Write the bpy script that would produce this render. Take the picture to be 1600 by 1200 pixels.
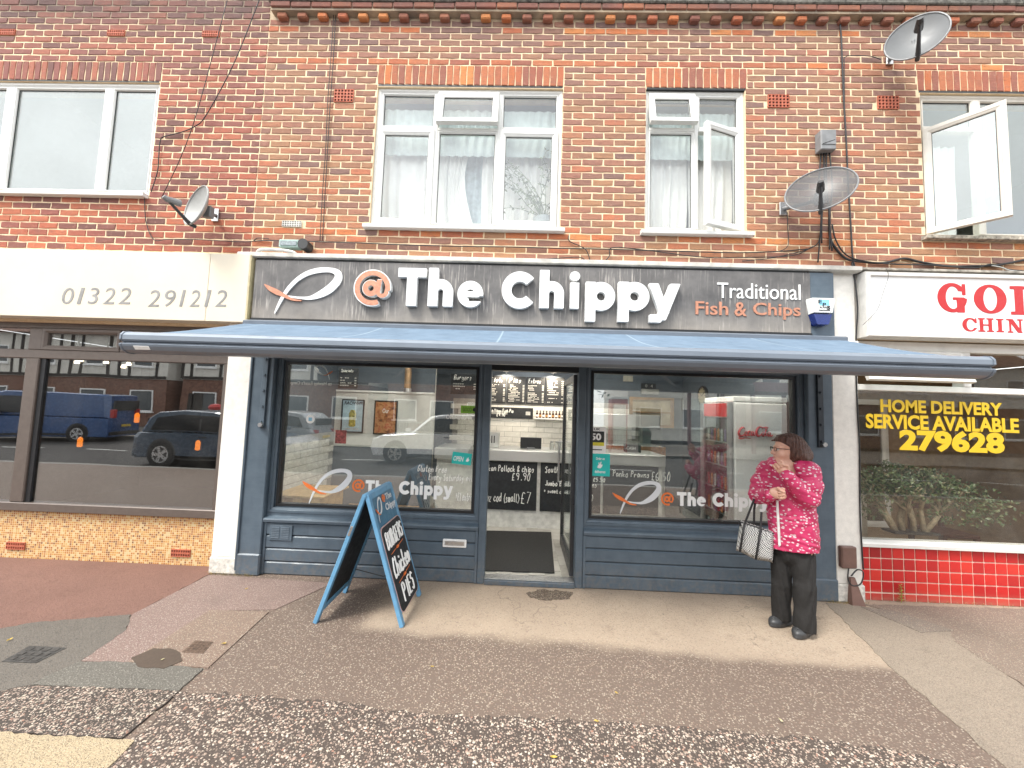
import bpy, math, random
import numpy as np
from mathutils import Vector, Matrix
random.seed(7); rng = np.random.default_rng(7)
scene = bpy.context.scene
col = scene.collection
for o in list(bpy.data.objects): bpy.data.objects.remove(o)
R = math.radians

# ------------------------------------------------------------------ camera
YAW, PITCH, ROLL, DIST, CAMH, FPX = 0.02566891, 0.06875082, 0.03352461, 3.94598, 1.72, 600.0
_cy, _sy = math.cos(YAW), math.sin(YAW)
_fw = np.array([-_sy*math.cos(PITCH), _cy*math.cos(PITCH), math.sin(PITCH)])
_rt = np.array([_cy, _sy, 0.0]); _up = np.cross(_rt, _fw)
_r2 = math.cos(ROLL)*_rt + math.sin(ROLL)*_up
_u2 = -math.sin(ROLL)*_rt + math.cos(ROLL)*_up
CAM = np.array([0.0, -DIST, CAMH])
cd = bpy.data.cameras.new('camera'); cam = bpy.data.objects.new('camera', cd); col.objects.link(cam)
cd.sensor_fit = 'HORIZONTAL'; cd.sensor_width = 36; cd.lens = FPX/1600*36
cd.clip_start = 0.05; cd.clip_end = 2000
cam.matrix_world = Matrix(((_r2[0], _u2[0], -_fw[0], CAM[0]), (_r2[1], _u2[1], -_fw[1], CAM[1]), (_r2[2], _u2[2], -_fw[2], CAM[2]), (0, 0, 0, 1)))
scene.camera = cam

# ------------------------------------------------------------------ overcast sky and soft sun
SUN_EL, SUN_AZ = 56, 226          # azimuth: degrees clockwise from +Y
w = bpy.data.worlds.new('World'); scene.world = w; w.use_nodes = True
nt = w.node_tree; nt.nodes.clear()
sky = nt.nodes.new('ShaderNodeTexSky'); sky.sky_type = 'NISHITA'; sky.sun_disc = False
sky.sun_elevation = R(SUN_EL); sky.sun_rotation = R(SUN_AZ); sky.air_density = 1.0; sky.dust_density = 1.0; sky.ozone_density = 1.0
hs = nt.nodes.new('ShaderNodeHueSaturation'); hs.inputs['Saturation'].default_value = 0.18
tcn = nt.nodes.new('ShaderNodeTexCoord'); nz = nt.nodes.new('ShaderNodeTexNoise')
nz.inputs['Scale'].default_value = 3.5; nz.inputs['Detail'].default_value = 7
mr = nt.nodes.new('ShaderNodeMapRange'); mr.inputs['From Min'].default_value = .3; mr.inputs['From Max'].default_value = .7
mr.inputs['To Min'].default_value = .82; mr.inputs['To Max'].default_value = 1.15
vm = nt.nodes.new('ShaderNodeVectorMath'); vm.operation = 'SCALE'
bg = nt.nodes.new('ShaderNodeBackground'); bg.inputs['Strength'].default_value = 0.15
wo = nt.nodes.new('ShaderNodeOutputWorld')
nt.links.new(sky.outputs[0], hs.inputs['Color']); nt.links.new(tcn.outputs['Generated'], nz.inputs['Vector'])
nt.links.new(nz.outputs[0], mr.inputs['Value']); lo_ = nt.nodes.new('ShaderNodeVectorMath'); lo_.operation = 'MAXIMUM'; lo_.inputs[1].default_value = (3.9, 4.0, 4.05)      # even overcast deck
hi_ = nt.nodes.new('ShaderNodeVectorMath'); hi_.operation = 'MINIMUM'; hi_.inputs[1].default_value = (6.0, 6.1, 6.15)
nt.links.new(hs.outputs[0], lo_.inputs[0]); nt.links.new(lo_.outputs[0], hi_.inputs[0]); nt.links.new(hi_.outputs[0], vm.inputs[0]); nt.links.new(mr.outputs[0], vm.inputs['Scale'])
nt.links.new(vm.outputs[0], bg.inputs['Color']); nt.links.new(bg.outputs[0], wo.inputs['Surface'])
sd = bpy.data.lights.new('sun', 'SUN'); sd.energy = 1.3; sd.angle = R(18); sd.color = (1, .965, .9)
so = bpy.data.objects.new('sun', sd); col.objects.link(so)
_el, _az = R(SUN_EL), R(SUN_AZ)
_sdir = Vector((math.sin(_az)*math.cos(_el), math.cos(_az)*math.cos(_el), math.sin(_el)))
so.rotation_euler = _sdir.to_track_quat('Z', 'Y').to_euler(); so.location = _sdir*30
vs = scene.view_settings; vs.view_transform = 'Standard'; vs.look = 'None'; vs.gamma = 1; vs.use_curve_mapping = False
vs.exposure = 1.88
scene.render.engine = 'CYCLES'
scene.cycles.max_bounces = 7; scene.cycles.transparent_max_bounces = 16

# ------------------------------------------------------------------ photo measurement: pixel -> point on a plane of the place
def _ray(px, py): return _r2*(px-800)/FPX - _u2*(py-600)/FPX + _fw
def W(px, py, Y=0.0):
    d = _ray(px, py); return CAM + d*((Y+DIST)/d[1])
def G(px, py, Z=0.0):
    d = _ray(px, py); return CAM + d*((Z-CAMH)/d[2])
def RECT(px0, py0, px1, py1, Y):
    """axis aligned rectangle (x0,x1,z0,z1) on plane y=Y from a pixel box"""
    ym, xm = (py0+py1)/2, (px0+px1)/2
    return W(px0, ym, Y)[0], W(px1, ym, Y)[0], W(xm, py1, Y)[2], W(xm, py0, Y)[2]

# ------------------------------------------------------------------ mesh builder
def chamfer_box(x0, x1, y0, y1, z0, z1, b):
    X, Y, Z = (x0, x1), (y0, y1), (z0, z1); V = []; idx = {}
    for i in (0, 1):
        for j in (0, 1):
            for k in (0, 1):
                sx, sy, sz = (1, -1)[i], (1, -1)[j], (1, -1)[k]
                p = (X[i], Y[j], Z[k])
                for a in range(3):
                    q = list(p)
                    for c, s in ((0, sx), (1, sy), (2, sz)):
                        if c != a: q[c] += s*b
                    idx[i, j, k, a] = len(V); V.append(tuple(q))
    F = []
    for i in (0, 1): F.append([idx[i, j, k, 0] for j, k in ((0, 0), (1, 0), (1, 1), (0, 1))][::1 if i else -1])
    for j in (0, 1): F.append([idx[i, j, k, 1] for i, k in ((0, 0), (0, 1), (1, 1), (1, 0))][::1 if j else -1])
    for k in (0, 1): F.append([idx[i, j, k, 2] for i, j in ((0, 0), (1, 0), (1, 1), (0, 1))][::1 if k else -1])
    for i in (0, 1):
        for j in (0, 1): F.append([idx[i, j, 0, 0], idx[i, j, 1, 0], idx[i, j, 1, 1], idx[i, j, 0, 1]][::1 if i != j else -1])
    for i in (0, 1):
        for k in (0, 1): F.append([idx[i, 0, k, 0], idx[i, 1, k, 0], idx[i, 1, k, 2], idx[i, 0, k, 2]][::-1 if i != k else 1])
    for j in (0, 1):
        for k in (0, 1): F.append([idx[0, j, k, 1], idx[1, j, k, 1], idx[1, j, k, 2], idx[0, j, k, 2]][::1 if j != k else -1])
    for i in (0, 1):
        for j in (0, 1):
            for k in (0, 1): F.append([idx[i, j, k, 0], idx[i, j, k, 1], idx[i, j, k, 2]][::1 if (i+j+k) % 2 else -1])
    return V, F

class MB:
    def __init__(s): s.v = []; s.f = []; s.M = None
    def add(s, V, F):
        n = len(s.v)
        if s.M is not None: V = [tuple(s.M @ Vector(p)) for p in V]
        s.v += [tuple(map(float, p)) for p in V]; s.f += [[i+n for i in f] for f in F]; return s
    def box(s, x0, x1, y0, y1, z0, z1, b=0.0):
        if x0 > x1: x0, x1 = x1, x0
        if y0 > y1: y0, y1 = y1, y0
        if z0 > z1: z0, z1 = z1, z0
        b = min(b, (x1-x0)*.45, (y1-y0)*.45, (z1-z0)*.45)
        if b > 0: return s.add(*chamfer_box(x0, x1, y0, y1, z0, z1, b))
        V = [(x, y, z) for x in (x0, x1) for y in (y0, y1) for z in (z0, z1)]
        return s.add(V, [[0, 1, 3, 2], [4, 6, 7, 5], [0, 4, 5, 1], [2, 3, 7, 6], [0, 2, 6, 4], [1, 5, 7, 3]])
    def prism(s, poly, a0, a1, axis='y', b=0.0):
        """poly: list of (u,v); axis y -> (u, a, v); axis x -> (a, u, v); axis z -> (u, v, a)"""
        def pt(u, v, a): return (u, a, v) if axis == 'y' else (a, u, v) if axis == 'x' else (u, v, a)
        n = len(poly); V = [pt(u, v, a0) for u, v in poly]+[pt(u, v, a1) for u, v in poly]
        F = [list(range(n))[::-1], list(range(n, 2*n))]+[[i, (i+1) % n, n+(i+1) % n, n+i] for i in range(n)]
        return s.add(V, F)
    def tube(s, pts, r, n=6, caps=True):
        pts = [Vector(p) for p in pts]; rs = r if hasattr(r, '__len__') else [r]*len(pts); V = []; F = []
        up = Vector((0, 0, 1)); prev = None
        for i, p in enumerate(pts):
            d = (pts[min(i+1, len(pts)-1)]-pts[max(i-1, 0)])
            d = d.normalized() if d.length > 1e-9 else Vector((0, 0, 1))
            if prev is None: a = d.cross(up if abs(d.z) < .9 else Vector((1, 0, 0))).normalized()
            else:
                a = prev-d*prev.dot(d); a = a.normalized() if a.length > 1e-6 else d.orthogonal().normalized()
            prev = a; c = d.cross(a)
            for k in range(n):
                t = 2*math.pi*k/n; V.append(p+(a*math.cos(t)+c*math.sin(t))*rs[i])
        m = len(pts)
        for i in range(m-1):
            for k in range(n): F.append([i*n+k, i*n+(k+1) % n, (i+1)*n+(k+1) % n, (i+1)*n+k])
        if caps: F += [list(range(n))[::-1], [(m-1)*n+k for k in range(n)]]
        return s.add(V, F)
    def cyl(s, p0, p1, r, n=16, r1=None): return s.tube([p0, p1], [r, r if r1 is None else r1], n)
    def lathe(s, prof, c=(0, 0, 0), n=20, sx=1, sy=1):
        """prof: (radius,z) from bottom to top about z through c"""
        V = []; F = []; m = len(prof)
        for r, z in prof:
            for k in range(n):
                t = 2*math.pi*k/n; V.append((c[0]+r*math.cos(t)*sx, c[1]+r*math.sin(t)*sy, c[2]+z))
        for i in range(m-1):
            for k in range(n): F.append([i*n+k, i*n+(k+1) % n, (i+1)*n+(k+1) % n, (i+1)*n+k])
        F += [list(range(n))[::-1], [(m-1)*n+k for k in range(n)]]
        return s.add(V, F)
    def build(s, name, m, parent=None, smooth=False):
        me = bpy.data.meshes.new(name); me.from_pydata(s.v, [], s.f); me.materials.append(m)
        if smooth: me.polygons.foreach_set('use_smooth', [True]*len(me.polygons))
        o = bpy.data.objects.new(name, me); col.objects.link(o)
        if parent is not None: adopt(o, parent)
        return o
WORLDLOC = {}
def wloc(o): return WORLDLOC.get(o.name, Vector((0, 0, 0)))
def adopt(o, parent, loc=None):
    """parent o, keeping mesh coordinates as world coordinates (roots are unrotated)"""
    o.parent = parent; L = Vector(loc) if loc else Vector((0, 0, 0))
    o.location = L-wloc(parent); WORLDLOC[o.name] = L
def tag(o, label=None, cat=None, group=None, kind=None):
    for k, v in (('label', label), ('category', cat), ('group', group), ('kind', kind)):
        if v: o[k] = v
    return o
def thing(name, loc, label, cat, group=None):
    o = bpy.data.objects.new(name, None); o.empty_display_size = .1; col.objects.link(o)
    o.location = loc; WORLDLOC[o.name] = Vector(loc); return tag(o, label, cat, group)
def box(name, m, parent, x0, x1, y0, y1, z0, z1, b=0.0): return MB().box(x0, x1, y0, y1, z0, z1, b).build(name, m, parent)
def struct(name, mb, m): return tag(mb.build(name, m), kind='structure')

# ------------------------------------------------------------------ materials
class NT:
    def __init__(s, name):
        s.m = bpy.data.materials.new(name); s.m.use_nodes = True; s.t = s.m.node_tree; s.t.nodes.clear()
        s.o = s.t.nodes.new('ShaderNodeOutputMaterial'); s.b = s.t.nodes.new('ShaderNodeBsdfPrincipled'); s.link(s.b.outputs[0], s.o.inputs['Surface'])
        s.tc = s.t.nodes.new('ShaderNodeTexCoord'); s.co = s.tc.outputs['Object']
    def link(s, a, b): s.t.links.new(a, b)
    def n(s, typ, **kw):
        nd = s.t.nodes.new('ShaderNode'+typ)
        for k, v in kw.items():
            if hasattr(nd, k) and k not in nd.inputs: setattr(nd, k, v)
        return nd
    def set(s, inp, v):
        if hasattr(v, 'is_output'): s.link(v, inp)
        elif isinstance(v, tuple) and len(v) == 3 and len(getattr(inp, 'default_value', (0, 0, 0))) == 4: inp.default_value = (*v, 1)
        else: inp.default_value = v
    def noise(s, scale, detail=4, rough=.55, co=None, dist=0):
        nd = s.n('TexNoise'); s.link(co or s.co, nd.inputs['Vector']); nd.inputs['Scale'].default_value = scale
        nd.inputs['Detail'].default_value = detail; nd.inputs['Roughness'].default_value = rough; nd.inputs['Distortion'].default_value = dist; return nd.outputs['Fac']
    def voro(s, scale, co=None, feature='F1', out='Distance', rnd=1.0):
        nd = s.n('TexVoronoi', feature=feature); s.link(co or s.co, nd.inputs['Vector']); nd.inputs['Scale'].default_value = scale
        nd.inputs['Randomness'].default_value = rnd; return nd.outputs[out]
    def maprange(s, v, a, b, c=0.0, d=1.0, smooth=False):
        nd = s.n('MapRange'); 
        if smooth: nd.interpolation_type = 'SMOOTHSTEP'
        s.set(nd.inputs['Value'], v)
        for k, x in zip(('From Min', 'From Max', 'To Min', 'To Max'), (a, b, c, d)): s.set(nd.inputs[k], x)
        return nd.outputs[0]
    def math(s, op, a, b=0.0, c=0.0):
        nd = s.n('Math', operation=op); s.set(nd.inputs[0], a); s.set(nd.inputs[1], b); s.set(nd.inputs[2], c); return nd.outputs[0]
    def mix(s, f, a, b, blend='MIX'):
        nd = s.n('Mix', data_type='RGBA', blend_type=blend); s.set(nd.inputs[0], f); s.set(nd.inputs[6], a); s.set(nd.inputs[7], b); return nd.outputs[2]
    def ramp(s, v, stops, const=False):
        nd = s.n('ValToRGB'); cr = nd.color_ramp
        if const: cr.interpolation = 'CONSTANT'
        while len(cr.elements) < len(stops): cr.elements.new(.5)
        for e, (p, c) in zip(cr.elements, stops): e.position = p; e.color = (*c, 1)
        s.set(nd.inputs[0], v); return nd.outputs[0]
    def scale(s, v, co=None):
        nd = s.n('VectorMath', operation='MULTIPLY'); s.link(co or s.co, nd.inputs[0]); nd.inputs[1].default_value = v; return nd.outputs[0]
    def sep(s, co=None):
        nd = s.n('SeparateXYZ'); s.link(co or s.co, nd.inputs[0]); return nd.outputs
    def bump(s, h, strength=.3, dist=.01):
        nd = s.n('Bump'); s.link(h, nd.inputs['Height']); nd.inputs['Strength'].default_value = strength; nd.inputs['Distance'].default_value = dist
        s.link(nd.outputs[0], s.b.inputs['Normal']); return nd
    def fin(s, color=None, rough=.5, metal=0.0, spec=.5, coat=0.0):
        if color is not None: s.set(s.b.inputs['Base Color'], color)
        s.set(s.b.inputs['Roughness'], rough); s.set(s.b.inputs['Metallic'], metal); s.set(s.b.inputs['Specular IOR Level'], spec)
        if coat: s.b.inputs['Coat Weight'].default_value = coat; s.b.inputs['Coat Roughness'].default_value = .1
        return s.m
MATS = {}
def M(name, c, rough=.5, metal=0.0, var=.12, sc=14, bump=.0, spec=.5, dirt=0.0, coat=0.0):
    """paint / plastic / metal / wood base with mottling and wear"""
    if name in MATS: return MATS[name]
    t = NT(name); a = t.noise(sc, 5); dk = tuple(x*(1-var*2.0) for x in c); lt = tuple(min(1, x*(1+var)) for x in c)
    cc = t.mix(t.maprange(a, .3, .7), dk, lt)
    if dirt:
        d = t.noise(5.0, 9, .68); cc = t.mix(t.maprange(d, .52, .78, 0, dirt), cc, tuple(x*.35+.02 for x in c))
    rr = t.maprange(t.noise(sc*2.3, 3), .3, .7, max(.02, rough-.1), min(1, rough+.1))
    if bump: t.bump(t.noise(sc*7, 4), bump, .004)
    MATS[name] = t.fin(cc, rr, metal, spec, coat); return MATS[name]
def emis(name, c, s):
    t = NT(name); t.set(t.b.inputs['Emission Color'], c); t.b.inputs['Emission Strength'].default_value = s; return t.fin(c, .4)
def glassmat(name, refl, tint=(.93, .97, .96), rough=0.0, grime=.05, wob=.0):
    t = NT(name); t.t.nodes.remove(t.b)
    tr = t.n('BsdfTransparent'); t.set(tr.inputs[0], tint)
    gl = t.n('BsdfGlossy'); gl.inputs['Roughness'].default_value = rough; t.set(gl.inputs[0], (1, 1, 1))
    lw = t.n('LayerWeight'); lw.inputs[0].default_value = .5
    if wob:
        bp = t.n('Bump'); t.link(t.noise(1.3, 1), bp.inputs['Height']); bp.inputs['Strength'].default_value = wob; bp.inputs['Distance'].default_value = .02
        t.link(bp.outputs[0], gl.inputs['Normal'])
    f = t.math('ADD', refl, t.math('MULTIPLY', t.math('POWER', lw.outputs['Facing'], 4.0), .6))
    ms = t.n('MixShader'); t.link(f, ms.inputs[0]); t.link(tr.outputs[0], ms.inputs[1]); t.link(gl.outputs[0], ms.inputs[2])
    df = t.n('BsdfDiffuse'); t.set(df.inputs[0], (.6, .6, .57)); g = t.maprange(t.noise(3.0, 8, .7), .45, .8, 0.004, grime)
    m2 = t.n('MixShader'); t.link(g, m2.inputs[0]); t.link(ms.outputs[0], m2.inputs[1]); t.link(df.outputs[0], m2.inputs[2])
    t.link(m2.outputs[0], t.o.inputs['Surface']); return t.m

def brick_mat(name, stops, soot=True, warm=True):
    t = NT(name); oi = t.n('ObjectInfo'); ge = t.n('NewGeometry')
    r = t.math('FRACT', t.math('ADD', t.math('MULTIPLY', oi.outputs['Random'], 7.31), ge.outputs['Random Per Island']))
    wn = t.n('TexWhiteNoise', noise_dimensions='1D'); t.link(r, wn.inputs['W'])
    pos = ge.outputs['Position']; s = t.sep(pos)
    z = s[2]
    c = t.ramp(wn.outputs['Value'], stops, True)
    c = t.mix(t.maprange(z, 3.3, 5.9, .0, .45), c, (.24, .15, .14)) if warm else c
    # burnt streaks and pale bloom on the faces
    st = t.noise(30, 6, .7, t.scale((.6, 1, 2.4), pos), 1.5)
    c = t.mix(t.maprange(st, .5, .78, 0, .62), c, (.13, .075, .065))
    bl = t.noise(21, 6, .75, pos); c = t.mix(t.maprange(bl, .55, .76, 0, .7), c, (.5, .31, .22)); b2 = t.noise(11, 4, .6, t.scale((1, 1, 1.8), pos), .8); c = t.mix(t.maprange(b2, .5, .74, 0, .4), c, (.2, .125, .11))
    fine = t.noise(150, 3, .6, pos); c = t.mix(t.maprange(fine, .3, .75, 0.0, .25), c, (.14, .085, .065))
    if soot:
        so_ = t.noise(2.2, 6, .6, pos); c = t.mix(t.maprange(t.math('MULTIPLY', t.maprange(z, 5.5, 6.15), so_), .1, .6, 0, .6), c, (.085, .075, .075))
    h = t.math('ADD', t.noise(70, 6, .7, pos), t.math('MULTIPLY', st, 1.4)); t.bump(h, .55, .006)
    return t.fin(c, .93, 0, .2)
# ------------------------------------------------------------------ lettering tools
def font_mesh(s, offset=0.0, shear=0.0, spacing=1.0, align='LEFT'):
    cu = bpy.data.curves.new('t', 'FONT'); cu.body = s; cu.offset = offset; cu.shear = shear; cu.space_character = spacing; cu.resolution_u = 3; cu.align_x = align
    o = bpy.data.objects.new('t', cu); col.objects.link(o); bpy.context.view_layer.update()
    ev = o.evaluated_get(bpy.context.evaluated_depsgraph_get()); me = ev.to_mesh()
    V = np.array([v.co[:] for v in me.vertices])[:, :2]; F = [list(p.vertices) for p in me.polygons]
    ev.to_mesh_clear(); bpy.data.objects.remove(o); bpy.data.curves.remove(cu); return V, F
def thicken(V, F):
    """flat 2d faces -> list of boundary edges"""
    cnt = {}
    for f in F:
        for a, b in zip(f, f[1:]+f[:1]): cnt[(a, b)] = cnt.get((a, b), 0)+1
    return [e for e in cnt if (e[1], e[0]) not in cnt]
def plate(V2, F, rect, y, th, M4=None):
    """map 2d mesh bbox on rect (x0,x1,z0,z1) at front plane y, thickness th going +y (or 3x3-frame M4: maps (u,v,depth))"""
    V2 = np.array(V2); lo, hi = V2.min(0), V2.max(0)
    x0, x1, z0, z1 = rect
    U = x0+(V2[:, 0]-lo[0])/(hi[0]-lo[0])*(x1-x0); Z = z0+(V2[:, 1]-lo[1])/(hi[1]-lo[1])*(z1-z0)
    n = len(V2); flip = False
    a = sum((V2[f[1]][0]-V2[f[0]][0])*(V2[f[2]][1]-V2[f[0]][1])-(V2[f[2]][0]-V2[f[0]][0])*(V2[f[1]][1]-V2[f[0]][1]) for f in F[:50])
    if a < 0: F = [f[::-1] for f in F]
    V = [(u, y, z) for u, z in zip(U, Z)]+[(u, y+th, z) for u, z in zip(U, Z)]
    E = thicken(V2, F)
    FF = [list(f) for f in F]+[[i+n for i in f[::-1]] for f in F]+[[b, a_, a_+n, b+n] for a_, b in E]
    mb = MB(); mb.M = M4; mb.add(V, FF); return mb
def text(name, s, rect, y, m, parent, th=.003, offset=0.0, shear=0.0, spacing=1.0, M4=None, mirror=False, align='LEFT'):
    V, F = font_mesh(s, offset, shear, spacing, align)
    if mirror: V = V*np.array([-1, 1])
    return plate(V, F, rect, y, th, M4).build(name, m, parent)
# 2d signed distance glyphs -> marching squares
def msq(fn, x0, x1, y0, y1, n):
    h = (x1-x0)/n; ny = int(math.ceil((y1-y0)/h)); xs = x0+h*np.arange(-1, n+2); ys = y0+h*np.arange(-1, ny+2)
    X, Y = np.meshgrid(xs, ys, indexing='ij'); D = fn(X, Y); V = []; F = []; key = {}
    def vid(k, p):
        if k not in key: key[k] = len(V); V.append(p)
        return key[k]
    for i in range(len(xs)-1):
        for j in range(len(ys)-1):
            c = [(i, j), (i+1, j), (i+1, j+1), (i, j+1)]; d = [D[a] for a in c]
            if min(d) > 0: continue
            poly = []
            for k in range(4):
                a, b = c[k], c[(k+1) % 4]; da, db = d[k], d[(k+1) % 4]
                if da <= 0: poly.append(vid(a, (xs[a[0]], ys[a[1]])))
                if (da <= 0) != (db <= 0):
                    t = da/(da-db); t = min(max(t, .02), .98); e = (min(a, b), max(a, b))
                    poly.append(vid(e, (xs[a[0]]+t*(xs[b[0]]-xs[a[0]]), ys[a[1]]+t*(ys[b[1]]-ys[a[1]]))))
            if len(poly) >= 3: F.append(poly)
    return np.array(V), F
def sbox(X, Y, cx, cy, hx, hy, a=0.0):
    c, s = math.cos(a), math.sin(a); dx, dy = X-cx, Y-cy; u, v = c*dx+s*dy, -s*dx+c*dy
    qx, qy = abs(u)-hx, abs(v)-hy
    return np.minimum(np.maximum(qx, qy), 0)+np.hypot(np.maximum(qx, 0), np.maximum(qy, 0))
def sell(X, Y, cx, cy, a, b):
    k = np.hypot((X-cx)/a, (Y-cy)/b); return (k-1)*min(a, b)
def sring(X, Y, cx, cy, r, w_): return abs(np.hypot(X-cx, Y-cy)-r)-w_
def mn(*a): return np.minimum.reduce(a)
def mx(*a): return np.maximum.reduce(a)
def spath(X, Y, pts):
    """variable width stroke through (x,y,r)"""
    P = smoothpath(pts, 6); D = np.full(X.shape, 9e9)
    for (ax, ay, ar), (bx, by, br) in zip(P[:-1], P[1:]):
        dx, dy = bx-ax, by-ay; L = dx*dx+dy*dy+1e-12; t = np.clip(((X-ax)*dx+(Y-ay)*dy)/L, 0, 1)
        D = np.minimum(D, np.hypot(X-ax-t*dx, Y-ay-t*dy)-(ar+t*(br-ar)))
    return D
def smoothpath(pts, k=6):
    P = [np.array(p, float) for p in pts]
    if len(P) < 3: return P
    out = []
    for i in range(len(P)-1):
        p0, p1, p2, p3 = P[max(i-1, 0)], P[i], P[i+1], P[min(i+2, len(P)-1)]
        for j in range(k):
            t = j/k; out.append(.5*((2*p1)+(-p0+p2)*t+(2*p0-5*p1+4*p2-p3)*t*t+(-p0+3*p1-3*p2+p3)*t**3))
    out.append(P[-1]); return out
wd = .155
GL = {
 'T': (lambda X, Y: mn(sbox(X, Y, .39, 1-.12, .39, .12), sbox(X, Y, .39, .5, .14, .5)), 0, .78, 0, 1),
 'h': (lambda X, Y: mn(sbox(X, Y, .13, .5, .13, .5), mx(sring(X, Y, .33, .38, .2, .13), .38-Y), sbox(X, Y, .53, .2, .13, .2)), 0, .68, 0, 1),
 'e': (lambda X, Y: mn(mx(sring(X, Y, .36, .36, .245, .115), -sbox(X, Y, .62, .24, .3, .075, .0)), sbox(X, Y, .36, .36, .25, .075)), 0, .72, 0, .72),
 'C': (lambda X, Y: mx(sring(X, Y, .5, .5, .365, .135), -mx(abs((Y-.5))-(X-.5)*.85, .5-X)), 0, .92, 0, 1),
 'i': (lambda X, Y: mn(sbox(X, Y, .15, .36, .13, .36), sell(X, Y, .15, .9, .15, .13)), 0, .3, 0, 1.04),
 'p': (lambda X, Y: mn(sbox(X, Y, .13, .5, .13, .5), sring(X, Y, .4, .64, .235, .125)), 0, .76, 0, 1),
 'y': (lambda X, Y: mn(mx(sbox(X, Y, .24, .63, .125, .46, .38), Y-1, .2-Y), mx(sbox(X, Y, .47, .48, .128, .72, -.40), Y-1, .06-Y), mx(sbox(X, Y, .15, .1, .16, .1), .0-Y)), 0, .84, 0, 1),
 '@': (lambda X, Y: mn(mx(sring(X, Y, .5, .5, .43, .07), -mx(sbox(X, Y, .87, .22, .22, .16, .35), .5-X)), sring(X, Y, .46, .49, .155, .075), mx(sbox(X, Y, .67, .55, .065, .22, -.12), Y-.74),
        mx(sring(X, Y, .78, .40, .12, .055), Y-.40)), 0, 1, 0, 1),
 # slab serif red letters
 'sG': (lambda X, Y: mn(mx(sell(X, Y, .5, .5, .5, .5), -sell(X, Y, .52, .5, .24, .38), -mx(.47-X, abs(Y-.6)-.12)), sbox(X, Y, .78, .25, .13, .25), sbox(X, Y, .72, .47, .2, .045), mx(sbox(X, Y, .9, .78, .06, .19), )), 0, 1, 0, 1),
 'sC': (lambda X, Y: mn(mx(sell(X, Y, .5, .5, .5, .5), -sell(X, Y, .54, .5, .26, .39), -mx(.55-X, abs(Y-.48)-.2)), sbox(X, Y, .88, .8, .05, .18)), 0, .95, 0, 1),
 'sO': (lambda X, Y: mx(sell(X, Y, .5, .5, .5, .5), -sell(X, Y, .5, .5, .21, .4)), 0, 1, 0, 1),
 'sL': (lambda X, Y: mn(sbox(X, Y, .3, .5, .15, .5), sbox(X, Y, .3, .94, .3, .055), sbox(X, Y, .45, .055, .45, .055), sbox(X, Y, .85, .18, .06, .18)), 0, .91, 0, 1),
 'sD': (lambda X, Y: mn(mx(sell(X, Y, .4, .5, .52, .5), -sell(X, Y, .42, .5, .27, .4), .3-X), sbox(X, Y, .28, .5, .14, .5), sbox(X, Y, .25, .95, .25, .05), sbox(X, Y, .25, .05, .25, .05)), 0, .92, 0, 1),
 'sH': (lambda X, Y: mn(sbox(X, Y, .22, .5, .11, .5), sbox(X, Y, .78, .5, .11, .5), sbox(X, Y, .5, .5, .3, .05), *[sbox(X, Y, a, b, .22, .05) for a in (.22, .78) for b in (.05, .95)]), 0, 1, 0, 1),
 'sI': (lambda X, Y: mn(sbox(X, Y, .22, .5, .11, .5), sbox(X, Y, .22, .05, .22, .05), sbox(X, Y, .22, .95, .22, .05)), 0, .44, 0, 1),
 'sN': (lambda X, Y: mn(sbox(X, Y, .2, .5, .06, .5), sbox(X, Y, .84, .5, .06, .5), mx(sbox(X, Y, .52, .5, .13, .7, .55), abs(Y-.5)-.5), sbox(X, Y, .2, .05, .18, .05), sbox(X, Y, .14, .95, .18, .05), sbox(X, Y, .84, .95, .18, .05)), 0, 1.02, 0, 1),
 'sE': (lambda X, Y: mn(sbox(X, Y, .24, .5, .12, .5), sbox(X, Y, .4, .05, .4, .05), sbox(X, Y, .4, .95, .4, .05), sbox(X, Y, .5, .5, .2, .05), sbox(X, Y, .77, .82, .05, .16), sbox(X, Y, .77, .18, .05, .16), sbox(X, Y, .66, .5, .04, .14)), 0, .83, 0, 1),
}
_loop = [(190, 648, 2), (205, 610, 6), (228, 555, 9), (262, 495, 11), (310, 440, 12), (370, 400, 14), (440, 380, 15), (505, 378, 14), (546, 394, 19), (552, 428, 23), (528, 466, 25), (490, 500, 24), (440, 528, 18), (390, 545, 10), (330, 545, 6), (280, 540, 5), (240, 535, 4)]
_fin = [(122, 472, 3), (150, 492, 11), (190, 512, 15), (232, 530, 11), (290, 555, 7), (345, 562, 3)]
GL['loop'] = (lambda X, Y: spath(X, Y, [((a-120)/455, (650-b)/455, r/455) for a, b, r in _loop]), .12, 1.02, -.02, .65)
GL['fin'] = (lambda X, Y: spath(X, Y, [((a-120)/455, (650-b)/455, r/455) for a, b, r in _fin]), -.02, .52, .15, .44)
_gc = {}
def glyph_mesh(ch, n=34):
    if ch not in _gc:
        fn, x0, x1, y0, y1 = GL[ch]; _gc[ch] = msq(fn, x0, x1, y0, y1, n)
    return _gc[ch]
def glyph(name, ch, rect, y, th, m, parent, M4=None, n=34):
    V, F = glyph_mesh(ch, n); return plate(V, F, rect, y, th, M4).build(name, m, parent)
def emblem(rect, y, th, mw, mo, parent, M4=None):
    """fish-loop emblem: rect is the full emblem box"""
    x0, x1, z0, z1 = rect; k = (x1-x0); kz = (z1-z0)/.63
    for ch, m, nm, dy in (('loop', mw, 'emblem_loop', 0.0), ('fin', mo, 'emblem_fin', .0012)):
        V, F = glyph_mesh(ch, 60); lo, hi = V.min(0), V.max(0)
        plate(V, F, (x0+lo[0]*k, x0+hi[0]*k, z0+lo[1]*kz, z0+hi[1]*kz), y-dy, th, M4).build(nm, m, parent)
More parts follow.
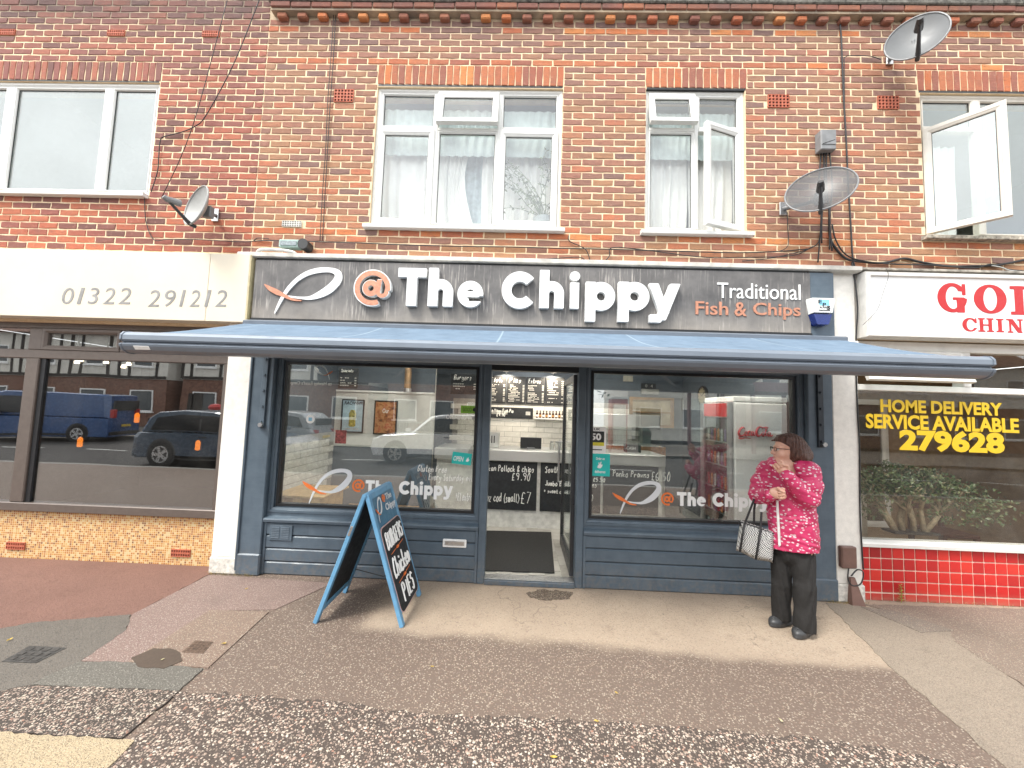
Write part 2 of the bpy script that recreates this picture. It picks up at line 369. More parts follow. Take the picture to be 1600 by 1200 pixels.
# handwriting: baseline y=2, x-height 6, ascender 9
HW = dict(a="55 36 14 22 43 55|55 53 62", b="19 12|14 36 54 43 32 12", c="55 36 14 22 42 53", d="55 36 14 22 43 54|59 53 62", e="14 54 46 26 13 22 42 53", f="58 49 38 32|16 56",
 g="55 36 14 23 43 55|55 51 30 11", h="19 12|14 36 55 52", i="36 32|38 37", j="46 41 20|48 47", k="19 12|55 14 52", l="29 23 42", m="16 12|14 26 35 32|34 46 55 52", n="16 12|14 36 55 52", o="36 14 22 42 54 46 36",
 p="16 10|15 36 54 42 13", q="55 36 14 22 43 54|56 50", r="16 12|14 36 55", s="55 36 25 44 43 32 12", t="39 33 42 53|16 56", u="16 13 22 43 56|56 52", v="16 32 56", w="16 22 35 42 56", x="16 52|56 12", y="16 33|56 30 10", z="16 56 12 52",
 A="12 39 62|24 54", B="12 19|19 49 57 36 16|36 55 43 12", C="58 39 15 22 42 53", D="12 19|19 48 56 43 12", E="59 19 12 52|16 46", F="59 19 12|16 46", G="58 39 15 22 43 55 35", H="12 19|52 59|16 56", I="32 39", J="59 53 32 13", K="12 19|59 15 52", L="19 12 52",
 M="12 19 35 59 52", N="12 19 52 59", O="39 15 22 42 56 49 39", P="12 19|19 49 57 36 16", Q="39 15 22 42 56 49 39|43 62", R="12 19|19 49 57 36 16|36 52", S="58 39 17 46 43 32 13", T="09 69|39 32", U="19 13 32 53 59", V="19 32 59", W="19 22 36 42 59", X="19 52|59 12", Y="19 36 59|36 32", Z="19 59 12 52")
HW.update({'0': "39 15 22 42 56 49 39", '1': "18 39 32", '2': "17 39 57 12 52", '3': "18 49 56 35 54 32 12", '4': "49 14 54|46 42", '5': "59 19 16 46 54 32 12", '6': "49 16 22 42 54 35 15", '7': "19 59 22", '8': "36 18 39 58 36 13 32 53 36", '9': "56 36 18 39 58 56 42", '£': "58 39 27 22|15 45|12 52",
 '.': "32 33", ',': "33 21", '&': "52 17 39 47 14 22 54", '+': "34 38|16 56", '(': "49 26 24 41", ')': "19 46 44 21", '-': "15 45", "'": "39 37", '|': "32 39", '/': "12 59", ':': "33 34|36 37"})
STRAIGHT = set('AEFHIKLMNTVWXYZvwxz147+/')
def hand(s, wob=0.0, seed=1):
    """list of 2d polylines, unit = x-advance 7, height 9"""
    rr = random.Random(seed); out = []; x = 0
    for ch in s:
        if ch == ' ': x += 4.5; continue
        dy = rr.uniform(-wob, wob)
        for st in HW.get(ch, '32 39').split('|'):
            P = [(x+int(p[0])+rr.uniform(-wob, wob)*.5, int(p[1])+dy+rr.uniform(-wob, wob)*.5) for p in st.split()]
            out.append([tuple(q) for q in (smoothpath(P, 4) if ch not in STRAIGHT else P)])
        x += 5.8 if ch == 'I' else 6.6 if ch not in "il.,'1()" else 4.6
    return out
def hand_text(name, s, rect, y, m, parent, rad=.004, wob=.35, shear=.12, seed=1, M4=None, flat=.5):
    L = hand(s, wob, seed); A = np.array([p for l in L for p in l]); 
    A2 = A.copy(); A2[:, 0] += A[:, 1]*shear; lo, hi = A2.min(0), A2.max(0); x0, x1, z0, z1 = rect; mb = MB(); mb.M = M4
    for li, l in enumerate(L):
        P = [(x0+((p[0]+p[1]*shear)-lo[0])/(hi[0]-lo[0])*(x1-x0), y-.0007*((li*7) % 5), z0+(p[1]-lo[1])/(hi[1]-lo[1]+1e-9)*(z1-z0)) for p in l]
        V0 = len(mb.v); mb.tube(P, rad, 4)
    return mb.build(name, m, parent)

# ------------------------------------------------------------------ organic solids: smooth unions meshed by surface nets
def surfnet(F, org, h):
    S = F < 0; nx, ny, nz = F.shape
    c = np.zeros((nx-1, ny-1, nz-1), np.int8)
    for dx in (0, 1):
        for dy in (0, 1):
            for dz in (0, 1): c += S[dx:nx-1+dx, dy:ny-1+dy, dz:nz-1+dz]
    act = (c > 0) & (c < 8); ids = np.full(act.shape, -1, np.int64); I = np.argwhere(act); ids[act] = np.arange(len(I))
    acc = np.zeros((len(I), 3)); cnt = np.zeros(len(I)); i, j, k = I.T
    for ax in range(3):
        o = [a for a in range(3) if a != ax]
        for u in (0, 1):
            for v in (0, 1):
                d0 = [0, 0, 0]; d0[o[0]] = u; d0[o[1]] = v; d1 = list(d0); d1[ax] = 1
                a = F[i+d0[0], j+d0[1], k+d0[2]]; b = F[i+d1[0], j+d1[1], k+d1[2]]; m = (a < 0) != (b < 0)
                t = np.where(m, a/np.where(a == b, 1, a-b), 0); p = np.tile(np.array(d0, float), (len(I), 1)); p[:, ax] += t
                acc += p*m[:, None]; cnt += m
    V = (I+acc/np.maximum(cnt, 1)[:, None])*h+np.array(org); Q = []
    for ax in range(3):
        o = [a for a in range(3) if a != ax]; sl0 = [slice(None)]*3; sl1 = [slice(None)]*3; sl0[ax] = slice(0, -1); sl1[ax] = slice(1, None)
        d = S[tuple(sl0)] != S[tuple(sl1)]; E = np.argwhere(d); E = E[(E[:, o[0]] > 0) & (E[:, o[1]] > 0) & (E[:, o[0]] < F.shape[o[0]]-1) & (E[:, o[1]] < F.shape[o[1]]-1)]
        inside = S[tuple(sl0)][E[:, 0], E[:, 1], E[:, 2]]; q = []
        for u, v in ((0, 0), (1, 0), (1, 1), (0, 1)):
            e = E.copy(); e[:, o[0]] -= u; e[:, o[1]] -= v; q.append(ids[e[:, 0], e[:, 1], e[:, 2]])
        q = np.stack(q, 1); fl = inside if ax != 1 else ~inside
        q[~fl] = q[~fl][:, ::-1]; Q.append(q)
    return V, np.concatenate(Q)
class Solid:
    def __init__(s, lo, hi, h):
        s.h = h; s.org = np.array(lo, float); n = np.ceil((np.array(hi)-s.org)/h).astype(int)+1; s.n = n
        s.F = np.full(n, 1.0, np.float32); s.ax = [s.org[a]+h*np.arange(n[a]) for a in range(3)]
    def sub(s, lo, hi):
        sl = [slice(max(0, int((lo[a]-s.org[a])/s.h)), max(0, min(s.n[a], int((hi[a]-s.org[a])/s.h)+2))) for a in range(3)]
        g = np.meshgrid(*[s.ax[a][sl[a]] for a in range(3)], indexing='ij'); return tuple(sl), g
    def put(s, sl, d, k, op='u'):
        f = s.F[sl]
        if op == 'u':
            if k > 0: hh = np.clip(.5+.5*(f-d)/k, 0, 1); r = f*(1-hh)+d*hh-k*hh*(1-hh)
            else: r = np.minimum(f, d)
        else: r = np.maximum(f, -d)
        s.F[sl] = r
    def cap(s, p, q, r0, r1=None, k=.02, op='u', flat=None):
        r1 = r0 if r1 is None else r1; p = np.array(p, float); q = np.array(q, float); m = max(r0, r1)+k*1.5+.02
        sl, g = s.sub(np.minimum(p, q)-m, np.maximum(p, q)+m); d = q-p; L = d@d+1e-12
        t = np.clip(sum((g[a]-p[a])*d[a] for a in range(3))/L, 0, 1)
        D = np.sqrt(sum((g[a]-p[a]-t*d[a])**2 for a in range(3)))-(r0+t*(r1-r0)); s.put(sl, D, k, op); return s
    def chain(s, P, Rr, k=.02):
        for i in range(len(P)-1): s.cap(P[i], P[i+1], Rr[i], Rr[i+1], k)
        return s
    def ell(s, c, rad, ax=None, k=.02, op='u'):
        c = np.array(c, float); ax = np.eye(3) if ax is None else np.array(ax); m = max(rad)+k*1.5+.02
        sl, g = s.sub(c-m, c+m); e = [sum((g[a]-c[a])*ax[i][a] for a in range(3))/rad[i] for i in range(3)]
        kk = np.sqrt(e[0]**2+e[1]**2+e[2]**2); D = (kk-1)*min(rad)*.9; s.put(sl, D, k, op); return s
    def loft(s, secs, ax, k=.02):
        """secs: (z, cx, cy, a, b) rising; ax: two horizontal unit vectors"""
        Z = np.array([q[0] for q in secs]); m = max(max(q[3], q[4]) for q in secs)+.06
        cs = np.array([[q[1], q[2]] for q in secs]); lo = [cs[:, 0].min()-m, cs[:, 1].min()-m, Z[0]-.05]; hi = [cs[:, 0].max()+m, cs[:, 1].max()+m, Z[-1]+.05]
        sl, g = s.sub(lo, hi); zz = g[2]; it = lambda c: np.interp(zz, Z, [q[c] for q in secs])
        dx, dy = g[0]-it(1), g[1]-it(2); a, b = it(3), it(4); u = dx*ax[0][0]+dy*ax[0][1]; v = dx*ax[1][0]+dy*ax[1][1]
        e = 2.3; D = ((abs(u/a)**e+abs(v/b)**e)**(1/e)-1)*np.minimum(a, b); D = np.maximum(D, np.maximum(Z[0]-zz, zz-Z[-1])); s.put(sl, D, k); return s
    def warp(s, fn):
        g = np.meshgrid(*s.ax, indexing='ij'); s.F = s.F+fn(*g).astype(np.float32); return s
    def cut(s, fn):
        g = np.meshgrid(*s.ax, indexing='ij'); s.F = np.maximum(s.F, fn(*g).astype(np.float32)); return s
    def build(s, name, m, parent=None):
        V, Q = surfnet(s.F, s.org, s.h); me = bpy.data.meshes.new(name)
        me.vertices.add(len(V)); me.vertices.foreach_set('co', V.astype(np.float32).ravel()); n = len(Q)
        me.loops.add(4*n); me.loops.foreach_set('vertex_index', Q.astype(np.int32).ravel()); me.polygons.add(n)
        me.polygons.foreach_set('loop_start', np.arange(0, 4*n, 4, dtype=np.int32)); me.polygons.foreach_set('use_smooth', np.ones(n, bool)); me.update(calc_edges=True); me.validate()
        me.materials.append(m); o = bpy.data.objects.new(name, me); col.objects.link(o)
        if parent is not None: adopt(o, parent)
        return o
# ------------------------------------------------------------------ materials of the place
BRICK = brick_mat('brick_weathered', [(0, (0.415, 0.196, 0.129)), (.14, (0.309, 0.164, 0.122)), (.30, (0.367, 0.190, 0.115)), (.45, (0.499, 0.223, 0.122)), (.58, (0.237, 0.144, 0.122)), (.66, (0.439, 0.236, 0.129)), (.82, (0.356, 0.170, 0.122)), (.93, (0.546, 0.196, 0.103))])
BRICK_O = brick_mat('brick_orange', [(0, (0.593, 0.203, 0.084)), (.25, (0.522, 0.170, 0.077)), (.5, (0.475, 0.157, 0.084)), (.75, (0.617, 0.249, 0.096))], False, False)
BRICK_L = brick_mat('brick_smooth_red', [(0, (0.392, 0.124, 0.084)), (.16, (0.237, 0.099, 0.084)), (.34, (0.475, 0.144, 0.084)), (.5, (0.320, 0.111, 0.091)), (.64, (0.177, 0.085, 0.077)), (.74, (0.510, 0.164, 0.091)), (.9, (0.356, 0.118, 0.084))])
BRICK_S = brick_mat('brick_soldier', [(0, (0.427, 0.157, 0.091)), (.3, (0.356, 0.131, 0.091)), (.55, (0.499, 0.184, 0.096)), (.8, (0.320, 0.131, 0.096))], True, False)
def mortar_mat():
    t = NT('mortar'); pos = t.n('NewGeometry').outputs['Position']; z = t.sep(pos)[2]
    c = t.mix(t.maprange(t.noise(9, 6, .65, pos), .3, .7), (.70, .54, .35), (.86, .70, .48))
    c = t.mix(t.maprange(t.math('MULTIPLY', t.maprange(z, 5.6, 6.1), t.noise(2.5, 5, .6, pos)), .15, .55, 0, .8), c, (.15, .13, .12))
    c = t.mix(t.maprange(t.noise(60, 4, .7, pos), .5, .8, 0, .4), c, (.38, .28, .19)); t.bump(t.noise(120, 5, .7, pos), .5, .004); return t.fin(c, .95, 0, .15)
MORTAR = mortar_mat()
PVC = M('white_pvc', (.70, .70, .67), .35, var=.02, sc=5, dirt=.12)
PVC_OLD = M('cream_window_frame', (.66, .62, .55), .45, var=.04, sc=6, dirt=.3)
GASKET = M('black_gasket', (.02, .02, .022), .6)
G_SKY = glassmat('glass_upstairs', .145, (.80, .86, .85), 0, .04, .12)
G_UP = glassmat('glass_curtained', .085, (.93, .94, .93), 0, .04, .12)
G_SHOP = glassmat('glass_shop', .145, (.93, .95, .94), 0, .035, .06)
G_DARK = glassmat('glass_dark_tint', .22, (.7, .7, .7), 0, .03, .06)
G_CLEAR = glassmat('glass_clear', .05)
CURTAIN = M('white_curtain', (.86, .86, .84), .9, var=.03, sc=3)
NETC = M('pale_green_net_curtain', (.62, .71, .70), .9, var=.06, sc=12)
def blue_mat():
    t = NT('slate_blue_paint'); pos = t.n('NewGeometry').outputs['Position']; z = t.sep(pos)[2]
    c = t.mix(t.maprange(t.noise(7, 6, .6, pos), .3, .7), (.066, .093, .120), (.094, .126, .158)); br = t.noise(40, 4, .6, t.scale((.12, 1, 3), pos)); c = t.mix(t.maprange(br, .45, .75, 0, .3), c, (.11, .145, .175))
    sp = t.math('MULTIPLY', t.maprange(z, .32, 0, 0, 1), t.maprange(t.noise(22, 6, .7, pos), .42, .7)); c = t.mix(t.math('MULTIPLY', sp, .6), c, (.20, .165, .13))
    ch = t.maprange(t.noise(34, 6, .75, pos), .70, .76, 0, .75); c = t.mix(ch, c, (.24, .25, .25)); dr = t.maprange(t.noise(5, 8, .7, t.scale((3, 3, .5), pos)), .52, .75, 0, .35); c = t.mix(dr, c, (.035, .045, .056))
    t.bump(t.noise(55, 4, .6, t.scale((.2, 1, 2), pos)), .12, .003); return t.fin(c, t.maprange(t.noise(9, 4, .6, pos), .3, .7, .32, .55), 0, .45)
BLUE = blue_mat()
BLUE_D = M('dark_blue_trim', (.016, .024, .034), .4, var=.1)
BLACKP = M('black_paint', (.012, .013, .015), .45)
WHITEPIER = M('white_painted_render', (.78, .75, .69), .85, var=.05, sc=18, bump=.5, dirt=.16)
ALU = M('brushed_aluminium', (.55, .55, .55), .35, 1.0, .05, 40)
STEEL = M('stainless_steel', (.60, .60, .58), .38, .8, .02, 2)
GREYP = M('grey_plastic', (.17, .175, .18), .5, var=.06)
BLACKC = M('black_cable_sheath', (.02, .02, .022), .55)
BROWNF = M('bronze_anodised_frame', (.135, .11, .095), .38, .3, .06, 20)
ROOM = M('plain_room_plaster', (.62, .62, .59), .9, var=.03)
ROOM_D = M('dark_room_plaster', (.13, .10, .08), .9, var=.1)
TERRA = M('terracotta', (.45, .125, .07), .8, var=.12, sc=30, bump=.3)
LEAD = M('pale_flashing', (.62, .59, .53), .8, var=.15, sc=8, dirt=.5, bump=.4)

def ringloops(mb, x0, x1, z0, z1, loops):
    V = []; F = []
    for ins, y in loops: V += [(x0+ins, y, z0+ins), (x1-ins, y, z0+ins), (x1-ins, y, z1-ins), (x0+ins, y, z1-ins)]
    n = len(loops)
    for i in range(n):
        j = (i+1) % n
        for k in range(4): F.append([i*4+k, i*4+(k+1) % 4, j*4+(k+1) % 4, j*4+k])
    mb.add(V, F); return mb
def prof(w_, y, d=.05): return [(0, y+d), (0, y+.003), (.003, y), (w_*.55, y), (w_*.68, y+.005), (w_*.94, y+.012), (w_, y+.018), (w_, y+d)]
def pane(parent, x0, x1, z0, z1, y, m, M4=None, gasket=True):
    mb = MB(); mb.M = M4; mb.box(x0, x1, y, y+.006, z0, z1); o = mb.build('pane', m, parent)
    if gasket:
        mb = MB(); mb.M = M4; ringloops(mb, x0, x1, z0, z1, [(-.002, y+.001), (-.002, y-.004), (.006, y-.004), (.006, y+.001)]); mb.build('gasket', GASKET, parent)
    return o
def cell(win, x0, x1, z0, z1, y, kind, mf, mg, ang=0.0):
    """one light of a window: fixed bead, closed sash, top-hung vent or side-hung open sash"""
    if kind == 'fixed':
        ringloops(MB(), x0, x1, z0, z1, prof(.022, y+.006, .04)); mb = ringloops(MB(), x0, x1, z0, z1, prof(.022, y+.006, .04)); mb.build('glazing_bead', mf, win)
        pane(win, x0+.021, x1-.021, z0+.021, z1-.021, y+.03, mg); return
    M4 = None; a = R(ang)
    if kind == 'vent': M4 = Matrix.Translation((0, y, z1)) @ Matrix.Rotation(a, 4, 'X') @ Matrix.Translation((0, -y, -z1))
    if kind == 'left': M4 = Matrix.Translation((x0, y, 0)) @ Matrix.Rotation(-a, 4, 'Z') @ Matrix.Translation((-x0, -y, 0))
    if kind == 'right': M4 = Matrix.Translation((x1, y, 0)) @ Matrix.Rotation(a, 4, 'Z') @ Matrix.Translation((-x1, -y, 0))
    mb = MB(); mb.M = M4; e = .008; ringloops(mb, x0-e, x1+e, z0-e, z1+e, prof(.066, y-.014, .05)); s = mb.build('sash', mf, win)
    pane(win, x0+.056, x1-.056, z0+.056, z1-.056, y+.012, mg, M4)
def window(bld, x0, x1, z0, z1, y, bars, cells, mf, mg, sill=True, fw=.045, sill_m=None, sill_over=.05):
    mb = ringloops(MB(), x0, x1, z0, z1, prof(fw, y, .07))
    for (a, b, c, d) in bars: mb.box(a, b, y+.002, y+.068, c, d, .006)
    wn = mb.build('window', mf, bld)
    for c in cells: cell(wn, *c[:4], y, c[4], mf, c[6] if len(c) > 6 else mg, c[5] if len(c) > 5 else 0)
    if sill:
        s = MB(); s.prism([(y+.03, z0+.002), (y+.03, z0-.045), (-.055, z0-.045), (-.06, z0-.04), (-.06, z0-.012), (-.05, z0-.004)], x0-sill_over, x1+sill_over, 'x'); s.build('sill', sill_m or mf, wn)
    return wn
def curtain(name, label, x0, x1, z0, z1, y, m, folds=7, amp=.03, gather=0.0, group=None, bow=0.0):
    nx, nz = folds*8, 14; V = []; F = []; ph = random.uniform(0, 6)
    for j in range(nz+1):
        t = j/nz; z = z0+(z1-z0)*t; g = gather*math.sin(math.pi*min(1, (1-t)*1.0))*.5
        for i in range(nx+1):
            s = i/nx; x = x0+(x1-x0)*(s*(1-g)+bow*g*(1 if bow > 0 else 0))+.006*math.sin(9*t+s*5)
            V.append((x, y+amp*(.6+.4*math.sin(2.1*s*6+ph))*math.sin(2*math.pi*folds*s+ph+.8*math.sin(2.2*t+s*3)), z))
    for j in range(nz):
        for i in range(nx): a = j*(nx+1)+i; F.append([a, a+1, a+nx+2, a+nx+1])
    o = MB().add(V, F).build(name, m, None, True); return tag(o, label, 'curtain', group)

# ------------------------------------------------------------------ brick courses
def brick_template(seed):
    r = random.Random(seed); out = []
    base = [(-.5, -.5), (-.17, -.5), (.18, -.5), (.5, -.5), (.5, .0), (.5, .5), (.2, .5), (-.15, .5), (-.5, .5), (-.5, .02)]
    jit = [(u+r.uniform(-.012, .012), v+r.uniform(-.06, .045)) for u, v in base]
    inn = [(u*.965, v*.89) for u, v in jit]
    V = [(u, .0105, v) for u, v in jit]+[(u, .0035+r.uniform(-.001, .001), v) for u, v in jit]+[(u+r.uniform(-.004, .004), r.uniform(-.0015, .0015), v+r.uniform(-.02, .02)) for u, v in inn]
    n = len(base); F = [[i, (i+1) % n, n+(i+1) % n, n+i] for i in range(n)]+[[n+i, n+(i+1) % n, 2*n+(i+1) % n, 2*n+i] for i in range(n)]+[list(range(2*n, 3*n))]
    return V, F
BT = [brick_template(i) for i in range(7)]
_bmesh = {}
def bm_data(i, m):
    k = (i, m.name)
    if k not in _bmesh:
        me = bpy.data.meshes.new('brick'); me.from_pydata(BT[i][0], [], BT[i][1]); me.materials.append(m); _bmesh[k] = me
    return _bmesh[k]
def inframe(x, y, z):
    d = np.array([x, y, z])-CAM; q = d@_fw
    if q <= 0: return False
    u, v = 800+FPX*(d@_r2)/q, 600-FPX*(d@_u2)/q; return -10 < u < 1610 and -5 < v < 1205
def lay(bld, pieces, limit=300, rest_label=None, name='brick', rest='bricks'):
    """pieces: (x0,x1,z0,z1,yoff,mat,rot90). The nearest in view become single bricks, the rest one joined part per material"""
    def key(p):
        c = np.array([(p[0]+p[1])/2, p[4], (p[2]+p[3])/2]); full = (p[1]-p[0])*(p[3]-p[2])
        return (not (inframe(p[0], p[4], p[2]) and inframe(p[1], p[4], p[3])), -full/(np.linalg.norm(c-CAM)**2))
    P = sorted(pieces, key=key); bulk = {}
    for i, (x0, x1, z0, z1, yo, m, up) in enumerate(P):
        c = ((x0+x1)/2, yo+random.uniform(-.002, .0015), (z0+z1)/2); k = random.randrange(7); L, Hh = x1-x0, z1-z0
        rx = random.uniform(-.007, .007)
        if i < limit:
            o = bpy.data.objects.new(name, bm_data(k, m)); col.objects.link(o); adopt(o, bld, c)
            if up: o.scale = (Hh, 1, L); o.rotation_euler = (0, R(90)+rx, 0)
            else: o.scale = (L, 1, Hh); o.rotation_euler = (0, rx*.6, 0)
        else:
            V = np.array(BT[k][0])
            if up: V = V[:, [2, 1, 0]]*np.array([1, 1, -1])
            bulk.setdefault(m.name, (m, [], []))
            mm, VV, FF = bulk[m.name]; n = sum(len(a) for a in VV); VV.append(V*np.array([L, 1, Hh])+np.array(c)); FF += [[a+n for a in f] for f in BT[k][1]]
    for m, VV, FF in bulk.values():
        mb = MB(); mb.v = [tuple(p) for p in np.concatenate(VV)]; mb.f = FF; tag(mb.build(rest, m, bld), kind='stuff')
ZB = 5.479; CO = .075
def courses(pieces, X0, X1, k0, k1, L, anchor, holes, matf, yo=0.0, jn=.0145):
    for k in range(k0, k1):
        zb, zt = ZB+k*CO+.0068, ZB+(k+1)*CO-.0068; off = anchor+(L/2 if k % 2 == 0 else 0)
        n0 = math.floor((X0-off)/L)-1; n1 = math.ceil((X1-off)/L)+1
        for n in range(n0, n1):
            a, b = off+n*L+jn/2, off+(n+1)*L-jn/2; a += random.uniform(-.002, .002); segs = [(max(a, X0+.004), min(b, X1-.004))]
            for (hx0, hx1, hz0, hz1) in holes:
                if hz0 < zt-.02 and hz1 > zb+.02:
                    ns = []
                    for (s, e) in segs:
                        if hx1 <= s or hx0 >= e: ns.append((s, e))
                        else:
                            if s < hx0-.002: ns.append((s, hx0-.007))
                            if e > hx1+.002: ns.append((hx1+.007, e))
                    segs = ns
            for s, e in segs:
                if e-s > .03: pieces.append((s, e, zb, zt, yo, matf(k, (s+e)/2), False))
def slab(bld, X0, X1, z0, z1, y0, y1, holes, m, name='wall'):
    xs = sorted({X0, X1, *[h[0] for h in holes], *[h[1] for h in holes]}); zs = sorted({z0, z1, *[h[2] for h in holes], *[h[3] for h in holes]}); mb = MB()
    for a, b in zip(xs[:-1], xs[1:]):
        for c, d in zip(zs[:-1], zs[1:]):
            if a < X0-1e-6 or b > X1+1e-6 or c < z0-1e-6 or d > z1+1e-6: continue
            mx_, mz = (a+b)/2, (c+d)/2
            if any(h[0] < mx_ < h[1] and h[2] < mz < h[3] for h in holes): continue
            mb.box(a, b, y0, y1, c, d)
    return mb.build(name, m, bld)
def air_brick(bld, x0, x1, z0, z1, nx=6, nz=4, m=TERRA):
    mb = MB(); w_ = (x1-x0)/nx; h_ = (z1-z0)/nz; bx = w_*.2; bz = h_*.2
    for i in range(nx+1): x = x0+i*w_; mb.box(max(x0, x-bx), min(x1, x+bx), -.010, .004, z0, z1)
    for j in range(nz+1):
        z = z0+j*h_
        for i in range(nx): mb.box(x0+i*w_+bx, x0+(i+1)*w_-bx, -.0095, .004, max(z0, z-bz), min(z1, z+bz))
    o = mb.build('air_brick', m, bld); box('air_brick_recess', BLACKP, o, x0+.003, x1-.003, .001, .0045, z0+.003, z1-.003)

# the weathered brick block over the chip shop and the takeaway
XL, XM, XR = -7.4, -2.955, 7.4
bld = thing('brick_building', (2.2, .1, 0), 'weathered brown brick upper storey with dentil course above the chip shop and takeaway', 'building')
WC = (-1.687, .347, 3.645, 5.222); WS = (1.24, 2.292, 3.645, 5.232); WR = (4.12, 6.3, 3.655, 5.225)
holes = [WC, WS, WR]
slab(bld, XM, XR, 2.56, 6.128, .0048, .24, holes, MORTAR)
lint = [(WC[0]-.005, WC[1]+.005), (WS[0]-.005, WS[1]+.02), (WR[0]-.02, WR[1]+.02)]
AB = [(-2.16, -1.945, 5.026, 5.172), (2.528, 2.752, 5.03, 5.178), (3.673, 3.89, 5.042, 5.186)]
ABk = [(a, b, ZB-6*CO+.003, ZB-4*CO-.003) for a, b, c, d in AB]
vent = (-2.63, -2.42, 3.605+.004, 3.68-.006)
hol2 = [(h[0], h[1], h[2]-.05, h[3]+.01) for h in holes]+[(a, b, 5.24, ZB) for a, b in lint]+ABk+[vent]
pc = []
fm = lambda k, x: BRICK_O if (k == -26 and random.random() < .85) or (k == 5 and random.random() < .6) or (k == 0 and random.random() < .3) else (BRICK_S if k == 0 else BRICK)
courses(pc, XM, XR, -29, 7, .227, 1.247, hol2, fm)
for (a, b) in lint:
    n = round((b-a)/.075); w_ = (b-a)/n
    for i in range(n): pc.append((a+i*w_+.005, a+(i+1)*w_-.005, 5.252, ZB-.006, -.001, BRICK_S if random.random() < .8 else BRICK_O, True))
lay(bld, pc, 300)
for a in ABk: air_brick(bld, *a)
air_brick(bld, *vent, 8, 3, M('white_grille', (.62, .6, .55), .5))
for (a, b) in lint: box('lintel_slot', BLACKP, bld, a+.01, b-.01, .004, .2, 5.228, 5.2495)
# eaves: dentil headers under a projecting course and a mossy capping
nd = 0; x = -2.84
while x < XR-.2:
    mb = MB(); mb.box(x, x+.105, -.056, .02, 5.974, 6.036, .012); mb.build('dentil_brick', BRICK_O if random.random() < .35 else BRICK_S, bld); x += .2265
x = -2.9
while x < XR-.25:
    mb = MB(); mb.box(x+.005, x+.222, -.088+random.uniform(-.004, .004), .02, 6.064, 6.124, .006); mb.build('eaves_brick', BRICK_S, bld); x += .227
box('eaves_mortar', MORTAR, bld, -2.9, XR, -.07, .1, 6.0385, 6.127)
box('capping', M('mossy_concrete', (.19, .18, .155), .95, var=.35, sc=25, bump=.8, dirt=.5), bld, -2.93, XR, -.10, .3, 6.129, 6.27, .01)
# window over the shop sign, three lights wide
c0, c1, c2, c3 = WC[0]+.045, -1.03, -.345, WC[1]-.045; tz = 4.765; y0 = .03
window(bld, *WC, y0, [(-1.045, -1.005, WC[2]+.045, WC[3]-.045), (-.355, -.315, WC[2]+.045, WC[3]-.045), (c0, -1.045, tz-.02, tz+.02), (-1.005, -.355, tz-.02, tz+.02), (-.315, c3, tz-.02, tz+.02)],
       [(c0, -1.045, tz+.02, WC[3]-.045, 'fixed'), (-1.005, -.355, tz+.02, WC[3]-.045, 'vent', -11), (-.315, c3, tz+.02, WC[3]-.045, 'fixed'),
        (c0, -1.045, WC[2]+.045, tz-.02, 'sash'), (-1.005, -.355, WC[2]+.045, tz-.02, 'fixed'), (-.315, c3, WC[2]+.045, tz-.02, 'sash')], PVC, G_UP)
s0, s1 = WS[0]+.045, WS[1]-.045; tz = 4.80
window(bld, *WS, y0, [(1.765, 1.81, WS[2]+.045, WS[3]-.045), (s0, 1.765, tz-.022, tz+.022), (1.81, s1, tz-.022, tz+.022)],
       [(s0, 1.765, tz+.022, WS[3]-.045, 'vent', -12), (1.81, s1, tz+.022, WS[3]-.045, 'fixed'), (s0, 1.765, WS[2]+.045, tz-.022, 'fixed'), (1.81, s1, WS[2]+.045, tz-.022, 'right', 19)], PVC, G_UP)
r0, r1 = WR[0]+.045, WR[1]-.045; tz = 4.845
window(bld, *WR, y0, [(4.70, 4.76, WR[2]+.045, WR[3]-.045), (5.65, 5.71, WR[2]+.045, WR[3]-.045), (r0, 4.70, tz-.02, tz+.02)],
       [(r0, 4.70, tz+.02, WR[3]-.045, 'fixed'), (4.76, 5.65, WR[2]+.045, WR[3]-.045, 'fixed'), (5.71, r1, WR[2]+.045, WR[3]-.045, 'fixed'), (r0, 4.70, WR[2]+.045, tz-.02, 'left', 48)], PVC_OLD, G_SKY,
       sill_m=M('peeling_concrete_sill', (.45, .40, .33), .9, var=.35, sc=30, bump=.8, dirt=.8))
# rooms behind
mb = MB(); mb.box(-2.95, XR, 3.4, 3.5, 3.25, 6.1); mb.box(-2.95, XR, .24, 3.5, 3.2, 3.3); mb.box(-2.95, XR, .24, 3.5, 5.32, 5.4); mb.box(3.0, 3.1, .24, 3.4, 3.3, 6.0); mb.box(-2.95, -2.85, .24, 3.4, 3.3, 6.0); mb.box(XR-.1, XR, .24, 3.4, 3.3, 6.0)
mb.build('room_shell', ROOM, bld)
mb = MB(); mb.prism([(-.16, 6.27), (3.6, 7.8), (3.6, 6.0), (.3, 6.12)], -2.95, XR, 'x'); mb.build('roof', M('roof_slate', (.10, .09, .085), .8, var=.2), bld)
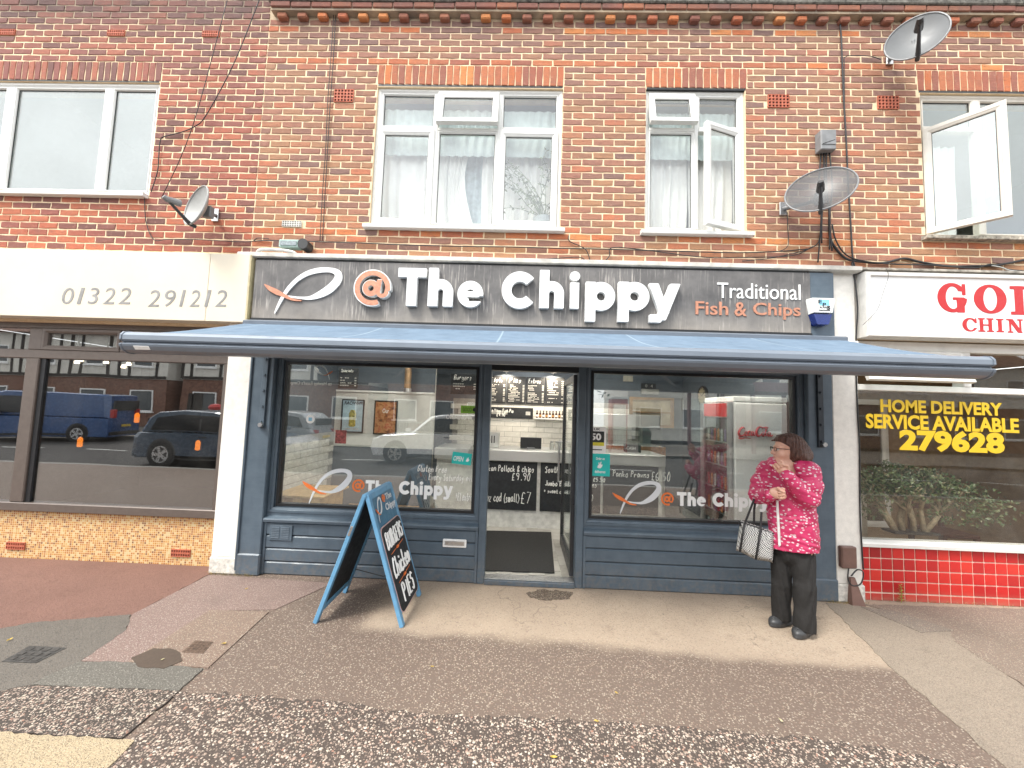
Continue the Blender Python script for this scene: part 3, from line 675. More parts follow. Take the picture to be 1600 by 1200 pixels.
# curtains
curtain('curtain', 'white drawn curtain behind the left casement of the three-light window', -1.66, -.93, 3.66, 4.98, .25, CURTAIN, 6, .025)
curtain('curtain', 'white tied-back curtain behind the middle light of the three-light window', -.98, -.55, 3.66, 4.98, .25, CURTAIN, 6, .025, .8)
curtain('curtain', 'white hanging curtain in the middle and right of the three-light window', -.53, .33, 3.66, 4.98, .27, CURTAIN, 8, .025)
curtain('curtain', 'pale blue inner curtain seen in the gap of the three-light window', -1.1, -.2, 3.66, 4.98, .36, M('pale_blue_curtain', (.55, .66, .70), .9), 9, .02)
curtain('net_curtain', 'pale green net curtain high behind the three-light window', -1.66, .33, 4.55, 5.09, .17, NETC, 20, .012)
curtain('curtain', 'white drawn curtain in the left light of the narrow window', 1.26, 1.78, 3.66, 4.99, .25, CURTAIN, 6, .025)
curtain('curtain', 'white drawn curtain in the right light of the narrow window', 1.80, 2.28, 3.66, 4.99, .26, CURTAIN, 5, .025)
curtain('net_curtain', 'pale green net curtain high behind the narrow window', 1.26, 2.28, 4.55, 5.09, .17, NETC, 14, .012)
curtain('curtain', 'white curtain hanging behind the open casement of the cream window', 4.45, 4.72, 3.68, 4.80, .25, CURTAIN, 4, .03)

# the smoother red brick block on the left
bl2 = thing('brick_building', (-5, .1, 0), 'smoother red brick upper storey with wide picture window above the cream fascia', 'building')
WL = (-6.55, -4.142, 3.935, 5.238)
slab(bl2, XL, XM, 2.5, 6.5, .0048, .24, [WL], MORTAR)
ABl = [(x, x+.2, ZB+4*CO+.004, ZB+5*CO-.004) for x in (-6.08, -4.80, -3.705)]
pc = []
courses(pc, XL, XM, -29, 13, .2175, -4.14, [(WL[0], WL[1], WL[2]-.03, WL[3]+.01), (WL[0]-.02, WL[1]+.01, 5.25, ZB)]+ABl, lambda k, x: BRICK_L)
n = round((WL[1]-WL[0]+.02)/.0735); w_ = (WL[1]-WL[0]+.02)/n
for i in range(n): pc.append((WL[0]-.01+i*w_+.005, WL[0]-.01+(i+1)*w_-.005, 5.256, ZB-.006, -.001, BRICK_L, True))
lay(bl2, pc, 300)
for a in ABl: air_brick(bl2, *a, 8, 2)
box('lintel_slot', BLACKP, bl2, WL[0]+.01, WL[1]-.01, .004, .2, 5.2385, 5.2535)
window(bl2, *WL, .025, [(-4.78, -4.70, WL[2]+.05, WL[3]-.05), (-5.93, -5.84, WL[2]+.05, WL[3]-.05)],
       [(-4.70, WL[1]-.05, WL[2]+.05, WL[3]-.05, 'fixed'), (-5.84, -4.78, WL[2]+.05, WL[3]-.05, 'fixed'), (WL[0]+.05, -5.93, WL[2]+.05, WL[3]-.05, 'fixed')], PVC, G_SKY, sill=True, fw=.05, sill_over=.0)
mb = MB(); mb.box(XL, XM-.01, 3.4, 3.5, 3.25, 6.4); mb.box(XL, XM-.01, .24, 3.5, 3.2, 3.3); mb.box(XL, XM-.01, .24, 3.5, 6.3, 6.4); mb.box(XM-.11, XM-.01, .24, 3.4, 3.3, 6.3); mb.box(XL, XL+.1, .24, 3.4, 3.3, 6.3)
mb.build('room_shell', ROOM, bl2)
mb = MB(); mb.prism([(-.1, 6.5), (3.6, 7.9), (3.6, 6.3), (.3, 6.4)], XL, XM, 'x'); mb.build('roof', MATS['roof_slate'], bl2)

# trailing houseplant on the sill behind the right casement
hp = thing('houseplant', (.12, .16, 3.66), 'trailing leafy houseplant in a pale pot behind the right casement of the three-light window', 'plant'); HPL = M('houseplant_leaf', (.16, .20, .11), .6, var=.3, sc=20); rp = random.Random(12)
MB().lathe([(.07, 0), (.09, .02), (.115, .15), (.12, .17), (.105, .17)], (.18, .17, 3.665), 18).build('pot', M('pale_pot', (.42, .46, .47), .5), hp)
mb = MB(); lv = MB()
for k in range(16):
    a = Vector((.18, .16, 3.82)); d = Vector((rp.uniform(-.9, .35), rp.uniform(-.05, .05), rp.uniform(.5, 1.2))); pts = [a]
    for j in range(8): a = a+d*.1; d = (d+Vector((rp.uniform(-.35, .3), rp.uniform(-.05, .05), rp.uniform(-.35, .1)))).normalized(); a.y = min(max(a.y, .12), .2); a.x = min(max(a.x, -.27), .28); a.z = min(a.z, 4.66); pts.append(a.copy())
    mb.tube(pts, [.005, .0045, .004, .004, .0035, .003, .003, .0025, .002], 4)
    for p in pts[2:]:
        for q in range(3):
            s_ = rp.uniform(.012, .026); u = Vector((rp.uniform(-1, 1), rp.uniform(-.3, .3), rp.uniform(-1, .6))).normalized(); v = Vector((-u.z, 0, u.x)); c = p+u*s_; lv.add([c-u*s_, c+v*s_*.4, c+u*s_, c-v*s_*.4], [[0, 1, 2, 3]])
mb.build('stems', HPL, hp); tag(lv.build('leaves', HPL, hp), kind='stuff')
# ------------------------------------------------------------------ ground
def agg(name, base, stones, scale, amount=.5, wet=0.0, patch=.25, bump=.7, rough=.9):
    """bound aggregate: pale chips in a darker binder"""
    t = NT(name); pos = t.n('NewGeometry').outputs['Position']
    v = t.n('TexVoronoi', feature='F1'); t.link(pos, v.inputs['Vector']); v.inputs['Scale'].default_value = scale
    rc = t.sep(v.outputs['Color']); sel = t.maprange(rc[0], 1-amount, 1-amount+.02)
    core = t.maprange(v.outputs['Distance'], .28, .55, 1, 0); f = t.math('MULTIPLY', sel, core)
    sc_ = t.ramp(rc[1], [(i/len(stones), c) for i, c in enumerate(stones)], True)
    b = t.mix(t.maprange(t.noise(scale*1.7, 3, .7, pos), .3, .7), tuple(x*.6 for x in base), tuple(min(1, x*1.35) for x in base))
    c = t.mix(f, b, sc_)
    p = t.maprange(t.noise(1.1, 5, .6, pos), .3, .72); c = t.mix(t.math('MULTIPLY', p, patch), c, tuple(x*.45 for x in base))
    p2 = t.maprange(t.noise(4.5, 6, .65, pos), .55, .8, 0, .5); c = t.mix(p2, c, tuple(x*.6 for x in base))
    t.bump(t.math('ADD', t.math('MULTIPLY', f, 1.0), t.math('MULTIPLY', t.noise(scale*2, 3, .6, pos), .4)), bump, .006)
    return t.fin(c, rough if not wet else t.maprange(p, 0, 1, rough-.25, rough-.05), 0, .35)
tan = [(.42, .35, .27), (.34, .27, .21), (.30, .20, .15), (.48, .42, .34), (.24, .19, .16)]
def main_mat():
    """one footway: chips in binder, dry and pale in the lee of the shop, damp and dark further out"""
    t = NT('footway_aggregate'); pos = t.n('NewGeometry').outputs['Position']; s = t.sep(pos)
    edge = t.math('ADD', t.math('ADD', s[1], t.math('MULTIPLY', s[0], .045)), t.math('MULTIPLY', t.math('SUBTRACT', t.noise(1.8, 6, .62, pos), .5), .34)); dy = t.maprange(edge, -1.02, -.86, 0, 1, True)
    e2 = t.math('ADD', s[0], t.math('MULTIPLY', t.math('SUBTRACT', t.noise(2.3, 6, .62, pos), .5), .5)); dry = t.math('MULTIPLY', dy, t.maprange(e2, -1.32, -1.05, 0, 1, True)); dry = t.math('MULTIPLY', dry, t.maprange(s[1], 1.0, .9, 0, 1))
    v = t.n('TexVoronoi', feature='F1'); t.link(pos, v.inputs['Vector']); v.inputs['Scale'].default_value = 82; rc = t.sep(v.outputs['Color'])
    f = t.math('MULTIPLY', t.maprange(rc[0], .22, .30), t.maprange(v.outputs['Distance'], .30, .52, 1, 0))
    st = t.ramp(rc[1], [(0, (.42, .34, .26)), (.2, (.33, .255, .195)), (.4, (.27, .185, .14)), (.6, (.47, .40, .32)), (.8, (.22, .17, .14))], True)
    bd = t.mix(t.noise(180, 3, .7, pos), (.098, .071, .056), (.19, .142, .113)); wetc = t.mix(t.math('MULTIPLY', f, .9), bd, st); wetc = t.mix(.04, wetc, (.07, .05, .04))
    bd2 = t.mix(t.noise(180, 3, .7, pos), (.30, .235, .175), (.43, .345, .26)); dryc = t.mix(t.math('MULTIPLY', f, .65), bd2, st); c = t.mix(dry, wetc, dryc)
    p = t.maprange(t.noise(.9, 6, .62, pos), .35, .7, 0, .32); c = t.mix(p, c, (.135, .098, .078)); p2 = t.maprange(t.noise(5, 6, .66, pos), .56, .8, 0, .45); c = t.mix(p2, c, (.14, .10, .08))
    gum = t.maprange(t.voro(7, pos), .05, .075, .5, 0); c = t.mix(t.math('MULTIPLY', gum, t.maprange(t.noise(3, 2, .5, pos), .5, .55)), c, (.05, .045, .04))
    wv = t.n('VectorMath', operation='ADD'); t.link(pos, wv.inputs[0]); nn = t.n('TexNoise'); t.link(pos, nn.inputs['Vector']); nn.inputs['Scale'].default_value = 2.2; nn.inputs['Detail'].default_value = 6; sv = t.n('VectorMath', operation='SCALE'); t.link(nn.outputs['Color'], sv.inputs[0]); sv.inputs['Scale'].default_value = .7; t.link(sv.outputs[0], wv.inputs[1])
    ck = t.maprange(t.voro(.75, wv.outputs[0], 'DISTANCE_TO_EDGE'), .0, .005, .4, 0); c = t.mix(t.math('MULTIPLY', ck, t.maprange(t.noise(1.3, 3, .5, pos), .5, .58)), c, (.03, .024, .02))
    t.bump(t.math('ADD', f, t.math('MULTIPLY', t.noise(210, 3, .6, pos), .5)), .7, .005); return t.fin(c, t.maprange(dry, 0, 1, .68, .92), 0, .35)
GR_MAIN = main_mat()
GR_DRY = agg('dry_buff_aggregate', (.235, .185, .135), tan, 72, .55, patch=.08)
GR_WET = agg('damp_brown_aggregate', (.115, .085, .066), tan, 64, .5, 1, .2, rough=.85)
GR_PINK = agg('pink_aggregate', (.21, .148, .125), [(.36, .27, .24), (.27, .18, .16), (.42, .35, .31)], 110, .72, patch=.12)
GR_RED = agg('red_asphalt', (.20, .108, .083), [(.24, .14, .11), (.15, .08, .065)], 130, .6, patch=.35)
GR_GREY = agg('grey_asphalt', (.135, .118, .10), [(.18, .165, .145), (.1, .095, .085)], 130, .6, patch=.2)
GR_GREYL = agg('grey_chip_asphalt', (.125, .115, .098), [(.27, .25, .215), (.2, .18, .155)], 110, .6, patch=.15)
GR_DARK = agg('dark_chip_asphalt', (.062, .05, .042), [(.42, .36, .28), (.33, .25, .2), (.22, .17, .14)], 48, .34, patch=.25)
GR_BEIGE = agg('beige_resin', (.36, .285, .185), [(.45, .37, .26), (.29, .22, .15)], 120, .7, patch=.1)
GR_CONC = agg('pale_worn_concrete', (.26, .212, .165), [(.33, .28, .225), (.23, .185, .15)], 115, .65, patch=.2)
GR_COARSE = agg('coarse_binder', (.078, .06, .05), [(.3, .24, .19), (.2, .15, .12)], 75, .45, patch=.2)
def sheet(name, P, z, m, kind='structure', parent=None):
    P = [(p[0], p[1]) for p in P]; a = sum(P[i][0]*P[(i+1) % len(P)][1]-P[(i+1) % len(P)][0]*P[i][1] for i in range(len(P)))
    if a < 0: P = P[::-1]
    n = len(P); mb = MB().add([(x, y, z) for x, y in P]+[(x, y, z-.02) for x, y in P], [list(range(n))]+[[n+i, n+(i+1) % n, (i+1) % n, i] for i in range(n)])
    o = mb.build(name, m, parent); 
    if kind and parent is None: o['kind'] = kind
    return o
gp = lambda L: [tuple(G(*p)[:2]) for p in L]
def wobble(P, amp=.03, step=.12, closed=True):
    out = []; n = len(P)
    for i in range(n if closed else n-1):
        a, b = np.array(P[i]), np.array(P[(i+1) % n]); k = max(1, int(np.linalg.norm(b-a)/step))
        for j in range(k): q = a+(b-a)*j/k; out.append((q[0]+(random.uniform(-amp, amp) if j else 0), q[1]+(random.uniform(-amp, amp) if j else 0)))
    return out
road_m = agg('road_asphalt', (.055, .052, .05), [(.09, .085, .08)], 70, .3, patch=.3)
sheet('ground', [(-60, -40), (60, -40), (60, 30), (-60, 30)], -.25, road_m)
pave = sheet('pavement', [(-45, -5.4), (45, -5.4), (45, .5), (-45, .5)], 0, GR_MAIN)
MB().box(-45, 45, -5.55, -5.4, -.2, .004, .01).build('kerb', M('granite_kerb', (.28, .27, .25), .85, var=.15, sc=40), None)['kind'] = 'structure'
sheet('road', [(-45, -12.6), (45, -12.6), (45, -5.55), (-45, -5.55)], -.12, road_m)
mb = MB()
for i in range(-14, 15): mb.box(i*3.0, i*3.0+1.4, -9.05, -8.95, -.1199, -.116)
o = mb.build('road_marking', M('white_road_paint', (.6, .6, .57), .7, var=.15)); o['kind'] = 'structure'
sheet('pavement', [(-45, -19), (45, -19), (45, -12.6), (-45, -12.6)], 0.0, M('far_pavement', (.16, .145, .125), .9, var=.15, sc=3))
sheet('red_footway', wobble([(-9, .3), (-3.0, .3), (-3.0, -.05)]+gp([(327, 898), (205, 962), (50, 975), (-60, 1000), (-420, 1010)])+[(-9, -.6)], .01, .05), .004, GR_RED)
sheet('grey_patch', wobble(gp([(50, 974), (205, 961), (197, 985), (125, 1035), (45, 1072), (-80, 1100), (-140, 1010)]), .008, .04), .006, GR_GREY)
sheet('pink_footway', gp([(327, 899), (520, 912), (430, 953), (327, 955), (200, 1036), (126, 1034), (198, 984), (206, 961)]), .005, GR_PINK)
sheet('service_patch', gp([(328, 954), (420, 957), (325, 1045), (200, 1036)]), .007, agg('brown_service_patch', (.21, .15, .115), tan, 115, .6, patch=.15))
sheet('grey_chip_patch', wobble(gp([(125, 1035), (200, 1036), (318, 1046), (280, 1081), (45, 1072)]), .007, .03), .008, GR_GREYL)
sheet('dark_chip_patch', wobble(gp([(45, 1073), (280, 1082), (190, 1156), (0, 1146), (-180, 1130), (-80, 1100)]), .01, .04), .0095, GR_DARK)
sheet('beige_patch', wobble(gp([(-150, 1141), (0, 1147), (210, 1160), (168, 1203), (120, 1260), (-250, 1260)]), .008, .04), .011, GR_BEIGE)
edge = [(281, 1082), (370, 1086), (460, 1092), (550, 1101), (620, 1112), (700, 1117), (800, 1121), (950, 1130), (1050, 1138), (1150, 1144), (1250, 1154), (1350, 1166), (1430, 1180), (1510, 1198)]
coarse = gp(edge)+[(3.2, -2.05), (3.4, -5.38), (-1.9, -5.38)]+gp([(60, 1300), (168, 1202), (215, 1150)])
coarse = wobble(coarse, .02, .035)
sheet('coarse_strip', coarse, .006, GR_COARSE)
# exposed pebbles in the coarse strip
def inside(P, x, y):
    P = np.array(P); c = np.zeros(x.shape, bool); j = len(P)-1
    for i in range(len(P)):
        xi, yi, xj, yj = *P[i], *P[j]
        c ^= ((yi > y) != (yj > y)) & (x < (xj-xi)*(y-yi)/(yj-yi+1e-12)+xi); j = i
    return c
def pebbles(P, n, z, s0, s1, m, ylim, name):
    P = np.array(P); x = rng.uniform(P[:, 0].min(), P[:, 0].max(), n); y = rng.uniform(max(ylim, P[:, 1].min()), P[:, 1].max(), n); k = inside(P, x, y); x, y = x[k], y[k]; n = len(x)
    T = np.array([(1, 0, 0), (.55, .85, 0), (-.5, .8, 0), (-1, .1, 0), (-.55, -.8, 0), (.5, -.85, 0), (.45, .25, .8), (-.4, .35, .75), (-.1, -.5, .85)])
    FT = [[0, 1, 6], [1, 7, 6], [1, 2, 7], [2, 3, 7], [3, 8, 7], [3, 4, 8], [4, 5, 8], [5, 0, 6], [5, 6, 8], [6, 7, 8]]
    s = rng.uniform(s0, s1, n)*rng.choice([.7, 1, 1, 1.3], n); a = rng.uniform(0, 6.3, n); el = rng.uniform(.55, .95, n)
    V = T[None]+rng.uniform(-.13, .13, (n, 9, 3)); V[:, :, 1] *= el[:, None]; V[:, :, 2] *= .45
    c, sn = np.cos(a)[:, None], np.sin(a)[:, None]; X = (V[:, :, 0]*c-V[:, :, 1]*sn)*s[:, None]+x[:, None]; Y = (V[:, :, 0]*sn+V[:, :, 1]*c)*s[:, None]+y[:, None]; Z = V[:, :, 2]*s[:, None]+z-.0005
    VV = np.stack([X, Y, Z], 2).reshape(-1, 3); FF = (np.array(FT)[None]+9*np.arange(n)[:, None, None]).reshape(-1, 3)
    me = bpy.data.meshes.new(name); me.vertices.add(len(VV)); me.vertices.foreach_set('co', VV.astype(np.float32).ravel()); k = len(FF)
    me.loops.add(3*k); me.loops.foreach_set('vertex_index', FF.astype(np.int32).ravel()); me.polygons.add(k); me.polygons.foreach_set('loop_start', np.arange(0, 3*k, 3, dtype=np.int32)); me.update(calc_edges=True); me.validate()
    me.materials.append(m); o = bpy.data.objects.new(name, me); col.objects.link(o); return o
def peb_mat():
    t = NT('pebble_stone'); r = t.n('NewGeometry').outputs['Random Per Island']
    c = t.ramp(r, [(0, (.40, .32, .26)), (.2, (.29, .215, .17)), (.38, (.48, .42, .35)), (.55, (.34, .24, .19)), (.7, (.2, .15, .125)), (.82, (.46, .38, .30)), (.93, (.26, .14, .1))], True)
    c = t.mix(t.maprange(t.noise(220, 3), .4, .75, 0, .4), c, (.22, .16, .13)); return t.fin(c, .75, 0, .4)
PEB = peb_mat()
o = pebbles(coarse, 46000, .006, .003, .0082, PEB, -3.3, 'pebble_aggregate'); tag(o, 'pale rounded pebbles set in dark binder along the near edge', 'gravel', kind='stuff')
dk = wobble(gp([(45, 1073), (280, 1082), (190, 1156), (0, 1146), (-180, 1130), (-80, 1100)]), .01)
o = pebbles(dk, 4200, .0095, .0025, .006, PEB, -4, 'chip_aggregate'); tag(o, 'small pale chips in the dark asphalt patch at left', 'gravel', kind='stuff')
# right hand footway pieces
sheet('concrete_footway', wobble(gp([(1290, 942), (1345, 948), (1480, 985), (1600, 1075), (1700, 1160), (1640, 1260), (1480, 1120), (1395, 1046)]), .012, .05), .004, GR_CONC)
sheet('asphalt_patch', wobble(gp([(1350, 945), (1700, 955), (1850, 1000), (1800, 1170), (1600, 1072), (1490, 1002), (1485, 985)]), .012, .05), .006, agg('right_asphalt', (.21, .162, .128), tan, 112, .65, patch=.25))
sheet('asphalt_strip', wobble(gp([(1345, 949), (1400, 956), (1490, 986), (1440, 990)]), .005, .05), .008, agg('grey_brown_strip', (.2, .165, .135), tan, 112, .6))
t = NT('damp_dirt'); DIRT = t.fin(t.mix(t.noise(60, 5, .7), (.035, .024, .017), (.10, .07, .05)), .6)
sheet('damp_stain', wobble(gp([(205, 1030), (240, 1015), (275, 1018), (285, 1035), (255, 1047), (215, 1044)]), .012, .05), .0105, DIRT)
sheet('damp_stain', wobble(gp([(822, 927), (850, 921), (895, 926), (890, 936), (850, 938), (828, 934)]), .015, .03), .004, agg('damp_mat_mark', (.10, .075, .055), tan, 105, .6))
# covers let into the footway
def cover(name, label, quad, z, m, nx, ny):
    P = gp(quad); t_ = thing(name, (*np.mean(P, 0), z), label, 'drain cover'); c = np.array(P); mid = c.mean(0)
    sheet('rim', [tuple(mid+(p-mid)*1.0) for p in c], z, m, None, t_)
    for i in range(nx):
        for j in range(ny):
            u0, u1, v0, v1 = (i+.18)/nx, (i+.82)/nx, (j+.18)/ny, (j+.82)/ny; bl = lambda u, v: c[0]*(1-u)*(1-v)+c[1]*u*(1-v)+c[2]*u*v+c[3]*(1-u)*v
            mb = MB(); q = [bl(u0, v0), bl(u1, v0), bl(u1, v1), bl(u0, v1)]; mb.prism([(mid[0]+(p[0]-mid[0])*.9, mid[1]+(p[1]-mid[1])*.9) for p in q], z, z+.003, 'z'); mb.build('raised_stud', m, t_)
IRON = M('worn_cast_iron', (.07, .065, .06), .6, .3, .3, 40, .4)
cover('drain_cover', 'small dark iron cover in the grey asphalt patch at far left', [(2, 1036), (56, 1038), (104, 1014), (46, 1011)], .009, IRON, 4, 3)
cover('drain_cover', 'small square ribbed grate beside the damp stain', [(284, 1021), (317, 1023), (333, 1005), (305, 1003)], .0105, M('rusty_grate', (.13, .085, .06), .8, .1, .25, 50, .4), 5, 5)
# fallen leaves and litter
LEAF = M('yellow_leaf', (.48, .33, .06), .7, var=.3, sc=60); LEAFG = M('pale_leaf', (.55, .5, .3), .7, var=.3, sc=60)
def leaf(x, y, z, s, m, label):
    mb = MB(); a = random.uniform(0, 6.3); mb.M = Matrix.Translation((x, y, z)) @ Matrix.Rotation(a, 4, 'Z') @ Matrix.Rotation(random.uniform(-.3, .3), 4, 'X')
    mb.add([(-s, 0, .001), (-.3*s, .42*s, .004), (.5*s, .3*s, .003), (s, 0, .006), (.5*s, -.33*s, .002), (-.3*s, -.4*s, .003), (0, 0, -.002)], [[0, 6, 1], [1, 6, 2], [2, 6, 3], [3, 6, 4], [4, 6, 5], [5, 6, 0]])
    return tag(mb.build('fallen_leaf', m), label, 'leaf', 'fallen leaves on the footway')
for i, (px, py, lab) in enumerate([(254, 1029, 'pale fallen leaf lying in the damp stain'), (385, 919, 'yellow leaf on the footway just left of the pavement board'), (15, 998, 'orange leaf at the left edge beside the grey patch'), (350, 1004, 'yellow leaf to the right of the small grate'),
    (1220, 1124, 'pale scrap on the damp footway in front of the woman'), (963, 1081, 'small dark leaf on the damp footway below the door'), (932, 1125, 'yellow leaf at the edge of the pebble strip below the door'), (865, 1181, 'reddish leaf among the pebbles at the bottom'), (675, 1040, 'green-yellow leaf on the damp footway below the pavement board')]):
    p = G(px, py, .02); leaf(p[0], p[1], .014, random.uniform(.012, .022), LEAFG if i in (0, 4) else LEAF, lab)
# ------------------------------------------------------------------ chip shop front
GY = .045
def fascia_mat():
    t = NT('weathered_sign_board'); s = t.sep(); x, z = s[0], s[2]
    c = t.mix(t.maprange(t.noise(3.2, 7, .65), .3, .72), (.085, .082, .082), (.185, .176, .17))
    st = t.noise(9, 4, .6, t.scale((5.5, 1, .35))); run = t.math('MULTIPLY', t.maprange(st, .54, .7), t.maprange(t.noise(2.1, 3), .38, .58))
    c = t.mix(t.math('MULTIPLY', run, .8), c, (.50, .46, .42)); low = t.maprange(z, 2.82, 2.58, 0, .5); c = t.mix(t.math('MULTIPLY', low, t.noise(6, 5)), c, (.62, .55, .46))
    return t.fin(c, .6, 0, .3)
FASCIA = fascia_mat()
LETW = M('white_acrylic', (.80, .80, .78), .3, var=.02, sc=6)
COPPER = M('copper_film', (.55, .25, .16), .38, .35, .12, 30)
VINYLW = M('white_vinyl', (.78, .79, .78), .5, var=.02)
VINYLG = M('silver_vinyl', (.62, .64, .66), .5, var=.02)
VINYLO = M('orange_vinyl', (.72, .17, .035), .5, var=.03)
CHALK = M('white_chalk_pen', (.78, .78, .75), .9, var=.1, sc=80)
BOARDB = M('blackboard', (.016, .018, .021), .65, var=.2, sc=12)
sf = thing('shopfront', (.15, 0, 0), 'slate blue painted shopfront with central door and boarded stallrisers', 'shopfront')
def riser(x0, x1):
    n = 4; h_ = (.515-.0)/n
    for i in range(n): MB().box(x0, x1, -.034, .03, i*h_+.003, (i+1)*h_-.004, .010).build('board', BLUE, sf)
    box('riser_backing', BLUE_D, sf, x0+.003, x1-.003, -.02, .1, 0, .515)
    mb = MB(); mb.prism([(-.06, .520), (-.066, .545), (-.06, .556), (-.03, .568), (-.012, .575), (-.012, .60), (.07, .60), (.07, .517), (-.035, .517)], x0, x1, 'x'); mb.build('sill', BLUE, sf)
riser(-2.553, -.388); riser(.655, 2.838)
for (x0, x1) in ((-2.553, -2.527), (-.414, -.388), (.655, .681), (2.812, 2.838)): box('riser_edge', BLUE, sf, x0, x1, -.043, -.03, .004, .513, .004)
def shopwin(x0, x1, z0, z1, post=(.06, .06)):
    mb = ringloops(MB(), x0, x1, z0, z1, [(0, .09), (0, -.012), (.006, -.018), (.028, -.018), (.032, -.004), (.05, .004), (.05, .03), (.062, .032), (.062, .09)]); f = mb.build('shop_window', BLUE, sf)
    ringloops(MB(), x0, x1, z0, z1, [(.0625, .085), (.0625, .02), (.088, .02), (.088, .085)]).build('inner_frame', BLACKP, f)
    box('pane', G_SHOP, f, x0+.08, x1-.08, GY, GY+.008, z0+.08, z1-.08); return f
SWL = shopwin(-2.553, -.388, .601, 2.22); SWR = shopwin(.655, 2.838, .601, 2.22)
for (x0, x1) in ((-2.782, -2.5535), (2.8385, 3.082)):
    box('pilaster', BLUE, sf, x0, x1, -.07, .1, .2, 2.57, .008); box('pilaster_plinth', BLUE, sf, x0-.006, x1+.006, -.085, .1, 0.0, .21, .012)
for (x0, x1) in ((-2.66, -2.605), (2.92, 2.975)):
    st = box('awning_bracket', BLUE_D if x0 > 0 else BLUE, sf, x0, x1, -.092, -.0705, 1.46, 2.3, .003)
    for i in range(5): MB().cyl(((x0+x1)/2, -.0925, 1.52+i*.16), ((x0+x1)/2, -.106, 1.52+i*.16), .012, 8).build('bolt', BLUE_D if x0 > 0 else BLUE, st)
    MB().cyl(((x0+x1)/2+.01, -.0925, 1.49), ((x0+x1)/2+.01, -.125, 1.49), .022, 10).build('hinge_cap', ALU, st)
box('bulkhead', BLUE_D, sf, -2.782, 3.082, -.012, .12, 2.221, 2.565)
MB().cyl((-2.785, -.075, .05), (-2.785, -.075, 2.4), .014, 8).build('conduit', BLUE, sf)
for x in (-.3875, .5805): box('door_post', BLUE, sf, x, x+.074, -.035, .09, 0, 2.2205, .006)
box('door_head', BLACKP, sf, -.313, .58, -.02, .09, 2.13, 2.2205); box('threshold', BLUE, sf, -.313, .58, -.05, .06, 0, .045, .006); box('threshold_bar', ALU, sf, -.313, .58, -.03, .085, .0455, .056, .004)
box('letterbox', LETW, sf, -.735, -.50, -.052, -.0345, .345, .425, .006); box('letterbox_flap', ALU, sf, -.715, -.52, -.056, -.0525, .365, .408, .003)
pl = box('vent_plate', BLUE, sf, -2.49, -2.26, -.046, -.0345, .34, .49, .003)
mb = MB()
for k in range(2):
    for i in range(7): mb.box(-2.47+k*.10, -2.39+k*.10, -.051, -.0465, .363+i*.0165, .371+i*.0165)
mb.build('louvres', M('louvre_paint', (.13, .165, .2), .5), pl)
# open door leaf, folded back into the shop on its right hand hinges
dr = MB(); hx, hy = .565, .07
for a, b, c, d in ((hy+.02, hy+.085, .06, 2.12), (hy+.93, hy+1.0, .06, 2.12)): dr.box(hx-.022, hx+.022, a, b, c, d, .004)
dr.box(hx-.021, hx+.021, hy+.086, hy+.929, .06, .2, .004); dr.box(hx-.021, hx+.021, hy+.086, hy+.929, 2.05, 2.12, .004)
door = dr.build('door', M('dark_bronze_door', (.05, .052, .056), .35, .4), sf)
box('pane', G_CLEAR, door, hx-.004, hx+.004, hy+.08, hy+.935, .195, 2.055)
mb = MB(); mb.tube([(hx-.03, hy+.88, .85), (hx-.07, hy+.88, .85), (hx-.07, hy+.88, 1.35), (hx-.03, hy+.88, 1.35)], .012, 8); mb.build('handle', ALU, door)
# white rendered piers
for (x0, x1, lab) in ((-3.055, -2.79, 'white rendered pier between the cream-fascia shop and the chip shop'), (3.083, 3.335, 'white rendered pier between the chip shop and the takeaway')):
    pr = thing('pier', ((x0+x1)/2, 0, 0), lab, 'pier'); box('shaft', WHITEPIER, pr, x0, x1, -.068 if x0 < 0 else -.06, .2, .16, 3.30, .01)
    box('base', M('peeling_white_base', (.66, .63, .57), .9, var=.2, sc=25, bump=.8, dirt=.7), pr, x0-.008, x1+.008, -.078, .19, 0, .165, .012)
    MB().box(x0-.01, x1+.01, -.085, .1, 2.46, 2.53, .012).build('corbel', WHITEPIER, pr)
# white ledge above the sign
lg = thing('ledge', (0, 0, 3.2), 'pale weathered ledge running along above the dark chip shop sign', 'ledge')
mb = MB(); mb.prism([(.004, 3.325), (-.13, 3.268), (-.145, 3.262), (-.145, 3.224), (-.13, 3.216), (.004, 3.208)], -2.86, 3.34, 'x'); mb.build('moulding', LEAD, lg)
# the sign
sg = thing('shop_sign', (0, -.1, 2.58), 'dark grey weathered fascia sign with raised white chip shop lettering', 'sign')
FY = -.125
box('sign_board', FASCIA, sg, -2.80, 2.845, FY, 0.0, 2.578, 3.192, .004); box('shadow_gap', BLACKP, sg, -2.80, 2.845, FY+.02, 0, 3.193, 3.214); box('sign_trim', BLACKP, sg, -2.80, 2.845, FY-.012, -.02, 2.545, 2.577)
box('sign_end_panel', BLUE, sg, 2.8455, 3.082, FY+.01, 0, 2.56, 3.2, .004)
LY = FY-.062
LT = [('T', 621.3, 418.7, 665.3, 477.5), ('h', 669, 418.7, 708, 478.5), ('e', 714.7, 438.7, 755, 480), ('C', 784, 424, 833.5, 482), ('h', 843, 422, 881.5, 481.5), ('i', 890, 424, 906, 482), ('p', 914.7, 440.5, 961, 502.7), ('p', 966, 440.5, 1014.7, 503), ('y', 1014.7, 443, 1063, 504)]
LSIDE = M('letter_return', (.74, .73, .69), .5)
def raised(ch, box_, y, th, m, nm, parent, n=40):
    V, F = glyph_mesh(ch, n); mb = plate(V, F, RECT(*box_, y), y, th); return mb.build(nm, m, parent)
for ch, *b in LT: raised(ch, b, LY, .055, LETW, 'letter', sg)
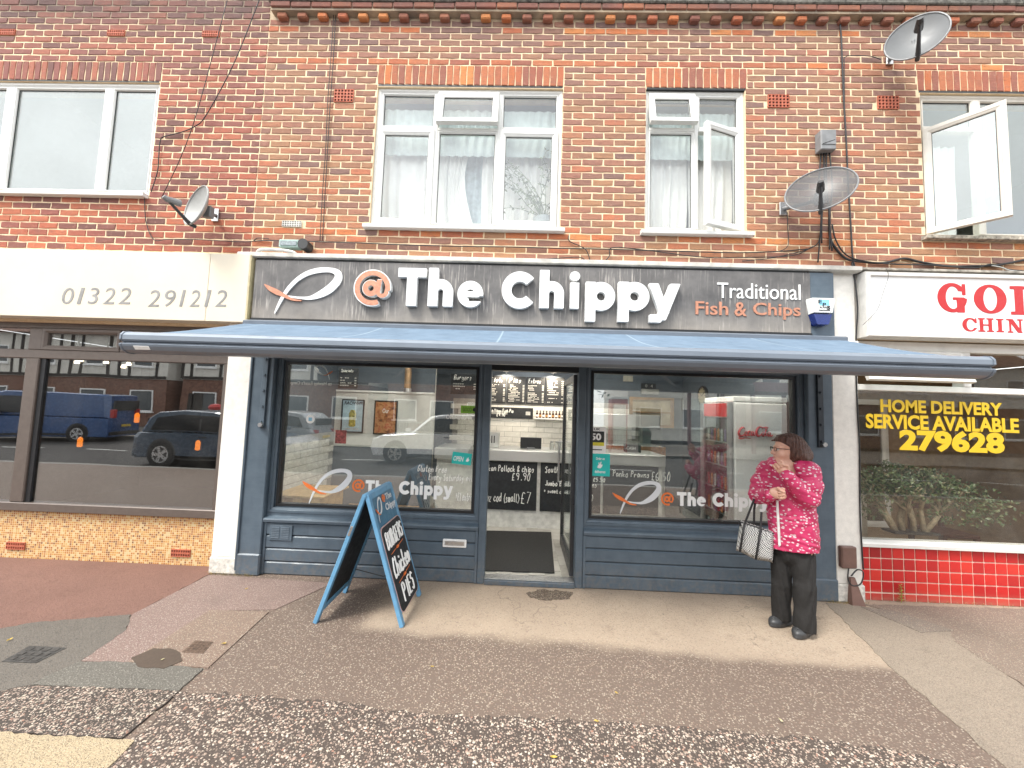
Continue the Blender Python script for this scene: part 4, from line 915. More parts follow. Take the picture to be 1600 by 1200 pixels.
raised('@', (552.5, 421, 611, 478.5), LY, .055, LETW, 'letter', sg, 56); raised('@', (554, 422.5, 609.5, 477), LY-.003, .0025, COPPER, 'letter_face', sg, 56)
emblem(RECT(412, 417, 533, 493.5, FY-.014), FY-.014, .013, LETW, COPPER, sg)
text('small_lettering', 'Traditional', RECT(1121, 443, 1251, 467, FY-.008), FY-.008, LETW, sg, .007, .0)
for s_, a_, b_, c_, d_ in (('Fish', 1087, 471, 1138, 492), ('&', 1148, 472, 1167, 494), ('Chips', 1177, 473.5, 1251, 499)): text('small_lettering', s_, RECT(a_, b_, c_, d_, FY-.008), FY-.008, COPPER, sg, .007, .012)
# ------------------------------------------------------------------ awning
def awn_mat():
    t = NT('awning_acrylic'); s = t.sep()
    c = t.mix(t.maprange(t.noise(7, 5), .3, .7), (.115, .165, .225), (.15, .208, .275)); seam = t.math('PINGPONG', t.math('ADD', s[0], .2), .6)
    c = t.mix(t.maprange(seam, .0, .012, .8, 0), c, (.30, .37, .42)); wm = t.maprange(t.noise(2.6, 7, .7, t.scale((1, .5, 1))), .5, .72, 0, .35); c = t.mix(wm, c, (.06, .085, .115)); bd_ = t.maprange(t.noise(17, 5, .8), .73, .78, 0, .5); c = t.mix(bd_, c, (.4, .42, .42)); t.bump(t.noise(260, 2), .15, .002); return t.fin(c, .85, 0, .2)
AWF = awn_mat(); AWM = M('awning_bar_paint', (.17, .2, .24), .38, .25, .04, 5, dirt=.1)
aw = thing('awning', (.15, 0, 2.5), 'slate blue fabric awning pulled out over the chip shop front', 'awning')
ax0, ax1 = -2.815, 3.115; fy, fz, by, bz = -1.26, 2.185, -.19, 2.505
V = []; F = []; nx, ny = 150, 12
for j in range(ny+1):
    t = j/ny
    for i in range(nx+1):
        s = i/nx; x = ax0+(ax1-ax0)*s; y = by+(fy-by)*t; z = bz+(fz-bz)*t-.018*math.sin(math.pi*t)
        ed = min(s, 1-s)*5.9; z += .006*math.sin(math.pi*t)*math.sin(ed*34)*math.exp(-ed*1.6)+.004*math.sin(math.pi*t)*math.sin(x*2.3+1.7*t*3)
        V.append((x, y, z))
for j in range(ny):
    for i in range(nx): a = j*(nx+1)+i; F.append([a, a+1, a+nx+2, a+nx+1])
n0 = len(V); V2 = V+[(x, y, z-.002) for x, y, z in V]; F2 = F+[[i+n0 for i in f[::-1]] for f in F]
MB().add(V2, F2).build('fabric', AWF, aw, True)
BP = [(-1.235, 2.19), (-1.285, 2.192), (-1.318, 2.183), (-1.336, 2.162), (-1.338, 2.130), (-1.326, 2.119), (-1.312, 2.116), (-1.312, 2.108), (-1.326, 2.105), (-1.338, 2.097), (-1.334, 2.083), (-1.316, 2.058), (-1.285, 2.042), (-1.24, 2.04), (-1.21, 2.06), (-1.205, 2.14)]
MB().prism(BP, ax0-.01, ax1+.01, 'x').build('front_bar', AWM, aw)
for x0, x1 in ((ax0-.024, ax0-.0105), (ax1+.0105, ax1+.024)): MB().prism([(y*1.0+(y+1.27)*.06, z+(z-2.115)*.06) for y, z in BP], x0, x1, 'x').build('end_cap', AWM, aw)
p = RECT(210, 548, 234, 553.5, -1.325); MB().prism([(-1.3405+.001, 2.083), (-1.322, 2.06), (-1.3205, 2.061), (-1.338, 2.0845)], p[0], p[1], 'x').build('maker_label', LETW, aw)
MB().prism([(-.21, 2.465), (-.215, 2.53), (-.19, 2.545), (-.04, 2.545), (-.015, 2.53), (-.015, 2.465), (-.05, 2.452), (-.17, 2.452)], ax0, 3.125, 'x').build('cassette', AWM, aw)
for xs, sgn in ((-1.9, 1), (2.2, -1)):
    e = (xs+sgn*.62, -.62, 2.30); MB().tube([(xs, -.2, 2.42), e], .022, 8).build('arm', AWM, aw); MB().tube([e, (xs+sgn*.12, -1.22, 2.12)], .018, 8).build('arm', AWM, aw); MB().cyl((e[0], e[1], e[2]-.04), (e[0], e[1], e[2]+.04), .03, 10).build('arm_elbow', AWM, aw)
# ------------------------------------------------------------------ alarm box, floodlight, junction box
al = thing('alarm_box', (2.935, -.12, 2.66), 'white and blue alarm bell box on the blue panel at the end of the sign', 'alarm box')
x0, x1, z0, z1 = RECT(1268, 465, 1306, 507, -.2); zc = (z0+z1)/2-.02; cx = (x0+x1)/2; hw = (x1-x0)/2
def frust(P, y0, y1, ins, nm, m, par):
    c = (sum(p[0] for p in P)/len(P), sum(p[1] for p in P)/len(P)); n = len(P)
    mb = MB().add([(p[0], y0, p[1]) for p in P]+[(c[0]+(p[0]-c[0])*ins, y1, c[1]+(p[1]-c[1])*ins) for p in P], [list(range(n)), [n+i for i in range(n)][::-1]]+[[i, n+i, n+(i+1) % n, (i+1) % n] for i in range(n)]); return mb.build(nm, m, par)
BELLW = M('bell_box_white', (.76, .77, .74), .35, var=.02); BELLB = M('bell_box_blue', (.012, .03, .16), .25, var=.05)
frust([(cx-hw, z1-.02), (cx-hw*.95, z1), (cx+hw*.95, z1), (cx+hw, z1-.02), (cx+hw*.8, zc), (cx-hw*.8, zc)], -.116, -.2, .93, 'cover', BELLW, al)
frust([(cx-hw*.82, zc-.002), (cx+hw*.82, zc-.002), (cx+hw*.55, z0+.012), (cx+hw*.45, z0), (cx-hw*.45, z0), (cx-hw*.55, z0+.012)], -.116, -.19, .92, 'strobe_lens', BELLB, al)
lb = box('label', M('sky_blue_print', (.25, .62, .80), .5), al, cx-.04, cx+.055, -.2025, -.2, zc+.075, z1-.02)
for i, ch in enumerate('EPS'): text('lettering', ch, (cx-.05+i*.04, cx-.018+i*.04, z1-.058-i*.03, z1-.022-i*.03), -.2045, BLACKP, al, .002, .02)
text('lettering', 'ALARMS', (cx-.04, cx+.055, zc+.048, zc+.064), -.2035, BLACKP, al, .002); box('print_line', BLACKP, al, cx-.05, cx+.06, -.2035, -.201, zc+.024, zc+.032)
jb = thing('junction_box', (3.09, -.02, 4.5), 'grey plastic junction box on the wall above the middle satellite dish', 'box')
x0, x1, z0, z1 = RECT(1283, 202, 1307, 233, -.09); MB().box(x0, x1, -.09, 0, z0, z1, .008).build('housing', M('junction_grey', (.22, .225, .23), .5), jb); MB().box(x0+.006, x1-.006, -.096, -.0905, z0+.05, z1-.006, .004).build('lid', MATS['junction_grey'], jb)
mb = MB(); mb.tube([(x0+.012, -.0965, z0+.055), (x1-.02, -.0965, z0+.10)], .003, 4); mb.build('score_mark', BLACKC, jb)
fl = thing('floodlight', (-2.55, -.05, 3.4), 'small floodlight with pale green casing above the left end of the sign', 'lamp')
x0, x1, z0, z1 = RECT(437, 375, 468, 387.5, -.12); MB().box(x0, x1, -.14, -.05, z0, z1, .008).build('casing', M('pale_green_casing', (.38, .52, .46), .5), fl); MB().box(x0+.02, x1-.02, -.146, -.1405, z0+.02, z1-.02).build('lens', M('lamp_lens', (.25, .28, .29), .2, .4, .2, 60), fl)
c = W(476, 383, -.1); MB().cyl((c[0], -.14, c[2]), (c[0], -.03, c[2]), .055, 16).build('sensor', M('sensor_black', (.03, .03, .03), .4), fl)
MB().tube([(x1-.05, -.06, (z0+z1)/2), (c[0], -.05, c[2])], .012, 6).build('bracket', GREYP, fl)
pp = thing('overflow_pipe', (-2.7, -.1, 3.32), 'short white plastic pipe bent along the top left of the ledge', 'pipe')
MB().tube(smoothpath([W(402, 394, -.12), W(410, 390, -.13), W(440, 391, -.13), W(458, 394, -.13), W(463, 398, -.11)], 4), .016, 8).build('pipe', M('white_pipe', (.7, .69, .65), .5, dirt=.4), pp)
# ------------------------------------------------------------------ satellite dishes
DISHG = M('dish_grey', (.135, .14, .142), .45, var=.06, sc=6, dirt=.15); DISHL = M('dish_pale_grey', (.33, .33, .315), .5, var=.06, sc=6, dirt=.3)
def meshdish():
    t = NT('see_through_dish'); t.fin((.11, .113, .116), .4); tr = t.n('BsdfTransparent'); ms = t.n('MixShader'); ms.inputs[0].default_value = .62
    t.link(tr.outputs[0], ms.inputs[1]); t.link(t.b.outputs[0], ms.inputs[2]); t.link(ms.outputs[0], t.o.inputs['Surface']); return t.m
DISHT = meshdish()
def dish(label, c, n, a, b, m, wall, foc=.36, mat_arm=None):
    c = Vector(c); n = Vector(n).normalized(); h = n.cross(Vector((0, 0, 1))).normalized(); v = h.cross(n); d = thing('satellite_dish', c, label, 'satellite dish', 'satellite dishes on the brick wall')
    N, K = 40, 8; V = []; F = []; ma = mat_arm or M('dish_arm_black', (.03, .03, .032), .5)
    for k in range(1, K+1):
        rr = k/K
        for i in range(N): t = 2*math.pi*i/N; V.append(c+h*a*rr*math.cos(t)+v*b*rr*math.sin(t)+n*(.07*rr*rr-.035))
    V.append(c-n*.035)
    for k in range(K-1):
        for i in range(N): F.append([k*N+i, k*N+(i+1) % N, (k+1)*N+(i+1) % N, (k+1)*N+i])
    for i in range(N): F.append([len(V)-1, (i+1) % N, i])
    m0 = len(V); V2 = V+[p-n*.006 for p in V]; F2 = F+[[i+m0 for i in f[::-1]] for f in F]
    MB().add(V2, F2).build('reflector', m, d, True)
    rim = [c+h*a*math.cos(2*math.pi*i/N)+v*b*math.sin(2*math.pi*i/N)+n*.033 for i in range(N+1)]; MB().tube(rim, .008, 6, False).build('rim', GREYP if m is not DISHL else DISHL, d)
    low = c-v*b*.97+n*.03; lnb = c+n*foc-v*b*.45; MB().tube([low-n*.05, low, low+(lnb-low)*.5, lnb], [.018, .02, .014, .012], 6).build('feed_arm', ma, d)
    MB().tube([lnb+(lnb-c)*.12+v*.02, lnb, lnb-n*.1+v*.03], [.022, .028, .034], 10).build('receiver', ma if m is not DISHL else M('receiver_grey', (.22, .22, .22), .5), d)
    back = c-n*.05; MB().box(-.05, .05, -.05, .05, -.06, .06)
    mb = MB(); mb.M = Matrix.Translation(back-n*.03); mb.box(-.045, .045, -.03, .03, -.06, .06, .01); mb.build('mount_plate', GREYP, d)
    MB().tube([back-n*.04, (back-n*.04+Vector(wall))/2+Vector((0, 0, -.01)), Vector(wall)], .019, 8).build('mast', GREYP, d); w_ = Vector(wall); MB().box(w_.x-.035, w_.x+.035, -.02, -.001, w_.z-.07, w_.z+.07, .003).build('wall_bracket', ALU, d)
ND = lambda phi, el: (math.sin(R(phi))*math.cos(R(el)), -math.cos(R(phi))*math.cos(R(el)), math.sin(R(el)))
dish('see-through grey satellite dish below the grey junction box', W(1281, 300, -.3), ND(-36, 23), .275, .275, DISHT, (W(1222, 327)[0], -.01, W(1222, 327)[2]), .2)
dish('solid grey satellite dish high up at the right near the eaves', W(1431, 62, -.3), ND(-40, 13), .225, .255, DISHG, (W(1388, 93)[0], -.01, W(1388, 93)[2]), .27)
dish('pale satellite dish turned edge-on beside the picture window on the left', W(312, 324, -.28), ND(-24, 10), .185, .22, DISHL, (W(338, 337)[0], -.01, W(338, 337)[2]), .25)
# ------------------------------------------------------------------ cables on the brickwork
def cable(label, pts, r=.006, Y=-.018, m=None, group='cables across the brickwork'):
    P = smoothpath([W(*p, Y) if len(p) == 2 else W(p[0], p[1], p[2]) for p in pts], 5); return tag(MB().tube(P, r, 5).build('cable', m or BLACKC, None, True), label, 'cable', group)
cable('thin dark cable running straight down left of the three-light window', [(523, 0), (521, 30), (517, 90), (512, 160), (509, 230), (504, 300), (500, 376)], .004)
cable('second thin cable close beside the one left of the three-light window', [(527, 0), (524, 32), (521, 90), (516, 160), (512, 230), (508, 300), (504, 376)], .004)
cable('long cable drooping along the brickwork just above the chip shop sign', [(397, 377), (420, 376), (500, 378), (570, 380), (640, 383), (720, 385), (800, 386), (870, 388), (930, 389), (1000, 391), (1070, 393), (1150, 395), (1215, 393), (1262, 389)], .006)
cable('lower cable sagging along the ledge above the chip shop sign', [(490, 400), (560, 405), (635, 404), (700, 402), (780, 405), (850, 405), (905, 402), (918, 412), (940, 411), (952, 400), (957, 387), (1010, 391), (1100, 402), (1180, 402), (1240, 399), (1270, 385)], .005)
cable('short loose cable end hanging under the three-light window sill', [(888, 368), (890, 377), (905, 384), (915, 390), (920, 400), (922, 411)], .005)
cable('vertical downlead cable right of the middle satellite dish', [(1345, -10), (1332, 12), (1314, 30), (1314.5, 60), (1316, 100), (1318, 150), (1321, 200), (1323.5, 250), (1326, 300), (1329, 350), (1332, 400), (1336, 420)], .008)
cable('short cable looping from the upper dish to the downlead', [(1320, 200), (1319, 100), (1320, 90), (1330, 87), (1360, 88), (1376, 93)], .004)
for i, (a, b, lab) in enumerate([((1283, 237), (1278, 410), 'leftmost cable of the bunch hanging below the grey junction box'), ((1287, 237), (1284, 380), 'second cable of the bunch hanging below the grey junction box'), ((1291, 237), (1296, 390), 'third cable of the bunch hanging below the grey junction box'), ((1296, 237), (1300, 392), 'rightmost cable of the bunch hanging below the grey junction box')]):
    cable(lab, [a, (a[0]+(b[0]-a[0])*.3+(-2, 2, -1, 3)[i], 290), (a[0]+(b[0]-a[0])*.6+(3, -1, 2, -2)[i], 340), b], .007, -.02-.004*i)
cable('cable curving left from the bunch to join the long cable', [(1283, 330), (1281, 370), (1272, 385), (1240, 396), (1200, 404), (1160, 408)], .005)
cable('thin cable dropping from the bracket of the middle dish', [(1230, 332), (1231, 360), (1231, 384), (1215, 393), (1190, 394)], .004)
cable('thick cable bundle sweeping right above the takeaway sign', [(1296, 330), (1297, 370), (1306, 388), (1322, 404), (1345, 409), (1380, 411), (1412, 404), (1440, 410), (1480, 416), (1520, 416), (1560, 414), (1610, 404)], .012)
cable('second cable in the bundle above the takeaway sign', [(1300, 350), (1306, 375), (1322, 398), (1350, 408), (1400, 413), (1450, 414), (1520, 419), (1548, 413), (1575, 421), (1610, 424)], .007, -.03)
cable('white cable looping at the right end of the bundle', [(1550, 415), (1565, 418), (1580, 423), (1612, 425)], .006, -.035, M('white_cable', (.6, .6, .56), .5))
cable('dark cable running down the edge of the takeaway sign', [(1331, 410), (1336, 440, -.08), (1340, 480, -.09), (1338, 520, -.08), (1337, 560, -.07), (1340, 640, -.07), (1343, 700, -.07), (1344, 800, -.07), (1347, 860, -.07), (1349, 890, -.07)], .007)
cable('thin drooping wire across the face of the takeaway sign', [(1385, 420, -.16), (1388, 432, -.175), (1379, 460, -.175), (1370, 485, -.175), (1348, 508, -.175)], .002)
cable('thin aerial wire crossing the red brickwork on the left', [(355, 0, -.06), (300, 200, -.05), (252, 310)], .004)
cable('second aerial wire bending to the picture window corner', [(405, 0, -.06), (365, 100, -.05), (322, 180, -.04), (305, 197), (285, 206), (262, 212), (251, 218), (248, 245), (246, 268), (236, 300)], .005)
cable('thin cable along the red brickwork above the cream fascia', [(226, 310), (228, 345), (240, 374), (262, 374), (300, 374), (340, 376), (375, 378), (395, 377), (402, 372), (420, 373)], .0045)
# ------------------------------------------------------------------ cream fascia shop on the left
lf = thing('shopfront', (-5, .05, 0), 'bronze framed shopfront with mosaic tiled stallriser at the left', 'shopfront')
def mosaic():
    t = NT('mosaic_tile'); co = t.scale((45, 45, 45)); fl_ = t.n('VectorMath', operation='FLOOR'); t.link(co, fl_.inputs[0]); fr = t.n('VectorMath', operation='FRACTION'); t.link(co, fr.inputs[0])
    wn = t.n('TexWhiteNoise', noise_dimensions='2D'); sp = t.sep(fl_.outputs[0]); cb = t.n('CombineXYZ'); t.link(sp[0], cb.inputs[0]); t.link(sp[2], cb.inputs[1]); t.link(cb.outputs[0], wn.inputs['Vector'])
    c = t.ramp(wn.outputs['Value'], [(0, (.48, .24, .075)), (.2, (.54, .35, .14)), (.38, (.36, .15, .055)), (.52, (.58, .46, .25)), (.68, (.46, .21, .07)), (.8, (.22, .10, .05)), (.88, (.55, .30, .09))], True)
    s = t.sep(fr.outputs[0]); g = t.math('MINIMUM', t.math('MINIMUM', s[0], t.math('SUBTRACT', 1.0, s[0])), t.math('MINIMUM', s[2], t.math('SUBTRACT', 1.0, s[2]))); gf = t.maprange(g, .06, .12)
    c = t.mix(gf, (.62, .47, .28), c); t.bump(gf, .4, .002); return t.fin(c, t.maprange(gf, 0, 1, .9, .25), 0, .5)
box('stallriser', mosaic(), lf, XL, -3.06, .08, .3, -.02, .497); 
for x0 in (-5.36, -3.585): air_brick(lf, x0, x0+.2, .09, .165, 8, 2)
for o in lf.children:
    if o.name.startswith('air_brick'): o.location.y += .078
mb = MB(); mb.box(XL, -3.06, .03, .14, .5, .585, .006); mb.box(XL, -3.06, .045, .14, 2.11, 2.205, .006); mb.box(XL, -3.06, .05, .14, 2.44, 2.56, .006); mb.box(-5.35, -5.205, .04, .142, .5855, 2.1095, .008); mb.box(-5.35, -5.205, .045, .142, 2.2055, 2.4395, .006); mb.box(-4.335, -4.235, .047, .142, 2.2055, 2.4395, .006); mb.box(-3.17, -3.06, .045, .142, .5855, 2.1095); mb.box(-3.17, -3.06, .047, .142, 2.2055, 2.4395)
mb.build('frame', BROWNF, lf)
for x0, x1 in ((-5.204, -4.336), (-4.234, -3.172)): ringloops(MB(), x0, x1, 2.206, 2.439, prof(.05, .04, .05)).build('vent_sash', BROWNF, lf); box('pane', G_DARK, lf, x0+.045, x1-.045, .075, .081, 2.25, 2.395)
box('pane', G_DARK, lf, -5.206, -3.168, .08, .088, .586, 2.109); box('pane', G_DARK, lf, XL, -5.349, .08, .088, .586, 2.109); box('pane', G_DARK, lf, XL, -5.349, .08, .088, 2.206, 2.439)
for x in (-5.2,): box('gasket_strip', BLACKP, lf, x, x+.05, .06, .079, .586, 2.109)
ls = thing('shop_sign', (-5, -.15, 2.53), 'plain cream fascia sign with grey telephone number', 'sign')
CREAM = M('cream_panel', (.70, .63, .50), .5, var=.025, sc=3, dirt=.05); GREYL = M('grey_number_vinyl', (.27, .265, .255), .5)
MB().box(XL, -3.255, -.155, -.0, 2.525, 3.235, .004).build('panel', CREAM, ls); MB().box(-3.253, -2.838, -.155, -.0, 2.525, 3.235, .004).build('panel', CREAM, ls)
box('panel_end', M('yellowed_edge', (.55, .47, .27), .6, dirt=.4), ls, -2.8375, -2.825, -.152, 0, 2.53, 3.23)
def digits(s, px, y0, y1):
    for ch, a, b in zip(s, px[::2], px[1::2]): text('digit', ch, RECT(a, y0, b, y1, -.158), -.158, GREYL, ls, .0025, -.004, .12)
digits('01322', (97, 115, 121, 131, 138, 154, 162, 179, 186, 204), 449.5, 475); digits('291212', (232, 249, 257, 274, 281, 289, 297, 312, 320, 329, 337, 354), 453, 479)
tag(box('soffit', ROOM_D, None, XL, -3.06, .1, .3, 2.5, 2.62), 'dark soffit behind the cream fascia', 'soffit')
# dim room behind the bronze framed windows
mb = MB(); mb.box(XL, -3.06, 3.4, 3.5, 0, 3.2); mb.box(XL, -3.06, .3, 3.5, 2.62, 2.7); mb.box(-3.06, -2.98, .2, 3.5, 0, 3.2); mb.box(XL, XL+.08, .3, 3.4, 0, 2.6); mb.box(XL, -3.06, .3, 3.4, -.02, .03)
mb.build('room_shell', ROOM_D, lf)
LAMPO = emis('amber_lantern', (1, .27, .02), .75); LAMPW = emis('warm_spot', (1, .85, .6), 3)
for i, (px, py, lab) in enumerate([(214, 652, 'amber lantern hanging highest in the dim left shop'), (125, 690, 'amber lantern hanging nearest the bronze mullion'), (309, 695, 'amber lantern hanging in front of the reflected dark car')]):
    c = W(px, py, .9); ln = thing('lantern', c, lab, 'lantern', 'amber lanterns in the left shop'); MB().lathe([(.012, -.07), (.026, -.062), (.026, .03), (.018, .05), (.005, .06)], c, 10).build('glow', LAMPO, ln); MB().tube([(c[0], c[1], c[2]+.06), (c[0], c[1], 2.62)], .004, 4).build('flex', BLACKC, ln)
for i, (px, py, lab) in enumerate([(120, 566, 'leftmost ceiling spot in the dim left shop'), (126, 563, 'second ceiling spot close beside the leftmost one'), (166, 566, 'middle ceiling spot in the dim left shop'), (193, 573, 'ceiling spot left of the blue flower hanging'), (201, 569, 'ceiling spot nearest the blue flower hanging')]):
    c = W(px, py, 1.6); sp_ = thing('spotlight', c, lab, 'spotlight', 'ceiling spots in the left shop'); MB().lathe([(.028, -.02), (.03, 0), (.02, .03)], c, 10).build('lens', LAMPW, sp_); MB().cyl((c[0], c[1], c[2]+.03), (c[0], c[1], 2.62), .012, 6).build('stem', BLACKP, sp_)
fw_ = thing('flower_hanging', W(235, 574, .25), 'small blue flower-shaped hanging at the top of the left shop window', 'ornament')
for i in range(6): c = W(235+7*math.cos(i*1.047), 574+7*math.sin(i*1.047), .25); MB().lathe([(.018, -.004), (.03, 0), (.018, .004)], c, 8).build('petal', M('dull_blue_petal', (.10, .22, .27), .6), fw_)
# ------------------------------------------------------------------ takeaway on the right
rf = thing('shopfront', (5.2, 0, 0), 'white framed takeaway front with red tiled stallriser at the right', 'shopfront')
GROUT = M('pink_grout', (.70, .52, .42), .9, var=.1, sc=40); REDW = M('white_shop_frame', (.76, .75, .71), .45, var=.04, sc=6, dirt=.25)
def redtile():
    t = NT('red_glazed_tile'); oi = t.n('ObjectInfo'); c = t.ramp(oi.outputs['Random'], [(0, (.50, .018, .018)), (.35, (.56, .03, .022)), (.6, (.42, .014, .016)), (.78, (.30, .012, .014)), (.86, (.54, .024, .02))], True)
    c = t.mix(t.maprange(t.noise(9, 5, .65), .5, .8, 0, .3), c, (.25, .02, .02)); z = t.sep(t.n('NewGeometry').outputs['Position'])[2]; c = t.mix(t.math('MULTIPLY', t.maprange(z, .12, 0, 0, .7), t.noise(14, 4)), c, (.3, .22, .16)); return t.fin(c, .18, 0, .5)
REDT = redtile(); P_ = .1085
box('stallriser', GROUT, rf, 3.336, XR, .004, .3, 0, .512)
tm_ = bpy.data.meshes.new('tile'); tmb = MB().box(-.0495, .0495, -.006, .004, -.0495, .0495, .003); tm_.from_pydata(tmb.v, [], tmb.f); tm_.materials.append(REDT)
for j in range(5):
    for i in range(36):
        x = 3.345+P_*(i+.5); z = .508-P_*(j+.5); hz = .0515
        if x > XR-.06: continue
        o = bpy.data.objects.new('tile', tm_); col.objects.link(o); zz = z
        if j == 4: zz = (.508-P_*4)/2-.003; o.scale = (1, 1, (.508-P_*4-.008)/.103)
        adopt(o, rf, (x, .003+random.uniform(-.0008, .0008), zz)); o.rotation_euler = (random.uniform(-.004, .004), 0, random.uniform(-.006, .006))
mb = MB(); mb.prism([(-.035, .513), (-.04, .545), (-.03, .555), (.03, .562), (.12, .562), (.12, .513)], 3.336, XR, 'x'); mb.build('sill', REDW, rf)
mb = MB(); mb.box(3.336, 3.40, .01, .12, .5625, 2.5, .006); mb.box(3.4005, XR, .012, .12, 2.045, 2.105, .006); mb.box(3.4005, XR, .012, .12, 2.455, 2.55, .006); mb.box(4.44, 4.52, .01, .12, 2.1055, 2.4545, .006); mb.box(5.9, 5.98, .01, .12, .5625, 2.0445, .006); mb.build('frame', REDW, rf)
G_TAKE = glassmat('glass_takeaway', .05, (.9, .9, .88), 0, .04, .06)
box('pane', G_TAKE, rf, 3.398, 5.902, .055, .062, .562, 2.046); box('pane', G_TAKE, rf, 5.978, XR, .055, .062, .562, 2.046); box('pane', G_TAKE, rf, 4.519, XR, .055, .062, 2.105, 2.456)
mb = MB(); mb.M = Matrix.Translation((0, .02, 2.45)) @ Matrix.Rotation(R(-20), 4, 'X') @ Matrix.Translation((0, -.02, -2.45)); ringloops(mb, 3.41, 4.43, 2.12, 2.45, prof(.05, .0, .04)); v_ = mb.build('vent_sash', REDW, rf)
mb = MB(); mb.M = Matrix.Translation((0, .02, 2.45)) @ Matrix.Rotation(R(-20), 4, 'X') @ Matrix.Translation((0, -.02, -2.45)); mb.box(3.455, 4.385, .02, .026, 2.165, 2.405); mb.build('pane', G_SKY, v_)
YEL = M('yellow_vinyl', (.64, .42, .006), .5, var=.02)
for s, r, of in (('HOME DELIVERY', (1376, 626.5, 1566, 647), .034), ('SERVICE AVAILABLE', (1353, 650, 1592, 673), .034), ('279628', (1405.6, 673, 1569.6, 707), .045)): text('window_lettering', s, RECT(*r, .05), .05, YEL, rf, .003, of)
rs = thing('shop_sign', (5.4, -.1, 2.55), 'white lightbox sign with red capital letters over the takeaway', 'sign')
SIGNW = M('white_sign_face', (.80, .80, .79), .35, var=.015, sc=2); SFR = M('sign_frame', (.66, .64, .6), .5, var=.05, dirt=.35); REDL = M('red_sign_vinyl', (.46, .006, .008), .45, var=.03)
ringloops(MB(), 3.36, XR, 2.56, 3.21, [(0, 0), (0, -.15), (.006, -.165), (.04, -.165), (.05, -.15), (.05, 0)]).build('frame', SFR, rs); box('face', SIGNW, rs, 3.405, XR-.045, -.146, -.01, 2.605, 3.165)
for ch, *b in (('sG', 1465, 442, 1511, 488), ('sO', 1522, 444.5, 1573, 490), ('sL', 1579, 447, 1620, 492)): glyph('letter', ch, RECT(*b, -.149), -.149, .0025, REDL, rs, n=48)
for ch, *b in (('sC', 1504, 496.5, 1527, 518), ('sH', 1528.5, 497, 1553, 518.5), ('sI', 1557, 498, 1568.5, 519), ('sN', 1573, 498.5, 1599, 520), ('sE', 1603, 499, 1622, 521)): glyph('small_letter', ch, RECT(*b, -.149), -.149, .0025, REDL, rs, n=30)
lg2 = thing('ledge', (5.4, 0, 3.2), 'dark grimy ledge above the white takeaway sign', 'ledge'); mb = MB(); mb.prism([(.004, 3.31), (-.13, 3.26), (-.14, 3.235), (.004, 3.225)], 3.345, XR, 'x'); mb.build('moulding', M('grimy_flashing', (.3, .27, .23), .9, var=.3, dirt=.7), lg2)
# takeaway room
WOOD = M('pine_panel', (.34, .20, .09), .55, var=.2, sc=6); DKWOOD = M('dark_red_wood', (.085, .026, .02), .4, var=.2); TANT = M('tan_wall_tile', (.42, .31, .19), .4, var=.08)
mb = MB(); mb.box(3.34, XR, 2.6, 2.7, 0, 3.2); mb.box(3.34, XR, .3, 2.7, 2.62, 2.7); mb.box(3.25, 3.335, .22, 2.7, 0, 3.2); mb.box(XR-.08, XR, .3, 2.6, 0, 2.6); mb.box(3.34, XR, .12, 2.6, .0, .04); mb.build('room_shell', M('brown_room_wall', (.30, .21, .125), .9, var=.1), rf)
for i in range(8):
    x = 4.55+i*.11
    for k in range(14): box('wall_tile', TANT, rf, x+.003, x+.107, 2.585, 2.6, .1+k*.11+.003, .1+k*.11+.107, .003)
ct = thing('counter', (4.2, 1.5, 0), 'pale counter with dark red top inside the takeaway', 'counter'); box('body', M('cream_laminate', (.5, .46, .38), .5), ct, 3.5, 4.75, 1.5, 2.0, .04, 1.0); box('top', DKWOOD, ct, 3.45, 4.8, 1.45, 2.05, 1.0, 1.05, .006)
tr = thing('counter_till', (4.0, 1.6, 1.05), 'dark sloping till on the takeaway counter', 'till'); MB().prism([(1.55, 1.05), (1.95, 1.05), (1.95, 1.38), (1.85, 1.38), (1.55, 1.15)], 3.75, 4.15, 'x').build('body', BLACKP, tr)
MENUR = M('red_menu_print', (.5, .05, .03), .5, var=.4, sc=40)
mf_ = box('menu_card', MENUR, None, 4.28, 4.42, 1.6, 1.61, 1.05, 1.28); tag(mf_, 'red menu card propped on the takeaway counter', 'menu card')
bt = thing('sanitiser_bottle', (4.5, 1.6, 1.05), 'clear pump bottle on the takeaway counter beside the red card', 'bottle'); MB().lathe([(.035, 0), (.035, .12), (.014, .14), (.014, .17)], (4.5, 1.6, 1.05), 12).build('body', M('pale_bottle', (.45, .5, .5), .2), bt); MB().box(4.475, 4.51, 1.59, 1.61, 1.22, 1.235).build('pump', LETW, bt)
dg = thing('inner_door', (5.5, 2.55, 0), 'white framed dark glazed door at the back of the takeaway', 'door')
ringloops(MB(), 5.03, 6.03, .04, 2.1, prof(.09, 2.53, .06)).build('frame', REDW, dg); box('panel', G_DARK, dg, 5.11, 5.95, 2.56, 2.57, .12, 2.02); box('backing', BLACKP, dg, 5.11, 5.95, 2.585, 2.595, .12, 2.02)
def chair(x, y, lab):
    c = thing('wooden_chair', (x, y, .04), lab, 'chair')
    box('seat', DKWOOD, c, x-.2, x+.2, y-.2, y+.2, .46, .5, .006)
    for a in (-.18, .18):
        for b in (-.18, .18): box('leg', DKWOOD, c, x+a-.02, x+a+.02, y+b-.02, y+b+.02, .04, .46 if b < 0 else .98)
    box('back_rail', DKWOOD, c, x-.2, x+.2, y+.165, y+.2, .9, .99, .006); box('back_rail', DKWOOD, c, x-.16, x+.16, y+.17, y+.19, .7, .76, .004)
chair(4.95, .75, 'dark red wooden chair behind the plant in the takeaway window')
